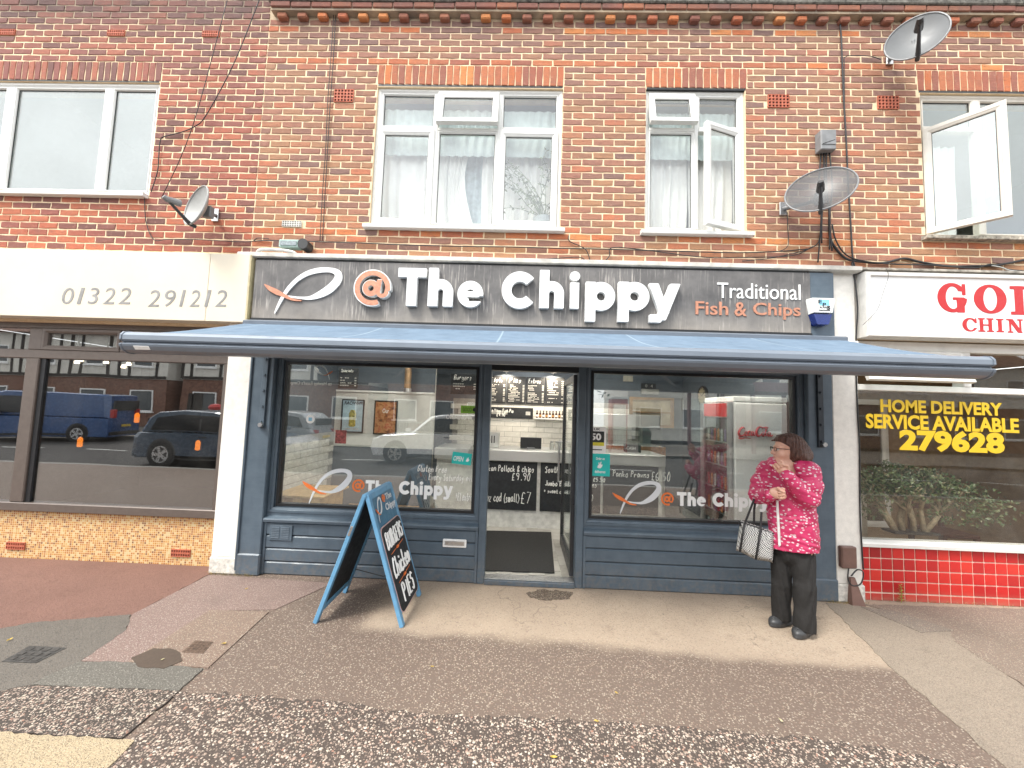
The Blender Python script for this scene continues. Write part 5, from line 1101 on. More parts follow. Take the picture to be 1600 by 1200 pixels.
# jade plant behind the takeaway glass
def jade():
    t_ = thing('jade_plant', (4.15, .33, .56), 'broad bushy jade plant with thick pale stems in the takeaway window', 'plant')
    BARK = M('jade_bark', (.36, .29, .19), .85, var=.2, sc=30, bump=.5); r = random.Random(3); tips = []
    mb = MB()
    base = [(4.02, .33), (4.12, .36), (4.22, .34), (4.32, .33)]
    def grow(p, d, L, rad, lev):
        q = p+d*L; mid = (p+q)/2+Vector((r.uniform(-.02, .02), r.uniform(-.015, .015), r.uniform(0, .02))); mb.tube([p, mid, q], [rad, rad*.85, rad*.68], 6)
        if lev == 0: tips.append(q); return
        for k in range(r.choice((2, 3, 3))):
            nd = (d+Vector((r.uniform(-.95, .95), r.uniform(-.45, .35), r.uniform(-.35, .5)))).normalized(); grow(q, nd, L*r.uniform(.6, .85), rad*.66, lev-1)
        if lev < 3: tips.append(q)
    for x, y in base:
        for k in range(2): grow(Vector((x, y, .57)), Vector((r.uniform(-.7, .7)+(x-4.17)*2, r.uniform(-.2, .15), 1)).normalized(), .24, .027, 3)
    mb.build('stems', BARK, t_, True)
    V = []; F = []
    pts = []
    for q in tips:
        for k in range(9): pts.append(q+Vector((r.gauss(0, .045), r.gauss(0, .04), r.gauss(0, .04))))
    for cx_, cz, rx_, rz, n_ in ((3.75, 1.04, .24, .20, 330), (4.05, 1.14, .24, .15, 300), (4.3, 1.04, .24, .16, 260), (4.72, .98, .26, .16, 330), (4.98, .84, .18, .14, 200), (3.72, .82, .16, .13, 120), (4.6, .78, .3, .12, 200)):
        for k in range(n_):
            a, b = r.uniform(0, 6.28), r.random()**.5; pts.append(Vector((cx_+rx_*b*math.cos(a), .32+r.uniform(-.16, .14), cz+rz*b*math.sin(a))))
    for p in pts:
        if p.y < .1: p.y = .1+r.random()*.05
        if p.z < .6 or p.x < 3.44: continue
        s = r.uniform(.011, .02); d = Vector((r.uniform(-1, 1), r.uniform(-1, .4), r.uniform(-.2, 1))).normalized(); u = d.orthogonal().normalized(); a = r.uniform(0, 6.3); u = (Matrix.Rotation(a, 3, d) @ u); w2 = d.cross(u)
        n = len(V); V += [p-u*s*1.3, p+w2*s*.7+d*s*.25, p+u*s*1.3, p-w2*s*.7+d*s*.25, p+d*s*.12]; F += [[n, n+4, n+1], [n+1, n+4, n+2], [n+2, n+4, n+3], [n+3, n+4, n]]
    t = NT('jade_leaf'); rn = t.n('NewGeometry').outputs['Random Per Island']; LM = t.fin(t.ramp(rn, [(0, (.045, .085, .03)), (.4, (.075, .12, .04)), (.7, (.12, .155, .06)), (1, (.2, .2, .1))]), .35, 0, .5)
    tag(MB().add(V, F).build('foliage', LM, t_), kind='stuff'); 
    box('tray', BLACKP, t_, 3.95, 4.42, .26, .42, .563, .585, .004)
jade()
# weed at the foot of the tiles, grimy pipe and meter box on the pier
wd_ = thing('weed', (*G(1406, 940)[:2], 0), 'yellow-green weed growing at the foot of the red tiles', 'plant'); c = G(1406, 941); WEEDL = M('weed_leaf', (.33, .33, .06), .6, var=.25, sc=50)
MB().tube([(c[0], -.03, 0), (c[0]+.005, -.035, .08), (c[0], -.03, .16)], .003, 5).build('stem', WEEDL, wd_)
for i in range(22):
    z = .02+.007*i; a = i*2.4; s = .035*(1-.3*i/22); mb = MB(); mb.M = Matrix.Translation((c[0], -.032, z)) @ Matrix.Rotation(a, 4, 'Z') @ Matrix.Rotation(-.5, 4, 'Y'); mb.add([(0, 0, 0), (s*.5, s*.22, .003), (s, 0, -.004), (s*.5, -s*.22, .003)], [[0, 1, 2, 3]]); mb.build('leaf', WEEDL, wd_)
WEED2 = M('dry_grass', (.35, .27, .11), .9, var=.3)
mb = MB()
for i in range(150):
    x = random.choice((random.uniform(2.95, 3.4), random.uniform(3.4, 5.2), random.uniform(-3.05, -2.6))); y = random.uniform(-.11, -.075) if x < 3.35 else random.uniform(-.03, 0); a = random.uniform(0, 6.3); L = random.uniform(.015, .05); mb.tube([(x, y, 0), (x+L*.4*math.cos(a), y-abs(L*.3*math.sin(a)), L*.6), (x+L*math.cos(a), y-abs(L*.6*math.sin(a)), L*.5)], [.0015, .0012, .0005], 3)
tag(mb.build('dry_weeds', WEED2), 'wisps of dry weeds along the foot of the walls', 'weeds', kind='stuff')
mt = thing('meter_box', (3.23, -.1, .35), 'brown plastic cable box low on the white pier by the red tiles', 'box'); BRNP = M('brown_plastic', (.17, .095, .075), .5, var=.1)
x0, x1, z0, z1 = RECT(1314, 854, 1338, 888, -.1); MB().box(x0, x1, -.115, -.061, z0, z1, .01).build('lid', BRNP, mt)
gd = thing('cable_guard', (3.3, -.08, 0), 'dark brown tapering cable guard at the foot of the white pier', 'guard'); x0, x1, z0, z1 = RECT(1325, 902, 1342, 944, -.09)
MB().add([(x0+.02, -.079, z1), (x1-.04, -.079, z1), (x1-.04, -.1, z1), (x0+.02, -.1, z1), (x0, -.079, 0), (x1+.01, -.079, 0), (x1+.02, -.14, 0), (x0, -.14, 0)], [[0, 1, 2, 3], [4, 7, 6, 5], [3, 2, 6, 7], [0, 3, 7, 4], [1, 5, 6, 2], [0, 4, 5, 1]]).build('guard', BRNP, gd)
cable('black cable tangle below the brown box on the white pier', [(1326, 888, -.1), (1325, 905, -.1), (1332, 915, -.11), (1345, 912, -.11), (1349, 895, -.1), (1340, 890, -.1), (1330, 900, -.1)], .006)
# ------------------------------------------------------------------ inside the chip shop
TILEW = M('white_wall_tile', (.70, .68, .62), .22, var=.05, sc=8); SLATEW = M('slate_blue_wall', (.10, .12, .145), .85, var=.05); PALEW = M('pale_wall', (.60, .60, .57), .85, var=.04)
FLOORM = M('floor_tile_pale', (.42, .40, .36), .4, var=.1, sc=5)
st_ = thing('shop_interior', (.1, 1.8, 0), 'white tiled and slate blue walled room inside the chip shop', 'room')
mb = MB(); mb.box(-2.98, 3.24, 3.4, 3.5, 0, 2.7); mb.box(-2.98, -2.9, .2, 3.4, 0, 2.7); mb.box(3.05, 3.13, .2, 3.4, 0, 2.7); mb.build('wall', SLATEW, st_)
box('ceiling', M('white_ceiling', (.7, .7, .68), .9), st_, -2.98, 3.24, .13, 3.5, 2.62, 2.7); box('floor', FLOORM, st_, -2.98, 3.24, .08, 3.5, .0, .048)
box('partition', PALEW, st_, -2.9, -1.35, 2.0, 2.08, .05, 2.62); box('upper_panel', SLATEW, st_, -2.898, -1.348, 1.99, 1.998, 1.955, 2.618); box('rail', LETW, st_, -2.898, -1.348, 1.975, 1.999, 1.925, 1.954, .003); box('lower_panel', SLATEW, st_, -2.89, -1.348, 1.985, 1.999, .055, 1.08, .003)  # slate blue bands cover the top and bottom of the pale partition
for i in range(8):
    for k in range(6):
        if -.55 < -.8+i*.2 < .75: box('floor_plank', FLOORM if (i+k) % 3 else M('floor_tile_dark', (.33, .31, .27), .4, var=.1), st_, -.55+i*.17+.002, -.55+(i+1)*.17-.002, .1+k*.28+(i % 2)*.12, .1+(k+1)*.28-.004+(i % 2)*.12, .049, .054, .001)
TM = {}
def tiles(x0, x1, z0, z1, y, w_, h_, axis='y', m=TILEW):
    k = 0; z = z0
    if (w_, h_, axis) not in TM:
        me = bpy.data.meshes.new('wall_tile'); b_ = MB().box(-w_/2+.003, w_/2-.003, -.006, .004, -h_/2+.003, h_/2-.003, .003) if axis == 'y' else MB().box(-.004, .006, -w_/2+.003, w_/2-.003, -h_/2+.003, h_/2-.003, .003); me.from_pydata(b_.v, [], b_.f); me.materials.append(m); TM[w_, h_, axis] = me
    while z+h_ <= z1+.001:
        x = x0-(w_/2 if k % 2 else 0)
        while x+w_ <= x1+w_/2+.001:
            o = bpy.data.objects.new('wall_tile', TM[w_, h_, axis]); col.objects.link(o); c = x+w_/2
            adopt(o, st_, (c, y, z+h_/2) if axis == 'y' else (y, c, z+h_/2)); x += w_
        z += h_; k += 1
box('tile_backing', M('grey_grout', (.33, .32, .3), .9), st_, -1.3, 2.3, 3.39, 3.399, .9, 1.92); tiles(-1.2, 2.2, 1.02, 1.86, 3.386, .3, .1)
box('tile_backing', MATS['grey_grout'], st_, -2.899, -2.892, .3, 2.0, .05, 1.3); tiles(.35, 1.9, .5, 1.25, -2.889, .3, .1, 'x')
# counter with chalk boards
cn = thing('shop_counter', (.5, 1.65, .05), 'steel topped counter faced with chalkboards opposite the door', 'counter')
box('body', M('white_counter_laminate', (.62, .61, .57), .5), cn, -1.2, 2.05, 1.68, 2.3, .05, .99); box('worktop', STEEL, cn, -1.23, 2.08, 1.62, 2.35, .99, 1.15, .01)
CB = [(-.62, .26), (.31, 1.17), (1.21, 1.99)]
for x0, x1 in CB: box('chalkboard', BOARDB, cn, x0, x1, 1.655, 1.679, .30, .985, .004)
CYy = 1.652
for i, (s, r) in enumerate([('Alaskan Pollock & chips', (748, 727, 834, 739)), ('£9.90', (800, 739, 828, 751)), ('6oz cod (small)', (756, 770, 811, 786)), ('£7', (814, 769, 829, 787)), ('South', (852, 729, 873, 739)), ('Jumbo Battered prawns', (852, 752, 932, 762)), ('+ sweet chilli', (850, 765, 890, 771)), ('£5.50', (927, 747, 945, 753)), ('£6.50', (905, 773, 926, 783)), ('Panko Prawns', (958, 736, 1014, 746)), ('£6.50', (1018, 737, 1047, 752))]):
    hand_text('chalk_writing', s, RECT(*r, CYy), CYy, CHALK, cn, .0055, .4, .1, 10+i)
# door mat
dm = tag(MB().prism([(-.42, .14), (.40, .16), (.47, 1.5), (-.45, 1.45)], .0545, .064, 'z').build('door_mat', M('charcoal_mat', (.022, .021, .02), .95, var=.25, sc=60, bump=.5)), 'dark charcoal mat on the floor just inside the open door', 'mat')
# menu boards on the back wall
PRINT = M('menu_print', (.55, .54, .5), .7)
LINES = random.Random(5)
def menu(name, lab, r, y, title, nl, cols=1, cat='menu board', par=None, tsz=.16):
    x0, x1, z0, z1 = r; b = thing(name, ((x0+x1)/2, y, z0), lab, cat); box('panel', BOARDB, b, x0, x1, y, y+.02, z0, z1, .003)
    if title: hand_text('title', title, (x0+(x1-x0)*.12, x0+(x1-x0)*.75, z1-(z1-z0)*(tsz+.08), z1-(z1-z0)*.06), y-.003, CHALK, b, max(.003, (z1-z0)*.011), .3, .25, 4)
    w_ = (x1-x0)/cols; top = z1-(z1-z0)*(tsz+.14 if title else .1); dz = (top-z0-.02)/nl; mb = MB()
    for c in range(cols):
        for k in range(nl):
            if LINES.random() < .12: continue
            a = x0+c*w_+w_*.1; L = w_*LINES.uniform(.25, .62); z = top-dz*(k+.5); n = max(2, int(L/.022)); 
            for q in range(n):
                if LINES.random() < .85: mb.box(a+q*L/n, a+(q+.75)*L/n, y-.002, y+.001, z-dz*.2, z+dz*.2)
            mb.box(x0+(c+1)*w_-w_*.16, x0+(c+1)*w_-w_*.06, y-.002, y+.001, z-dz*.2, z+dz*.2)
    tag(mb.build('menu_text', PRINT, b), kind='stuff'); return b
xs = [-.66, -.29, .08, .45, .82]
for i, (tt, lab) in enumerate((('Fish', 'first menu board from the left above the counter'), ('Pies', 'second menu board from the left above the counter'), ('Extras', 'third menu board from the left above the counter'), ('', 'rightmost menu board above the counter, half behind the door'))):
    menu('menu_board', 'black '+lab, (xs[i]+.006, xs[i+1]-.006, 1.86, 2.37), 3.36, tt, 12)
for px in (790, 866):
    c = W(px, 583, 3.1); pk = thing('picture_light', c, 'small lamp above the left pair of menu boards' if px < 800 else 'small lamp above the right pair of menu boards', 'lamp', 'lamps over the menu boards'); MB().tube([(c[0], 3.38, 2.43), (c[0], 3.2, 2.47)], .008, 6).build('arm', ALU, pk); MB().cyl((c[0]-.05, 3.2, 2.46), (c[0]+.05, 3.2, 2.46), .025, 10).build('shade', ALU, pk)
    ld = bpy.data.lights.new('picture_lamp', 'SPOT'); ld.energy = 16; ld.spot_size = R(120); ld.color = (1, .84, .64); ld.shadow_soft_size = .04; lo = bpy.data.objects.new('bulb', ld); col.objects.link(lo); lo.parent = pk; lo.location = (0, 3.17-c[1], 2.43-c[2]); lo.rotation_euler = (R(28), 0, 0)
b = menu('menu_board', 'wide low blackboard under the menu boards with handwritten offer', RECT(761, 636.5, 833, 653.6, 3.36), 3.36, '', 1); hand_text('chalk_writing', 'Le Vieux Fish Pie', RECT(766, 639, 802, 644.5, 3.355), 3.355, CHALK, b, .007, .3, .1, 3); hand_text('chalk_writing', '£9.90', RECT(776, 645, 789, 650.5, 3.355), 3.355, CHALK, b, .007, .3, .1, 3)
sh = box('bottle_shelf', LETW, None, *RECT(835, 653.5, 884, 655.5, 3.28)[:2], 3.26, 3.38, *RECT(835, 653.5, 884, 655.5, 3.28)[2:]); tag(sh, 'thin white shelf carrying sauce bottles on the tiled wall', 'shelf')
zs = RECT(835, 653.5, 884, 655.5, 3.28)[3]
for i in range(9):
    px = 839+i*5; c = W(px, 652, 3.32); b_ = thing('sauce_bottle', (c[0], 3.32, zs), ['first', 'second', 'third', 'fourth', 'fifth', 'sixth', 'seventh', 'eighth', 'ninth'][i]+' dark sauce bottle from the left on the thin white shelf', 'bottle', 'sauce bottles on the shelf'); MB().lathe([(.022, 0), (.022, .085), (.009, .105), (.009, .125)], (c[0], 3.32, zs), 8).build('glass_body', M('dark_bottle', (.05, .02, .012), .25), b_); MB().lathe([(.0225, .025), (.0225, .06)], (c[0], 3.32, zs), 8).build('paper_label', M('amber_label', (.45, .24, .08), .6) if i % 2 else LETW, b_); MB().lathe([(.011, .12), (.011, .14)], (c[0], 3.32, zs), 8).build('cap', BLACKP, b_)
kt = thing('card_till', (*W(829, 701, 1.95)[:2], 1.15), 'black till screen standing on the steel counter', 'till'); x0, x1, z0, z1 = RECT(813, 684, 846, 702, 1.95); MB().box(x0, x1, 1.95, 1.99, z0+.01, z1, .006).build('screen', BLACKP, kt); MB().box((x0+x1)/2-.06, (x0+x1)/2+.06, 1.9, 2.05, 1.15, 1.17, .004).build('stand', GREYP, kt); MB().box((x0+x1)/2-.02, (x0+x1)/2+.02, 1.99, 2.02, 1.15, z0+.05).build('stem', GREYP, kt)
ts = thing('chip_scuttle', (-.45, 2.0, 1.15), 'steel box with slotted front at the left end of the counter', 'box'); MB().box(-.66, -.32, 1.9, 2.2, 1.15, 1.37, .01).build('body', STEEL, ts)
for i in range(7): box('slot', BLACKP, ts, -.62+i*.037, -.605+i*.037, 1.895, 1.9, 1.22, 1.33)
for i in range(4): c = (.48+i*.075, 1.9, 1.15); g_ = thing('jar', c, ['leftmost', 'second', 'third', 'rightmost'][i]+' glass jar in the row right of the till', 'jar', 'jars on the counter'); MB().lathe([(.03, 0), (.032, .09), (.022, .11)], c, 10).build('jar_body', M('jar_glass', (.35, .36, .33), .15), g_); MB().lathe([(.025, .11), (.025, .13)], c, 10).build('lid', ALU, g_)
rg = thing('frying_range', (1.5, 2.6, .05), 'stainless frying range with heated glass cabinet behind the right window', 'range'); box('body', STEEL, rg, .95, 2.4, 2.5, 3.2, .05, 1.2, .01); box('hood', STEEL, rg, .95, 2.4, 2.75, 3.2, 1.5, 1.72, .01); box('cabinet_glass', G_CLEAR, rg, .97, 2.38, 2.6, 2.61, 1.21, 1.5); box('trim', M('copper_trim', (.4, .2, .1), .3, .8), rg, .95, 2.4, 2.49, 2.5, 1.05, 1.2)
cbx = box('cash_box', BLACKP, None, *RECT(977, 690, 1000, 700, 2.0)[:2], 1.95, 2.1, 1.15, 1.26); tag(cbx, 'small black cash box on the counter behind the right window', 'box'); text('lettering', 'CASH', (*RECT(979, 692, 993, 697, 1.945)[:2], 1.19, 1.235), 1.945, PRINT, cbx, .003)
pipe = thing('flue_pipe', (*W(637, 590, 1.8)[:2], 2.2), 'copper coloured flue pipe hanging behind the left window', 'pipe'); c = W(637, 600, 1.8); MB().cyl((c[0], 1.8, W(637, 612, 1.8)[2]), (c[0], 1.8, 2.62), .05, 14).build('pipe', M('flue_copper', (.38, .24, .13), .4, .6, .2), pipe); MB().cyl((c[0], 1.8, W(637, 612, 1.8)[2]-.01), (c[0], 1.8, W(637, 612, 1.8)[2]+.05), .06, 14).build('collar', ALU, pipe)
menu('hanging_board', 'narrow black hanging board at the top of the left window', RECT(529, 575, 559, 607, .5), .5, 'Specials', 5); menu('burger_board', 'black burger board hanging at the top right of the left window', RECT(704, 584, 747, 616, .35), .35, 'Burgers', 4, tsz=.3)
# framed posters on the partition
def poster(lab, r, y, mats, title=None, cat='poster'):
    x0, x1, z0, z1 = r; p = thing('framed_poster', ((x0+x1)/2, y, z0), lab, cat, 'framed pictures in the chip shop'); ringloops(MB(), x0, x1, z0, z1, [(0, y+.02), (0, y), (.018, y), (.018, y+.02)]).build('frame', BLACKP, p); box('print', mats[0], p, x0+.017, x1-.017, y+.008, y+.015, z0+.017, z1-.017); return p
PB = M('pale_blue_print', (.45, .60, .68), .4, var=.1); x0, x1, z0, z1 = RECT(533, 624, 568, 676, 1.97); p = poster('framed pale blue poster of a yellow drink on the partition', (x0, x1, z0, z1), 1.97, (PB,))
text('poster_title', 'PHWOAR', (x0+.03, x1-.03, z1-.085, z1-.03), 1.972, BLACKP, p, .003, .02, mirror=True); MB().lathe([(.03, 0), (.055, .02), (.05, .1), (.058, .2), (.04, .24), (.03, .26)], ((x0+x1)/2, 1.975, z0+.09), 14, 1, .1).build('drink_print', M('yellow_print', (.48, .40, .06), .4, var=.4, sc=30), p); box('caption', PRINT, p, x0+.07, x1-.07, 1.974, 1.978, z0+.05, z0+.065)
t = NT('food_photo_print'); FP = t.fin(t.ramp(t.noise(14, 5, .6), [(.3, (.06, .02, .012)), (.45, (.35, .12, .04)), (.55, (.5, .28, .12)), (.66, (.4, .06, .03)), (.75, (.55, .45, .3))]), .35)
x0, x1, z0, z1 = RECT(584, 626, 620, 679, 1.97); p = poster('framed dark food poster to the right of the pale blue poster', (x0, x1, z0, z1), 1.97, (FP,)); text('poster_title', 'Our', (x0+.13, x1-.13, z0+.33, z0+.4), 1.972, VINYLW, p, .003, .01)
for r, lab in (((1077, 611, 1090, 633), 'upper framed certificate left of the wall clock'), ((1065, 623, 1077, 642), 'small framed certificate furthest left of the clock'), ((1077.6, 635, 1090, 657), 'lower framed certificate below and left of the clock')): poster('thin '+lab, RECT(*r, 3.35), 3.35, (M('certificate_paper', (.5, .5, .47), .5, var=.15, sc=40),), cat='certificate')
wc = W(1098, 616, 2.7); ck = thing('wall_clock', (3.04, 2.55, wc[2]), 'round dark rimmed wall clock on the right hand wall', 'clock'); mb = MB(); mb.M = Matrix.Translation((3.045, 2.55, 2.07)) @ Matrix.Rotation(R(-90), 4, 'Y'); mb.lathe([(.17, 0), (.17, .03), (.145, .04), (.14, .02)], (0, 0, 0), 28); mb.build('rim', BLACKP, ck); mb = MB(); mb.M = Matrix.Translation((3.02, 2.55, 2.07)) @ Matrix.Rotation(R(-90), 4, 'Y'); mb.lathe([(.14, 0), (.14, .003)], (0, 0, 0), 28); mb.build('dial', M('clock_dial', (.40, .33, .2), .5), ck)
for a, L in ((.6, .09), (2.6, .12)): MB().tube([(3.012, 2.55, 2.07), (3.012, 2.55+L*math.cos(a), 2.07+L*math.sin(a))], .006, 4).build('hand', BLACKP, ck)
for k in range(12): MB().box(3.008, 3.016, 2.55+.12*math.cos(k*.5236)-.007, 2.55+.12*math.cos(k*.5236)+.007, 2.07+.12*math.sin(k*.5236)-.007, 2.07+.12*math.sin(k*.5236)+.007).build('hour_mark', BLACKP, ck)
qd = thing('queue_display', W(1014, 603, 3.3), 'black number display high on the slate blue back wall', 'display'); x0, x1, z0, z1 = RECT(1003, 599, 1025, 607, 3.34); box('case', BLACKP, qd, x0, x1, 3.34, 3.4, z0, z1, .004); text('digit', '0', (x0+.06, x0+.1, z0+.02, z1-.02), 3.337, PRINT, qd, .003); text('digit', '4', (x1-.1, x1-.06, z0+.02, z1-.02), 3.337, PRINT, qd, .003)
tag(box('wall_heater', M('heater_grey', (.3, .3, .28), .5), None, *RECT(1003, 608, 1029, 616, 3.32)[:2], 3.3, 3.39, *RECT(1003, 608, 1029, 616, 3.32)[2:]), 'grey wall unit just below the number display', 'wall unit'); tag(box('wall_notice', M('beige_notice', (.42, .4, .33), .7), None, *RECT(974, 587, 989, 596, 3.37)[:2], 3.37, 3.395, *RECT(974, 587, 989, 596, 3.37)[2:]), 'small beige notice high on the back wall', 'notice')
hb = thing('hatch', W(1018, 645, 3.3), 'pine framed serving hatch in the slate blue back wall', 'hatch'); x0, x1, z0, z1 = RECT(984, 621, 1053, 668, 3.34); ringloops(MB(), x0, x1, z0, z1, [(0, 3.39), (0, 3.33), (.05, 3.33), (.05, 3.39)]).build('frame', WOOD, hb); box('back', M('hatch_back', (.48, .40, .27), .7, var=.2, sc=4), hb, x0+.05, x1-.05, 3.38, 3.395, z0+.05, z1-.05); box('shelf', WOOD, hb, x0+.05, x1-.05, 3.34, 3.385, (z0+z1)/2-.01, (z0+z1)/2+.01)
# drinks fridge standing side-on behind the right window
fr = thing('drinks_fridge', (2.7, .8, .05), 'tall white drinks fridge with red script lettering standing side-on', 'fridge'); FRW = M('fridge_white', (.82, .82, .80), .3, var=.015); fx, fy0, fy1 = 2.41, .50, 1.22
box('cabinet', FRW, fr, fx+.02, 3.03, fy0, fy1, .12, 1.90, .015); box('top_panel', FRW, fr, fx+.02, 3.03, fy0+.005, fy1, 1.905, 1.97, .01); box('plinth', BLACKP, fr, fx+.05, 3.03, fy0+.03, fy1, .05, .118)
MB().cyl((fx-.01, fy0+.035, .14), (fx-.01, fy0+.035, 1.9), .034, 14).build('door_edge', ALU, fr); MB().cyl((fx-.01, fy1-.035, .14), (fx-.01, fy1-.035, 1.9), .034, 14).build('door_edge', ALU, fr); box('door_glass', G_CLEAR, fr, fx-.012, fx-.004, fy0+.06, fy1-.06, .16, 1.72); box('header', M('fridge_red', (.45, .02, .02), .4), fr, fx-.015, fx+.015, fy0+.065, fy1-.065, 1.73, 1.89); box('dark_inside', BLACKP, fr, fx+.012, fx+.0195, fy0+.06, fy1-.06, .16, 1.72)
CANC = [M('can_red', (.42, .03, .025), .3, .3), M('can_violet', (.18, .12, .3), .3, .3), M('can_pale', (.5, .5, .5), .3, .3), M('can_orange', (.55, .2, .03), .3, .3)]
for k in range(5):
    box('shelf', ALU, fr, fx, fx+.011, fy0+.065, fy1-.065, .3+k*.28, .315+k*.28)
    for i in range(7): MB().lathe([(.028, 0), (.03, .01), (.03, .13), (.022, .15)], (fx+.03, fy0+.1+i*.08, .316+k*.28), 8).build('can', CANC[(i+k) % 4], fr)
COLA = M('red_script_print', (.50, .018, .03), .45)
def script_logo(r, y, par):
    x0, x1, z0, z1 = r; W_, H_ = x1-x0, z1-z0; P = lambda L: [(x0+a*W_, y-.0006*(i % 3), z0+b*H_) for i, (a, b) in enumerate(smoothpath(L, 6))]
    S = [([(.20, .80), (.15, .93), (.07, .80), (.02, .5), (.06, .28), (.13, .3), (.19, .45)], .09), ([(.06, .25), (.02, .12), (.1, .10), (.2, .16), (.36, .12)], .05), ([(.245, .62), (.2, .55), (.2, .36), (.235, .32), (.265, .42), (.262, .56), (.245, .62)], .07), ([(.36, .6), (.325, .66), (.29, .5), (.3, .35), (.335, .36), (.37, .45)], .07), ([(.44, .6), (.40, .64), (.375, .5), (.39, .36), (.42, .4), (.45, .62)], .065), ([(.45, .62), (.445, .42), (.47, .36), (.5, .48)], .06), ([(.49, .52), (.53, .54)], .06),
         ([(.70, .86), (.66, 1.0), (.58, .92), (.53, .62), (.55, .36), (.61, .33), (.67, .46)], .09), ([(.63, 1.0), (.72, .95), (.8, 1.0), (.88, .96)], .05), ([(.72, .64), (.685, .56), (.69, .38), (.72, .34), (.75, .44), (.745, .58), (.72, .64)], .07), ([(.78, .5), (.82, .8), (.835, .95), (.81, .98), (.79, .7), (.79, .42), (.81, .35), (.84, .45)], .06), ([(.92, .6), (.88, .64), (.855, .5), (.87, .36), (.90, .4), (.93, .62)], .065), ([(.93, .62), (.925, .42), (.95, .34), (1, .45)], .06)]
    for i, (L, wd2) in enumerate(S): q = P(L); MB().tube([(a, b-.0003*i, c) for a, b, c in q], [H_*wd2*(.45+.55*math.sin(math.pi*min(1, (j+.5)/len(q)))) for j in range(len(q))], 4).build('script_lettering', COLA, par)
script_logo(RECT(1153.5, 667, 1207.5, 688, fy0-.006), fy0-.006, fr)
bx_ = thing('wooden_crate', (-2.5, .3, .05), 'pale wooden crate table in the left corner of the left window', 'crate'); 
for i in range(5): box('slat', WOOD if i % 2 else M('light_pine', (.5, .34, .16), .6, var=.15), bx_, -2.62+i*.1, -2.525+i*.1, .2, .75, .05, .70+.003*(i % 2), .004)
box('lid', MATS['light_pine'], bx_, -2.66, -2.08, .19, .8, .705, .73, .004)
tag(box('window_bench', WOOD, None, -2.06, -1.2, .35, .8, .05, .52, .006), 'low pine bench beside the pale crate in the left window', 'bench')
# ------------------------------------------------------------------ stickers and lettering on the shop glass
DY = GY-.004
def winlogo(win, em, at, word, cut=None):
    emblem(RECT(*em, DY), DY, .003, VINYLG, VINYLO, win); glyph('at_sign', '@', RECT(*at, DY), DY, .003, VINYLO, win)
    for ch, *b in word: glyph('window_letter', ch, RECT(*b, DY), DY, .003, VINYLW, win, n=26)
def word(x0, x1, top, base, s='The Chippy', slope=.022):
    wds = dict(T=.78, h=.68, e=.72, C=.92, i=.3, p=.76, y=.8); gap = .09; tot = sum(wds.get(c, .38)+gap for c in s); k = (x1-x0)/tot; x = x0; H_ = base-top; out = []
    for c in s:
        if c == ' ': x += (.38+gap)*k; continue
        w_ = wds[c]*k; dy = (x-x0)*slope; tp, bs = top, base
        if c == 'e': tp = top+H_*.3
        if c in 'py': tp = top+H_*.3; bs = base+H_*.32
        out.append((c, x, tp+dy, x+w_, bs+dy)); x += w_+gap*k
    return out
winlogo(SWL, (472, 731.6, 549, 790), (550, 749, 569.5, 769), word(571, 709, 750.5, 771.5))
winlogo(SWR, (957, 751, 1033, 806), (1033, 769.5, 1053, 790), word(1058, 1204, 769, 790.5))
for s, r in (('Gluten Free', (653, 727, 698, 738)), ('Every Saturday eve', (670, 741, 739, 755)), ('+£1 extra', (712, 770, 738, 783))): hand_text('pen_writing', s, RECT(*r, DY), DY, CHALK, SWL, .0035, .4, .2, 5)
text('window_lettering', 'OPENING TIMES', RECT(697, 649, 749, 655.5, DY), DY, VINYLW, SWL, .002, .012); text('window_lettering', "to Hawley Road's Coop", RECT(454, 596, 518, 603, GY+.012), GY+.012, VINYLW, SWL, .002, .0, mirror=True)
emblem(RECT(520, 570, 492, 594, GY+.012), GY+.012, .002, VINYLG, VINYLO, SWL)
TEAL = M('teal_sticker', (.01, .46, .42), .45, var=.02); 
sk = thing('open_sticker', W(721, 717, DY), 'tilted teal OPEN sticker on the left shop window', 'sticker'); cx_, _, cz_ = W(721.5, 716.5, DY); mb = MB(); mb.M = Matrix.Translation((cx_, 0, cz_)) @ Matrix.Rotation(R(5), 4, 'Y'); mb.box(-.1, .1, DY-.001, DY+.001, -.06, .06); mb.build('backing', TEAL, sk); text('lettering', 'OPEN', (-.085, .02, -.03, .02), DY-.003, VINYLW, sk, .001, .02, .15, M4=mb.M)
roo = [(.0, .05), (.28, .0), (.62, .0), (.86, .22), (1, .5), (.92, .62), (.72, .52), (.70, .72), (.80, 1.0), (.60, .98), (.50, .62), (.42, .62), (.38, .9), (.22, .86), (.26, .5), (.1, .42)]
def roo_mark(r, y, par, M4=None): x0, x1, z0, z1 = r; mb = MB(); mb.M = M4; mb.prism([(x0+a*(x1-x0), z0+b*(z1-z0)) for a, b in roo], y, y+.001, 'y'); mb.build('kangaroo_mark', VINYLW, par)
roo_mark((.045, .08, -.025, .02), DY-.003, sk, mb.M)
rc = RECT(720, 634, 746, 646, DY); gs = thing('green_sticker', W(733, 640, DY), 'small green hygiene rating sticker on the left window', 'sticker'); box('backing', M('lime_sticker', (.25, .55, .05), .5), gs, rc[0], rc[1], DY-.001, DY+.001, rc[2], rc[3]); text('lettering', 'GOOD', (rc[0]+.02, rc[1]-.06, rc[2]+.02, rc[3]-.02), DY-.002, BLACKP, gs, .001); MB().cyl((rc[1]-.03, DY-.002, (rc[2]+rc[3])/2), (rc[1]-.03, DY-.001, (rc[2]+rc[3])/2), .02, 12).build('disc', BLACKP, gs)
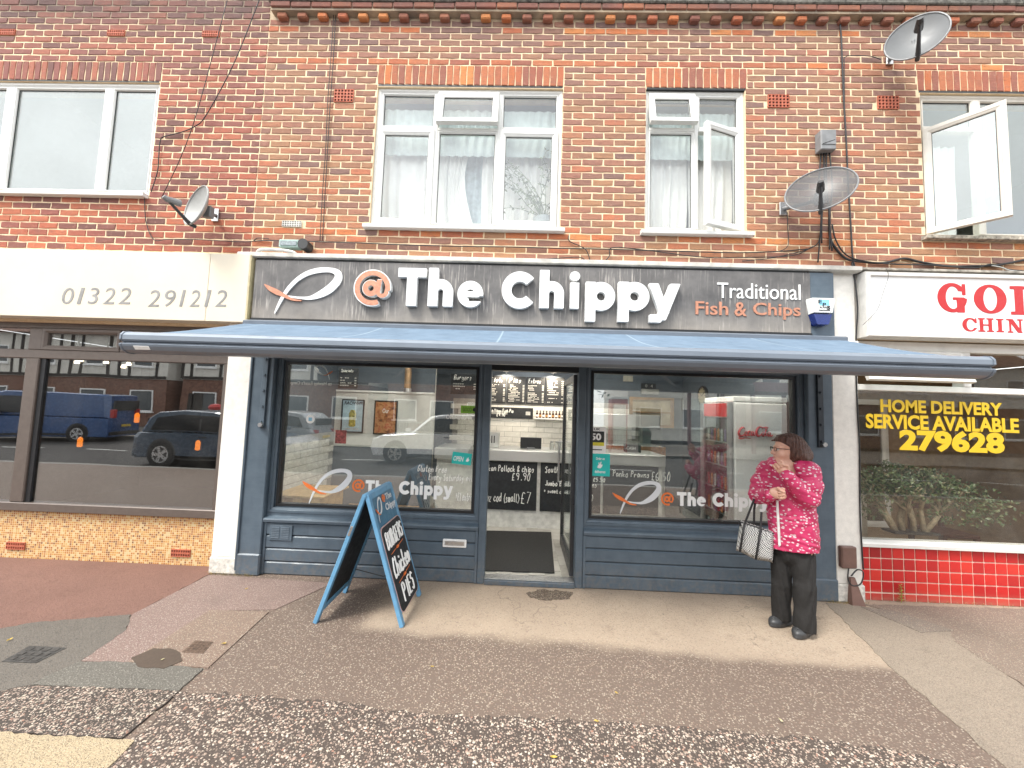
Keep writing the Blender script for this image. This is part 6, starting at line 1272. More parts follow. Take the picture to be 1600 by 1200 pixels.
rs5 = thing('award_sticker', W(932, 687, DY), 'white and black top fifty award sticker on the right window by the door', 'sticker'); x0, x1, z0, z1 = RECT(918.6, 667, 947, 708, DY); box('backing', LETW, rs5, x0, x1, DY-.001, DY+.001, z0, z1); box('panel', BLACKP, rs5, x0+.02, x1-.02, DY-.002, DY-.0011, z0+.1, z1-.045); box('band', M('yellow_band', (.7, .62, .04), .5), rs5, x0+.02, x1-.02, DY-.0031, DY-.0021, z0+.075, z0+.11); text('lettering', '50', (x0+.03, x1-.05, z0+.13, z1-.065), DY-.003, LETW, rs5, .001, .04); text('lettering', 'UK', (x0+.06, x1-.06, z1-.035, z1-.012), DY-.003, BLACKP, rs5, .001, .02); box('foot_text', BLACKP, rs5, x0+.04, x1-.04, DY-.002, DY-.0011, z0+.03, z0+.04)
rd = thing('delivery_sticker', W(938, 727, DY), 'square teal delivery sticker with white mark on the right window', 'sticker'); x0, x1, z0, z1 = RECT(922.5, 709, 953, 744, DY); box('backing', TEAL, rd, x0, x1, DY-.001, DY+.001, z0, z1); text('lettering', 'Order on', (x0+.055, x1-.055, z1-.062, z1-.035), DY-.003, VINYLW, rd, .001, .02); text('lettering', 'deliveroo', (x0+.045, x1-.045, z0+.03, z0+.06), DY-.003, VINYLW, rd, .001, .02); roo_mark((x0+.07, x1-.075, z0+.08, z1-.08), DY-.003, rd)
for px, py, lab, mm in ((485, 655, 'small round white sticker on the left window', LETW),): c = W(px, py, DY); s_ = thing('round_sticker', c, lab, 'sticker'); MB().cyl((c[0], DY-.001, c[2]), (c[0], DY+.001, c[2]), .045, 20).build('disc', mm, s_); MB().box(c[0]-.018, c[0]+.018, DY-.003, DY-.0015, c[2]-.018, c[2]+.018).build('mark', M('pale_blue_mark', (.2, .45, .6), .5), s_)
rr_ = RECT(524, 672, 541, 693, DY); tag(box('red_notice', M('dark_red_notice', (.30, .07, .06), .5, var=.4, sc=60), None, rr_[0], rr_[1], DY-.001, DY+.001, rr_[2], rr_[3]), 'small dark red notice on the left window below the posters', 'notice')

# unseen glowing ceiling panels added to brighten the two food shops
FILL_GLOW = emis('fill_panel_glow', (1, .95, .86), 4.2)
for x, y, lab in ((-1.9, 1.1, 'added square fill light at the left of the chip shop'), (.1, 1.0, 'added square fill light just inside the chip shop door'), (2.0, 1.0, 'added square fill light at the right of the chip shop'), (.2, 2.8, 'added square fill light over the space behind the counter'), (1.7, 2.4, 'added square fill light above the frying range'), (4.6, 1.3, 'added square fill light inside the takeaway')):
    cl = thing('fill_panel', (x, y, 2.6), lab, 'fill light', 'added fill lights in the food shops'); box('frame', LETW, cl, x-.32, x+.32, y-.32, y+.32, 2.603, 2.62); box('diffuser', FILL_GLOW, cl, x-.29, x+.29, y-.29, y+.29, 2.598, 2.6025)

bt_ = thing('fill_strip', (.2, .22, 2.55), 'added fill strip along the ceiling just behind the chip shop windows', 'fill light'); box('housing', LETW, bt_, -2.5, 2.9, .17, .27, 2.58, 2.618); box('diffuser', emis('fill_strip_glow', (1, .96, .88), 9), bt_, -2.48, 2.88, .185, .255, 2.545, 2.5795)  # hidden strip added to brighten the fridge side, posters and counter front
# ------------------------------------------------------------------ pavement board
ab = thing('pavement_board', (-1.22, -.57, .004), 'light blue folding pavement board with burgers, chicken and pies on black', 'pavement sign')
ABB = M('board_blue_paint', (.12, .29, .46), .45, var=.08, sc=12, dirt=.14); ABF = M('board_face_blue', (.055, .155, .245), .45, var=.06, sc=10); PINK = M('pink_outline', (.55, .36, .34), .6)
Wd, Ln = .55, 1.06
def frame_m(org, xdir, n):
    X, Nn = Vector(xdir), Vector(n).normalized(); Z = X.cross(-Nn); o = Vector(org); Y = -Nn
    return Matrix(((X.x, Y.x, Z.x, o.x), (X.y, Y.y, Z.y, o.y), (X.z, Y.z, Z.z, o.z), (0, 0, 0, 1)))
MR_ = frame_m((-.862, -.85, .006), (0, 1, 0), (1.0, 0, .335)); ML_ = frame_m((-1.582, -.30, .006), (0, -1, 0), (-1.0, 0, .335))
for Mx, fc in ((MR_, True), (ML_, False)):
    def bx(nm, m, *a, b=.003): mb = MB(); mb.M = Mx; mb.box(*a, b); return mb.build(nm, m, ab)
    bx('stile', ABB, 0, .045, 0, .032, 0, Ln); bx('stile', ABB, Wd-.045, Wd, 0, .032, 0, Ln); bx('rail', ABB, .0455, Wd-.0455, 0, .032, Ln-.05, Ln); bx('rail', ABB, .0455, Wd-.0455, 0, .032, .09, .135)
    bx('panel', ABF, .0445, Wd-.0445, .006, .013, .13, Ln-.045); bx('panel_back', BOARDB, .0445, Wd-.0445, .0135, .02, .13, Ln-.045)
def rrect(x0, x1, z0, z1, r, n=5):
    P = []
    for cx_, cz_, a0 in ((x1-r, z1-r, 0), (x0+r, z1-r, 90), (x0+r, z0+r, 180), (x1-r, z0+r, 270)): P += [(cx_+r*math.cos(R(a0+90*k/n)), cz_+r*math.sin(R(a0+90*k/n))) for k in range(n+1)]
    return P
mb = MB(); mb.M = MR_; mb.prism(rrect(.035, Wd-.035, .075, .765, .06), -.003, .0055, 'y'); mb.build('outline', PINK, ab)
mb = MB(); mb.M = MR_; mb.prism(rrect(.042, Wd-.042, .082, .758, .054), -.005, -.0032, 'y'); mb.build('chalk_panel', BOARDB, ab)
emblem((.06, .21, .80, 1.0), -.001, .003, VINYLG, VINYLO, ab, MR_); glyph('at_sign', '@', (.24, .31, .935, 1.0), -.001, .003, VINYLO, ab, MR_)
text('board_lettering', 'The', (.32, .46, .94, .995), -.001, VINYLG, ab, .003, .01, M4=MR_); text('board_lettering', 'Chippy', (.27, .51, .84, .915), -.001, VINYLG, ab, .003, .01, M4=MR_)
PAINTW = M('white_sign_paint', (.78, .78, .76), .6, var=.03)
hand_text('painted_word', 'BURGERS', (.085, .475, .575, .715), -.007, PAINTW, ab, .0075, .25, .08, 21, MR_); hand_text('painted_word', 'Chicken', (.085, .475, .34, .50), -.007, PAINTW, ab, .0078, .25, .22, 22, MR_); hand_text('painted_word', 'PIES', (.15, .42, .125, .27), -.007, PAINTW, ab, .0085, .2, .05, 23, MR_)
for v in (.54, .305):
    mb = MB(); mb.M = MR_; mb.tube([(.12, -.007, v-.012), (.27, -.008, v), (.44, -.007, v+.012)], .003, 4); mb.tube([(.26, -.010, v), (.29, -.010, v+.002)], .011, 6); mb.build('divider', VINYLO, ab)
MB().tube([(-1.225, -.86, 1.0), (-1.225, -.29, 1.0)], .014, 8).build('hinge', ABB, ab)
MB().tube([(-.93, -.33, .22), (-1.22, -.33, .16), (-1.51, -.33, .22)], .004, 5).build('chain', BLACKC, ab)
mb = MB(); mb.M = ML_; mb.box(Wd+.0005, Wd+.003, .006, .026, .72, .80, .001); mb.build('latch', ALU, ab)
# ------------------------------------------------------------------ the woman waiting at the window
ROOT = np.array([2.27, -.60, 0.0]); _t = np.array([-.5615, -.8276, 0]); _r = np.array([.8276, -.5615, 0]); _z = np.array([0, 0, 1.0])
def PP(px, py, b=0.0):
    d = _ray(px, py); s = (b-(CAM-ROOT)@_t)/(d@_t); return CAM+d*s
SKIN_ = NT('skin'); SKIN = SKIN_.fin(SKIN_.mix(SKIN_.maprange(SKIN_.noise(25, 4), .3, .7), (.58, .31, .22), (.68, .41, .31)), .5, 0, .4); SKIN_.b.inputs['Subsurface Weight'].default_value = .08; SKIN_.b.inputs['Subsurface Radius'].default_value = (.02, .008, .004)
pw = thing('person', ROOT, 'woman in pink patterned rain jacket and black trousers standing with handbag on her arm', 'person')
C = PP(1229.5, 701, 0.0); hf = .42*_t-.9075*_r; hf = hf+_z*-.05; hf /= np.linalg.norm(hf); hl = np.cross(_z, hf); hl /= np.linalg.norm(hl); hu = np.cross(hf, hl)
if hl@_t < 0: hl = -hl
H = lambda f, l, u: C+hf*f+hl*l+hu*u
AX = (hf, hl, hu)
shL, shR = PP(1262, 737, .06), PP(1200, 735, -.05)
elR, wrR, fsR = PP(1184, 773, .06), PP(1204, 773, .215), PP(1215.5, 771.5, .245)
elL, wrL, hnL = PP(1263, 779, .12), PP(1231, 744, .235), PP(1221.5, 732, .215)
S = Solid((1.95, -1.05, -.02), (2.75, -.2, 1.66), .0045)
S.ell(H(-.012, 0, .02), (.098, .075, .10), AX, 0); S.ell(H(.028, 0, -.045), (.072, .061, .085), AX, .02); S.ell(H(.052, 0, -.105), (.034, .034, .028), AX, .025); S.ell(H(.02, 0, -.122), (.055, .052, .032), AX, .03)
for s_ in (-1, 1): S.ell(H(.062, s_*.036, -.042), (.03, .028, .03), AX, .015); S.cap(H(.085, s_*.012, .016), H(.074, s_*.045, .014), .011, .009, .012)
S.cap(H(.094, 0, .0), H(.116, 0, -.034), .009, .013, .012); S.ell(H(.104, 0, -.038), (.015, .017, .011), AX, .008); S.cap(H(.093, -.018, -.066), H(.093, .018, -.066), .008, .008, .008); S.cap(H(.090, -.016, -.078), H(.090, .016, -.078), .008, .008, .008)
S.ell(H(-.004, .072, -.02), (.018, .01, .03), AX, .006)
for s_ in (-1, 1): S.ell(H(.095, s_*.031, -.004), (.018, .017, .012), AX, .0, 's')
neck = PP(1236, 738, -.03); S.cap(H(-.02, 0, -.07), neck, .056, .062, .025)
S.cap(neck, PP(1238, 840, 0), .10, .11, .05); S.cap(shL, shR, .06, .06, .05)
S.cap(shL, elL, .055, .045, .02); S.cap(elL, wrL, .042, .03, .015); S.cap(shR, elR, .055, .045, .02); S.cap(elR, wrR, .042, .03, .015)
hipL, hipR = PP(1254, 858, .02), PP(1222, 858, -.02); anL, anR = PP(1256, 975, .02), PP(1220, 960, -.06)
S.cap(PP(1238, 840, 0), hipL, .10, .08, .04); S.cap(PP(1238, 840, 0), hipR, .10, .08, .04); S.cap(hipL, anL, .07, .04, .03); S.cap(hipR, anR, .07, .04, .03)
def fist(S, c, ex, ey, ez, wr, flip=1):
    ex, ey, ez = [v/np.linalg.norm(v) for v in (ex, ey, ez)]
    S.cap(wr, c, .03, .03, .015); S.ell(c, (.042, .043, .026), (ex, ey, ez), .015)
    for i in range(4):
        L = (.95, 1.08, 1.0, .82)[i]; b = c+ex*.034+ey*flip*(.034-.0225*i); m = b+ex*.016*L+ez*.026*L; q = m-ex*.033*L+ez*.008; u = q-ex*.014-ez*.018
        S.cap(b, m, .0105, .0098, .004); S.cap(m, q, .0096, .0092, .002); S.cap(q, u, .009, .008, .002)
    a = c-ex*.024+ey*flip*.034+ez*.008; b = c+ex*.006+ey*flip*.046+ez*.03; d = c+ex*.032+ey*flip*.024+ez*.043; S.cap(a, b, .015, .012, .01); S.cap(b, d, .0115, .0095, .003)
fist(S, fsR, fsR-wrR, _z, _t, wrR); fist(S, hnL, -_r*.6+_z*.8, _r*.8+_z*.5, _t, wrL)
body = S.build('body', SKIN, pw)
# jacket
def jacket_mat():
    t = NT('pink_patterned_nylon'); rot = t.n('Mapping'); t.link(t.co, rot.inputs['Vector']); rot.inputs['Rotation'].default_value = (R(12), 0, R(34)); rot.inputs['Scale'].default_value = (34, 19, 50)
    wob = t.n('VectorMath', operation='ADD'); t.link(rot.outputs[0], wob.inputs[0]); nd = t.n('TexNoise'); t.link(t.co, nd.inputs['Vector']); nd.inputs['Scale'].default_value = 42; sc = t.n('VectorMath', operation='SCALE'); t.link(nd.outputs['Color'], sc.inputs[0]); sc.inputs['Scale'].default_value = .5; t.link(sc.outputs[0], wob.inputs[1])
    d = t.voro(1.0, wob.outputs[0], rnd=.75); f = t.maprange(d, .27, .34, 1, 0)
    base = t.mix(t.maprange(t.noise(6, 4), .3, .7), (.47, .022, .095), (.56, .04, .135)); c = t.mix(f, base, (.66, .54, .56)); t.bump(t.noise(28, 5, .6, t.scale((1, 1, .6)), 1.2), .35, .012); return t.fin(c, .45, 0, .45)
JK = jacket_mat()
rows = [(860, 1199, 1279), (835, 1200, 1279), (805, 1198, 1276), (780, 1197, 1272), (755, 1198, 1268), (738, 1202, 1264), (727, 1211, 1255)]
secs = []
for py, a, b in rows: c = PP((a+b)/2, py, 0.0); hw = np.linalg.norm(PP(b, py, 0)-PP(a, py, 0))/2; secs.append((c[2], c[0], c[1], hw, hw*.82))
J = Solid((1.9, -1.1, .6), (2.8, -.15, 1.52), .0055)
J.loft(secs, (_r, _t), 0); J.cap(shL, shR, .085, .08, .05)
J.chain([shL, (shL+elL)/2+_r*.012, elL], [.082, .081, .075], .03); J.chain([elL, (elL+wrL)/2-_z*.012, wrL], [.075, .065, .05], .012); J.chain([shR, (shR+elR)/2-_r*.012, elR], [.078, .077, .071], .03); J.chain([elR, (elR+wrR)/2-_z*.012, wrR], [.071, .062, .05], .012)
J.chain([PP(1206, 727, .10), PP(1207, 722, .0), PP(1226, 719, -.12), PP(1250, 719, -.1), PP(1256, 722, .02), PP(1245, 729, .11)], [.026, .036, .044, .046, .038, .026], .025)
J.warp(lambda x, y, z: .0035*np.sin(38*x+9*np.sin(17*z)+6*y)*np.sin(23*z+11*x)+.0025*np.sin(60*(z*.35+.75*x)+5*np.sin(22*y)+3*np.sin(13*z)))
zh = secs[0][0]; J.cut(lambda x, y, z: (zh+.02+.012*np.sin(14*x+8*y))-z)
nc = PP(1224, 724, .06); g_ = J.F; J.cap(H(.0, 0, -.05), PP(1230, 736, .10), .05, .056, 0, 's')
jk = J.build('jacket', JK, pw)
zp = []
for py, px in ((782, 1214.5), (795, 1215), (812, 1216), (832, 1217), (852, 1218.2)):
    c = PP((1198+1278)/2, py, 0); hw = .182; p0 = PP(px, py, 0); u = (p0-c)@_r; b = hw*.83*math.sqrt(max(.05, 1-(u/hw)**2))+.006; zp.append(PP(px, py, b))
MB().tube(zp, .0095, 6).build('zip', M('white_zip_tape', (.78, .78, .75), .5), pw)
# trousers
TR = NT('black_trouser_cloth'); TRM = TR.fin(TR.mix(TR.noise(30, 4), (.014, .0135, .013), (.03, .028, .027)), .85, 0, .3); TR.bump(TR.noise(12, 4, .6, TR.scale((2, 2, .5))), .5, .02)
T = Solid((1.95, -1.0, .02), (2.75, -.25, .95), .0065); kL, kR = PP(1257, 915, .05), PP(1221, 910, -.01); hL, hR = PP(1257, 982, .045), PP(1220.5, 966, -.04)
T.cap(PP(1238, 850, 0), PP(1238, 862, 0), .125, .12, 0); T.chain([PP(1253, 862, .02), kL, hL], [.088, .076, .074], .012); T.chain([PP(1223, 862, -.01), kR, hR], [.084, .072, .068], .012)
T.warp(lambda x, y, z: .004*np.sin(30*z+8*np.sin(20*x)+9*y)); gz = G(1257, 984)[2]
T.cut(lambda x, y, z: .045+.008*np.sin(20*x)-z); T.build('trousers', TRM, pw)
# shoes
CROC = M('dark_grey_clog', (.04, .041, .043), .45, var=.08)
for (px, py), fd, nm in (((1219, 972), .55*_r*-1+.85*_t, 'left'), ((1253, 988), -.35*_r+.94*_t, 'right')):
    c = G(px, py, .02); fd = fd/np.linalg.norm(fd); sd_ = np.array([-fd[1], fd[0], 0]); c = c-fd*.02; c[2] = 0
    K = Solid(c-np.array([.2, .2, .02]), c+np.array([.2, .2, .16]), .005); K.ell(c+fd*.055+_z*.035, (.085, .052, .042), (fd, sd_, _z), 0); K.ell(c-fd*.06+_z*.032, (.07, .042, .045), (fd, sd_, _z), .03); K.ell(c+fd*.0+_z*.006, (.145, .052, .03), (fd, sd_, _z), .01); K.cut(lambda x, y, z: .006-z)
    for q in ((.07, .018), (.075, -.018), (.045, .0), (.10, 0.0)): K.cap(c+fd*q[0]+sd_*q[1]+_z*.05, c+fd*q[0]+sd_*q[1]+_z*.12, .006, .006, 0, 's')
    K.build('shoe', CROC, pw)
    MB().tube([c+sd_*.05+fd*.0+_z*.05, c+_z*.085-fd*.005+sd_*.03, c+_z*.09-fd*.01, c+_z*.085-fd*.005-sd_*.03, c-sd_*.05+_z*.05], .007, 6).build('shoe_strap', CROC, pw)
# hair
HA = NT('brown_hair'); HAM = HA.fin(HA.ramp(HA.noise(22, 6, .7, HA.scale((3, 3, .7)), 1.5), [(.3, (.035, .014, .01)), (.52, (.085, .034, .022)), (.72, (.17, .075, .048))]), .38, 0, .5); HA.bump(HA.noise(60, 5, .7, HA.scale((4, 4, .5)), .6), .8, .012)
Hh = Solid(C-np.array([.32, .32, .3]), C+np.array([.32, .32, .2]), .0045)
Hh.ell(H(-.022, 0, .028), (.112, .088, .102), AX, 0); Hh.ell(H(-.04, .05, -.03), (.062, .040, .085), AX, .03); Hh.ell(H(-.04, -.05, -.03), (.062, .040, .085), AX, .03)
Hh.chain([H(-.07, .0, .0), H(-.10, .015, -.05), PP(1250, 712, .05), PP(1259, 718, .05)], [.075, .068, .045, .02], .04); Hh.chain([H(.01, .045, .085), H(.05, .02, .085), H(.088, -.02, .06)], [.03, .026, .016], .02)
def face_cut(x, y, z):
    d0 = (x-C[0])*hf[0]+(y-C[1])*hf[1]+(z-C[2])*hf[2]; d2 = (x-C[0])*hu[0]+(y-C[1])*hu[1]+(z-C[2])*hu[2]; return np.minimum(d0-(.012+np.clip(d2-.02, 0, .1)*1.35), .062-d2+0*d0)
Hh.warp(lambda x, y, z: .0022*np.sin(260*(x*hf[0]+y*hf[1])+40*z)+.0018*np.sin(330*(x*hl[0]+y*hl[1])+25*z)); Hh.cut(face_cut); Hh.build('hair', HAM, pw)
rs_ = random.Random(8)
for k in range(90):
    a = rs_.uniform(-.9, 1.0); st0 = H(.07-.10*abs(a)*.6+rs_.uniform(-.015, .01), .075*a*.8, .112-.035*a*a+rs_.uniform(-.004, .004))
    end = PP(1253+rs_.uniform(-6, 6)+4*a, 717+rs_.uniform(-3, 3), .06*a+rs_.uniform(-.02, .05)); m1 = H(-.03+rs_.uniform(-.008, .008), .085*a, .092-.05*abs(a)); m2 = H(-.098+rs_.uniform(-.006, .006), .06*a+.03, -.005+rs_.uniform(-.008, .008))
    MB().tube(smoothpath([st0, m1, m2, end], 4), [.003]*10+[.0025, .002, .001], 4).build('hair_lock', HAM, pw)
# glasses and eyes
GLS = M('dark_spectacle_metal', (.03, .022, .02), .3, .6)
for s_ in (-1, 1):
    cc = H(.108, s_*.032, .0); L = [cc+hl*.023*math.copysign(abs(math.cos(a))**.6, math.cos(a))+hu*.0155*math.copysign(abs(math.sin(a))**.7, math.sin(a))-hf*.006*abs(math.cos(a)) for a in np.linspace(0, 2*math.pi, 21)]; MB().tube(L, .0022, 5).build('spectacle_rim', GLS, pw)
    MB().tube([H(.104, s_*.056, .006), H(.06, s_*.073, .004), H(.0, s_*.079, .0)], .0022, 5).build('spectacle_arm', GLS, pw)
    e_ = Solid(H(.082, s_*.031, -.003)-.02, H(.082, s_*.031, -.003)+.02, .002); e_.ell(H(.081, s_*.031, -.003), (.011, .013, .011), AX, 0); e_.build('eye', M('eye_white', (.6, .56, .52), .3), pw); e_ = Solid(H(.089, s_*.031, -.003)-.015, H(.089, s_*.031, -.003)+.015, .0015); e_.ell(H(.089, s_*.031, -.003), (.005, .006, .006), AX, 0); e_.build('iris', M('iris_dark', (.03, .02, .015), .2), pw)
MB().tube([H(.110, -.009, .004), H(.117, 0, .006), H(.110, .009, .004)], .002, 5).build('spectacle_bridge', GLS, pw)
MB().tube([H(.098, -.016, -.071), H(.102, 0, -.070), H(.098, .016, -.071)], [.003, .005, .003], 6).build('lips', M('lip_tone', (.42, .16, .13), .5), pw)
# handbag hanging on her forearm
def hound():
    t = NT('black_white_check_weave'); mp = t.n('Mapping'); t.link(t.co, mp.inputs['Vector']); mp.inputs['Rotation'].default_value = (0, R(12), R(34)); ck_ = t.n('TexChecker'); t.link(mp.outputs[0], ck_.inputs['Vector']); ck_.inputs['Scale'].default_value = 125; t.set(ck_.inputs[1], (.70, .69, .66)); t.set(ck_.inputs[2], (.018, .018, .02)); return t.fin(ck_.outputs[0], .7)
hbg = thing('handbag', PP(1180, 878, .1), 'black and white checked handbag with black straps on her forearm', 'handbag')
q = [(1150, 859), (1207.5, 879), (1209, 833), (1157, 815)]; n = 12; V = []; F = []
for side, b0, sg_ in ((0, .15, 1), (1, .02, -1)):
    P4 = [PP(*p, b0) for p in q]
    for j in range(n+1):
        for i in range(n+1):
            u, v = i/n, j/n; p = P4[0]*(1-u)*(1-v)+P4[1]*u*(1-v)+P4[2]*u*v+P4[3]*(1-u)*v; bl_ = .03*math.sin(math.pi*u)**.5*math.sin(math.pi*v)**.5*(1-.4*v) if 0 < u < 1 and 0 < v < 1 else -.02; p = p+_t*sg_*(bl_-.03*v)+_z*.006*math.sin(9*u)*(1-v)-_z*.012*math.sin(math.pi*u)*(1-v)
            V.append(tuple(p))
m_ = (n+1)**2
for j in range(n):
    for i in range(n): a = j*(n+1)+i; F.append([a, a+1, a+n+2, a+n+1]); F.append([m_+a, m_+a+n+1, m_+a+n+2, m_+a+1])
bd = [i for i in range(n+1)]+[j*(n+1)+n for j in range(1, n+1)]+[n*(n+1)+i for i in range(n-1, -1, -1)]+[j*(n+1) for j in range(n-1, 0, -1)]
for a, b in zip(bd, bd[1:]+bd[:1]): F.append([b, a, a+m_, b+m_])
MB().add(V, F).build('bag_body', hound(), hbg, True); BST = M('black_leather', (.015, .015, .016), .45)
top = PP(1184, 783, .10)
for (p0, p1, p2, b) in (((1156, 862), (1163, 820), (1178, 781), .195), ((1181, 874), (1188, 829), (1190, 800), .195)):
    MB().tube([PP(*p0, b-.01), PP((p0[0]*2+p1[0])/3, (p0[1]*2+p1[1])/3, b), PP((p0[0]+2*p1[0])/3, (p0[1]+2*p1[1])/3, b-.005), PP(*p1, b-.03), PP((p1[0]+p2[0])/2, (p1[1]+p2[1])/2, b-.05), PP(*p2, .13)], .0085, 6).build('strap', BST, hbg)
MB().tube([PP(1178, 781, .13), PP(1181, 779, .06), PP(1178.5, 795, .03), PP(1178, 818, .05)], .0085, 6).build('strap', BST, hbg); MB().tube([PP(1157, 816, .11), PP(1180, 823, .12), PP(1209, 834, .11)], .006, 6).build('top_piping', BST, hbg); MB().tube([PP(1158, 817, .1), PP(1155.5, 815, .1), PP(1157, 822, .12)], .01, 6).build('zip_tab', BST, hbg)
# ------------------------------------------------------------------ the far side of the street, seen as reflections
def car(label, x, y, L, Wc, Hc, paint, face=-1, rz=0.0, van=False, name='parked_car', z=-.116):
    t_ = thing(name, (x, y, z), label, 'van' if van else 'car'); s = L; Mx = Matrix.Translation((x, y, z)) @ Matrix.Rotation(R(rz), 4, 'Z') @ Matrix.Scale(face, 4, (1, 0, 0))
    def part(nm, m, fn, par=t_, smooth=False): mb = MB(); mb.M = Mx; fn(mb); o = mb.build(nm, m, par, smooth); return o
    GLSS = M('car_glass', (.012, .014, .016), .06, var=.02); TYRE = M('tyre_rubber', (.012, .012, .012), .8); RIM = M('alloy_rim', (.5, .5, .5), .3, .9, .05); PLS = M('car_black_trim', (.015, .015, .016), .5)
    if van: low = [(-.5, .2), (-.5, .98), (.5, 1.0), (.5, .32), (.49, .2)]; up = [(-.498, .97), (-.48, 1.9), (-.42, 1.96), (.22, 1.96), (.30, 1.88), (.42, 1.1), (.5, .98)]; gl = [(.05, 1.12), (.05, 1.75), (.215, 1.75), (.33, 1.12)]
    else: low = [(-.5, .35), (-.495, .85), (-.47, 1.0), (.18, 1.0), (.42, .92), (.485, .78), (.5, .5), (.48, .25), (-.48, .25)]; up = [(-.485, .98), (-.44, 1.4), (-.38, 1.58), (-.2, 1.66), (.0, 1.62), (.08, 1.54), (.22, .98)]; gl = [(-.40, 1.06), (-.36, 1.42), (-.2, 1.53), (.0, 1.5), (.06, 1.45), (.17, 1.06)]
    hz = Hc/(1.96 if van else 1.66); low = [(a*s, b*hz) for a, b in low]; up = [(a*s, b*hz) for a, b in up]; gl = [(a*s, b*hz) for a, b in gl]; hw = Wc/2
    def loft(P, ws):
        def f(mb):
            n = len(P); c = np.mean(P, 0); V = []; F = []
            for yy, k in ws: V += [(c[0]+(a-c[0])*k, yy, c[1]+(b-c[1])*k) for a, b in P]
            for i in range(len(ws)-1):
                for k in range(n): F.append([i*n+k, i*n+(k+1) % n, (i+1)*n+(k+1) % n, (i+1)*n+k])
            F += [list(range(n))[::-1], [(len(ws)-1)*n+k for k in range(n)]]; mb.add(V, F)
        return f
    part('body', paint, loft(low, [(-hw, .93), (-hw*.96, .985), (-hw*.8, 1), (hw*.8, 1), (hw*.96, .985), (hw, .93)])); part('cabin', paint, loft(up, [(-hw*.86, .9), (-hw*.78, .985), (0, 1), (hw*.78, .985), (hw*.86, .9)]))
    for sd_ in (-1, 1):
        yy = sd_*hw*(.9 if not van else .95); gw = part('side_window', GLSS, lambda mb: mb.prism(gl, yy-.02, yy+.02))
        mid = (gl[0][0]*.45+gl[-1][0]*.55); part('window_pillar', PLS, lambda mb: mb.box(mid-.03, mid+.03, yy-.024, yy+.024, gl[0][1], gl[1][1]), gw)
        part('sill_trim', PLS, lambda mb: mb.box(-.3*s, .3*s, sd_*hw*.9, sd_*hw*1.0, .24*hz, .36*hz, .01))
        part('door_handle', PLS, lambda mb: mb.box(-.08*s, -.03*s, sd_*hw*.97, sd_*hw*1.02, .88*hz, .91*hz))
        for wx in (-.3, .31):
            r_ = .34; w1 = part('wheel', TYRE, lambda mb: mb.cyl((wx*s, sd_*(hw-.19), r_), (wx*s, sd_*(hw+.015), r_), r_, 28))
            part('rim', RIM, lambda mb: mb.cyl((wx*s, sd_*(hw+.012), r_), (wx*s, sd_*(hw+.02), r_), r_*.68, 20), w1)
            for k in range(5): a = k*1.2566; part('rim_gap', PLS, lambda mb: mb.add([(wx*s+r_*.18*math.cos(a), sd_*(hw+.024), r_+r_*.18*math.sin(a)), (wx*s+r_*.6*math.cos(a-.38), sd_*(hw+.024), r_+r_*.6*math.sin(a-.38)), (wx*s+r_*.6*math.cos(a+.38), sd_*(hw+.024), r_+r_*.6*math.sin(a+.38))], [[0, 1, 2]]), w1)
            part('wheel_arch', PLS, lambda mb: mb.cyl((wx*s, sd_*(hw-.22), r_+.03), (wx*s, sd_*(hw+.003), r_+.03), r_+.06, 24))
        part('headlight', M('headlamp', (.6, .6, .58), .15), lambda mb: mb.box(.445*s, .495*s, sd_*hw*.55-.12, sd_*hw*.55+.18*1, .68*hz, .8*hz, .02)); part('tail_light', M('tail_lamp', (.4, .01, .01), .2), lambda mb: mb.box(-.505*s, -.475*s, sd_*hw*.7-.1, sd_*hw*.7+.1, (1.0 if van else .82)*hz, (1.35 if van else .95)*hz, .015))
        part('mirror', paint, lambda mb: mb.box(.2*s, .235*s, sd_*hw*.98, sd_*hw*1.16, 1.05*hz, 1.17*hz, .02))
    part('rear_window', GLSS, lambda mb: mb.box(-.487*s, -.47*s, -hw*.6, hw*.6, 1.12*hz, 1.38*hz, .01) if not van else mb.box(-.5*s, -.49*s, -hw*.75, hw*.75, 1.3*hz, 1.7*hz, .01)); part('bumper', PLS, lambda mb: mb.box(-.51*s, -.46*s, -hw*.9, hw*.9, .28*hz, .42*hz, .02)); part('number_plate', M('plate_yellow', (.6, .42, .03), .5), lambda mb: mb.box(-.514*s, -.505*s, -.26, .26, .62*hz, .72*hz)); return t_
def paint(nm, c): return M(nm, c, .25, .1, .03, 5, coat=.6)
car('white estate car parked across the street, mirrored in the left window', -2.6, -9.2, 4.5, 1.84, 1.66, paint('white_car_paint', (.74, .75, .75)), -1)
car('dark blue hatchback passing on the near lane, mirrored in the left shop', -8.3, -7.0, 4.4, 1.82, 1.55, paint('dark_blue_paint', (.035, .065, .105)), 1, name='passing_car')
car('blue van on the far lane, mirrored in the left shop', -19.3, -11.4, 5.0, 1.95, 1.95, paint('blue_van_paint', (.018, .07, .20)), -1, -14, True, 'blue_van')
car('silver car further left across the street', -9.5, -10.4, 4.3, 1.8, 1.55, paint('silver_paint', (.4, .42, .43)), -1)
RENDER = M('off_white_render', (.66, .64, .58), .9, var=.05, sc=2); TIMB = M('black_timber', (.03, .026, .022), .8, var=.2); OBR = M('far_brown_brick', (.20, .105, .075), .9, var=.25, sc=9); TILER = M('clay_roof_tile', (.16, .085, .06), .85, var=.2, sc=6); FARW = M('far_window_glass', (.04, .05, .055), .08, var=.05)
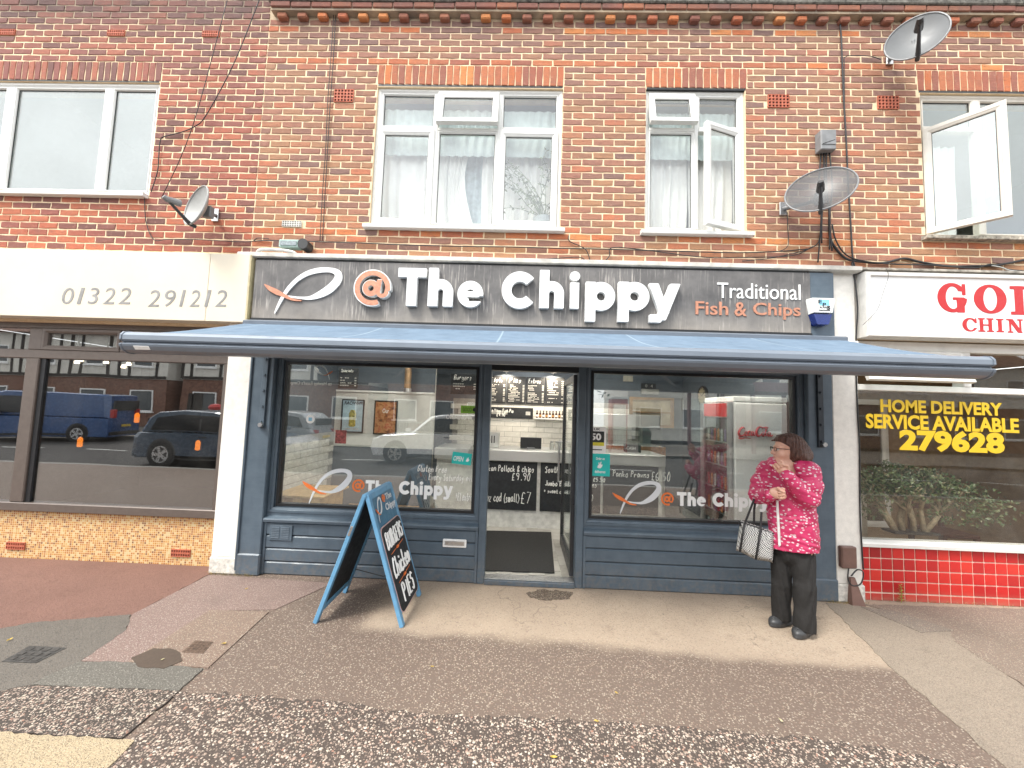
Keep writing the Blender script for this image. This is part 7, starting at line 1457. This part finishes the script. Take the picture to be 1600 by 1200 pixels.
def house(label, x0, x1, yf, h1, h2, ridge, mlow, mup, nw, timber=False, gable=False):
    b = thing('house', ((x0+x1)/2, yf-4, 0), label, 'house', 'buildings across the street'); box('ground_floor_wall', mlow, b, x0, x1, yf-8, yf, 0, h1); box('upper_wall', mup, b, x0-.05, x1+.05, yf-8, yf+.06, h1+.003, h2)
    if gable: MB().prism([(x0-.3, h2), (x1+.3, h2), ((x0+x1)/2, ridge)], yf-8, yf+.1, 'y').build('roof', mup, b)
    else: MB().prism([(yf+.5, h2), (yf-8.4, h2), (yf-4, ridge)], x0-.3, x1+.3, 'x').build('roof', TILER, b)
    box('chimney', OBR, b, x0+1.2, x0+2.0, yf-4.6, yf-3.6, ridge-1.0, ridge+1.1)
    sp = (x1-x0)/nw
    for i in range(nw):
        cx_ = x0+sp*(i+.5)
        for z0, hh, ww in ((h1+.8, 1.1, .62), (.9, 1.3, .75)):
            yy = yf+.06 if z0 > h1 else yf
            w_ = ringloops(MB(), cx_-ww, cx_+ww, z0, z0+hh, [(0, 0), (0, 0)][:0]+[(0, yy+.0), (0, yy+.05), (.07, yy+.05), (.07, yy)]).build('window', LETW, b); box('window_pane', FARW, w_, cx_-ww+.06, cx_+ww-.06, yy+.002, yy+.02, z0+.06, z0+hh-.06); box('window_sill', LETW, w_, cx_-ww-.08, cx_+ww+.08, yy+.001, yy+.12, z0-.08, z0-.004)
        if timber:
            for dx in (-sp/2, -.9, .9): box('timber', TIMB, b, cx_+dx-.09, cx_+dx+.09, yf+.061, yf+.09, h1+.05, h2-.05)
    if timber: box('timber', TIMB, b, x0, x1, yf+.061, yf+.095, h1+.02, h1+.2)
    box('door', TIMB, b, x0+.5, x0+1.4, yf+.002, yf+.05, 0, 2.1)
house('half-timbered white house across the street at far left', -44, -22, -19.2, 2.9, 5.6, 8.6, OBR, RENDER, 7, True)
house('brown brick parade across the street behind the van', -21.4, -9.5, -19.6, 3.0, 5.8, 8.4, OBR, RENDER, 4, True)
house('brown brick terrace across the street behind the white car', -8.6, .8, -20.5, 2.9, 5.7, 8.2, OBR, OBR, 4)
house('white gabled house across the street at right', 7.5, 13.5, -23, 2.9, 5.4, 8.0, RENDER, RENDER, 2, False, True)
house('long brick house across the street at far right', 15, 34, -22, 2.9, 5.6, 8.2, OBR, RENDER, 6)
# guard railing, pillar box, kiosk, bin, bus shelter
rl = thing('guard_railing', (-.5, -12.9, 0), 'grey pedestrian guard railing along the far kerb', 'railing'); RAILM = M('galvanised_rail', (.33, .34, .34), .5, .4)
for z in (.2, 1.05): MB().tube([(-5.5, -12.9, z), (5, -12.9, z)], .025, 6).build('rail', RAILM, rl)
for i in range(70): MB().tube([(-5.5+i*.15, -12.9, .2), (-5.5+i*.15, -12.9, 1.05)], .009, 4).build('baluster', RAILM, rl)
pb = thing('pillar_box', (-14.3, -13.6, 0), 'red pillar post box across the street by the van', 'post box'); MB().lathe([(.27, 0), (.27, .12), (.23, .15), (.23, 1.3), (.29, 1.34), (.29, 1.42), (.2, 1.52), (.0, 1.57)], (-14.3, -13.6, 0), 20).build('body', M('post_red', (.42, .012, .012), .35), pb); MB().box(-14.4, -14.2, -13.38, -13.36, 1.12, 1.17).build('slot', BLACKP, pb)
kk = thing('information_kiosk', (4.3, -13.3, 0), 'red sided information kiosk with pale panels across the street', 'kiosk'); box('body', M('kiosk_red', (.30, .02, .025), .4), kk, 4.0, 4.7, -13.7, -13.0, 0, 2.35, .02); box('panel', PALEW, kk, 4.08, 4.62, -12.998, -12.98, .3, 2.1); box('top', PALEW, kk, 3.95, 4.75, -13.75, -12.95, 2.352, 2.45, .01)
gb = thing('litter_bin', (5.4, -10.9, -.1), 'dark green litter bin across the street', 'bin'); MB().lathe([(.24, 0), (.26, .05), (.27, .8), (.29, .86), (.26, 1.05), (.1, 1.15)], (5.4, -12.9, 0), 18).build('body', M('bin_green', (.012, .05, .032), .45), gb); MB().box(5.2, 5.6, -12.66, -12.6, .86, 1.0).build('slot', BLACKP, gb)
bs = thing('bus_shelter', (10.5, -14, 0), 'maroon canopied shelter with glazed sides across the street', 'shelter'); MAR = M('maroon_metal', (.12, .035, .045), .45)
box('canopy', MAR, bs, 8.2, 13.2, -15.6, -13.2, 2.9, 3.35, .02)
for x in (8.4, 10, 11.5, 13): box('post', MAR, bs, x-.07, x+.07, -15.4, -15.26, 0, 2.9); 
for x in (8.5, 10.1, 11.6): box('glazing', G_CLEAR, bs, x, x+1.3, -15.34, -15.32, .3, 2.6)
# street tree across the road
def tree(x, y, h, lab, seed):
    r = random.Random(seed); t_ = thing('street_tree', (x, y, 0), lab, 'tree', 'trees across the street'); mb = MB(); tips = []
    mb.tube([(x, y, 0), (x+.1, y, h*.3), (x, y, h*.55)], [.22, .17, .12], 8)
    for i in range(9):
        a = r.uniform(0, 6.3); e = Vector((x+math.cos(a)*h*.25, y+math.sin(a)*h*.25, h*r.uniform(.6, .95))); mb.tube([(x, y, h*r.uniform(.3, .5)), ((x+e.x)/2, (y+e.y)/2, e.z*.75), e], [.08, .05, .02], 5); tips.append(e)
    mb.build('trunk', M('grey_bark', (.10, .08, .06), .9, var=.2), t_); V = []; F = []
    for i in range(4200):
        c = r.choice(tips); p = c+Vector((r.gauss(0, h*.1), r.gauss(0, h*.1), r.gauss(0, h*.08))); s = r.uniform(.08, .16); d = Vector((r.gauss(0, 1), r.gauss(0, 1), r.gauss(0, 1))).normalized(); u = d.orthogonal()*s; v = d.cross(u); n = len(V); V += [p-u, p+v*.6, p+u, p-v*.6]; F.append([n, n+1, n+2, n+3])
    tag(MB().add(V, F).build('crown', M('tree_leaf', (.06, .10, .03), .6, var=.3, sc=2), t_), kind='stuff')
tree(3.6, -19, 7, 'leafy street tree across the road between the houses', 4); tree(14.5, -25, 9, 'taller tree behind the white gabled house across the road', 5)
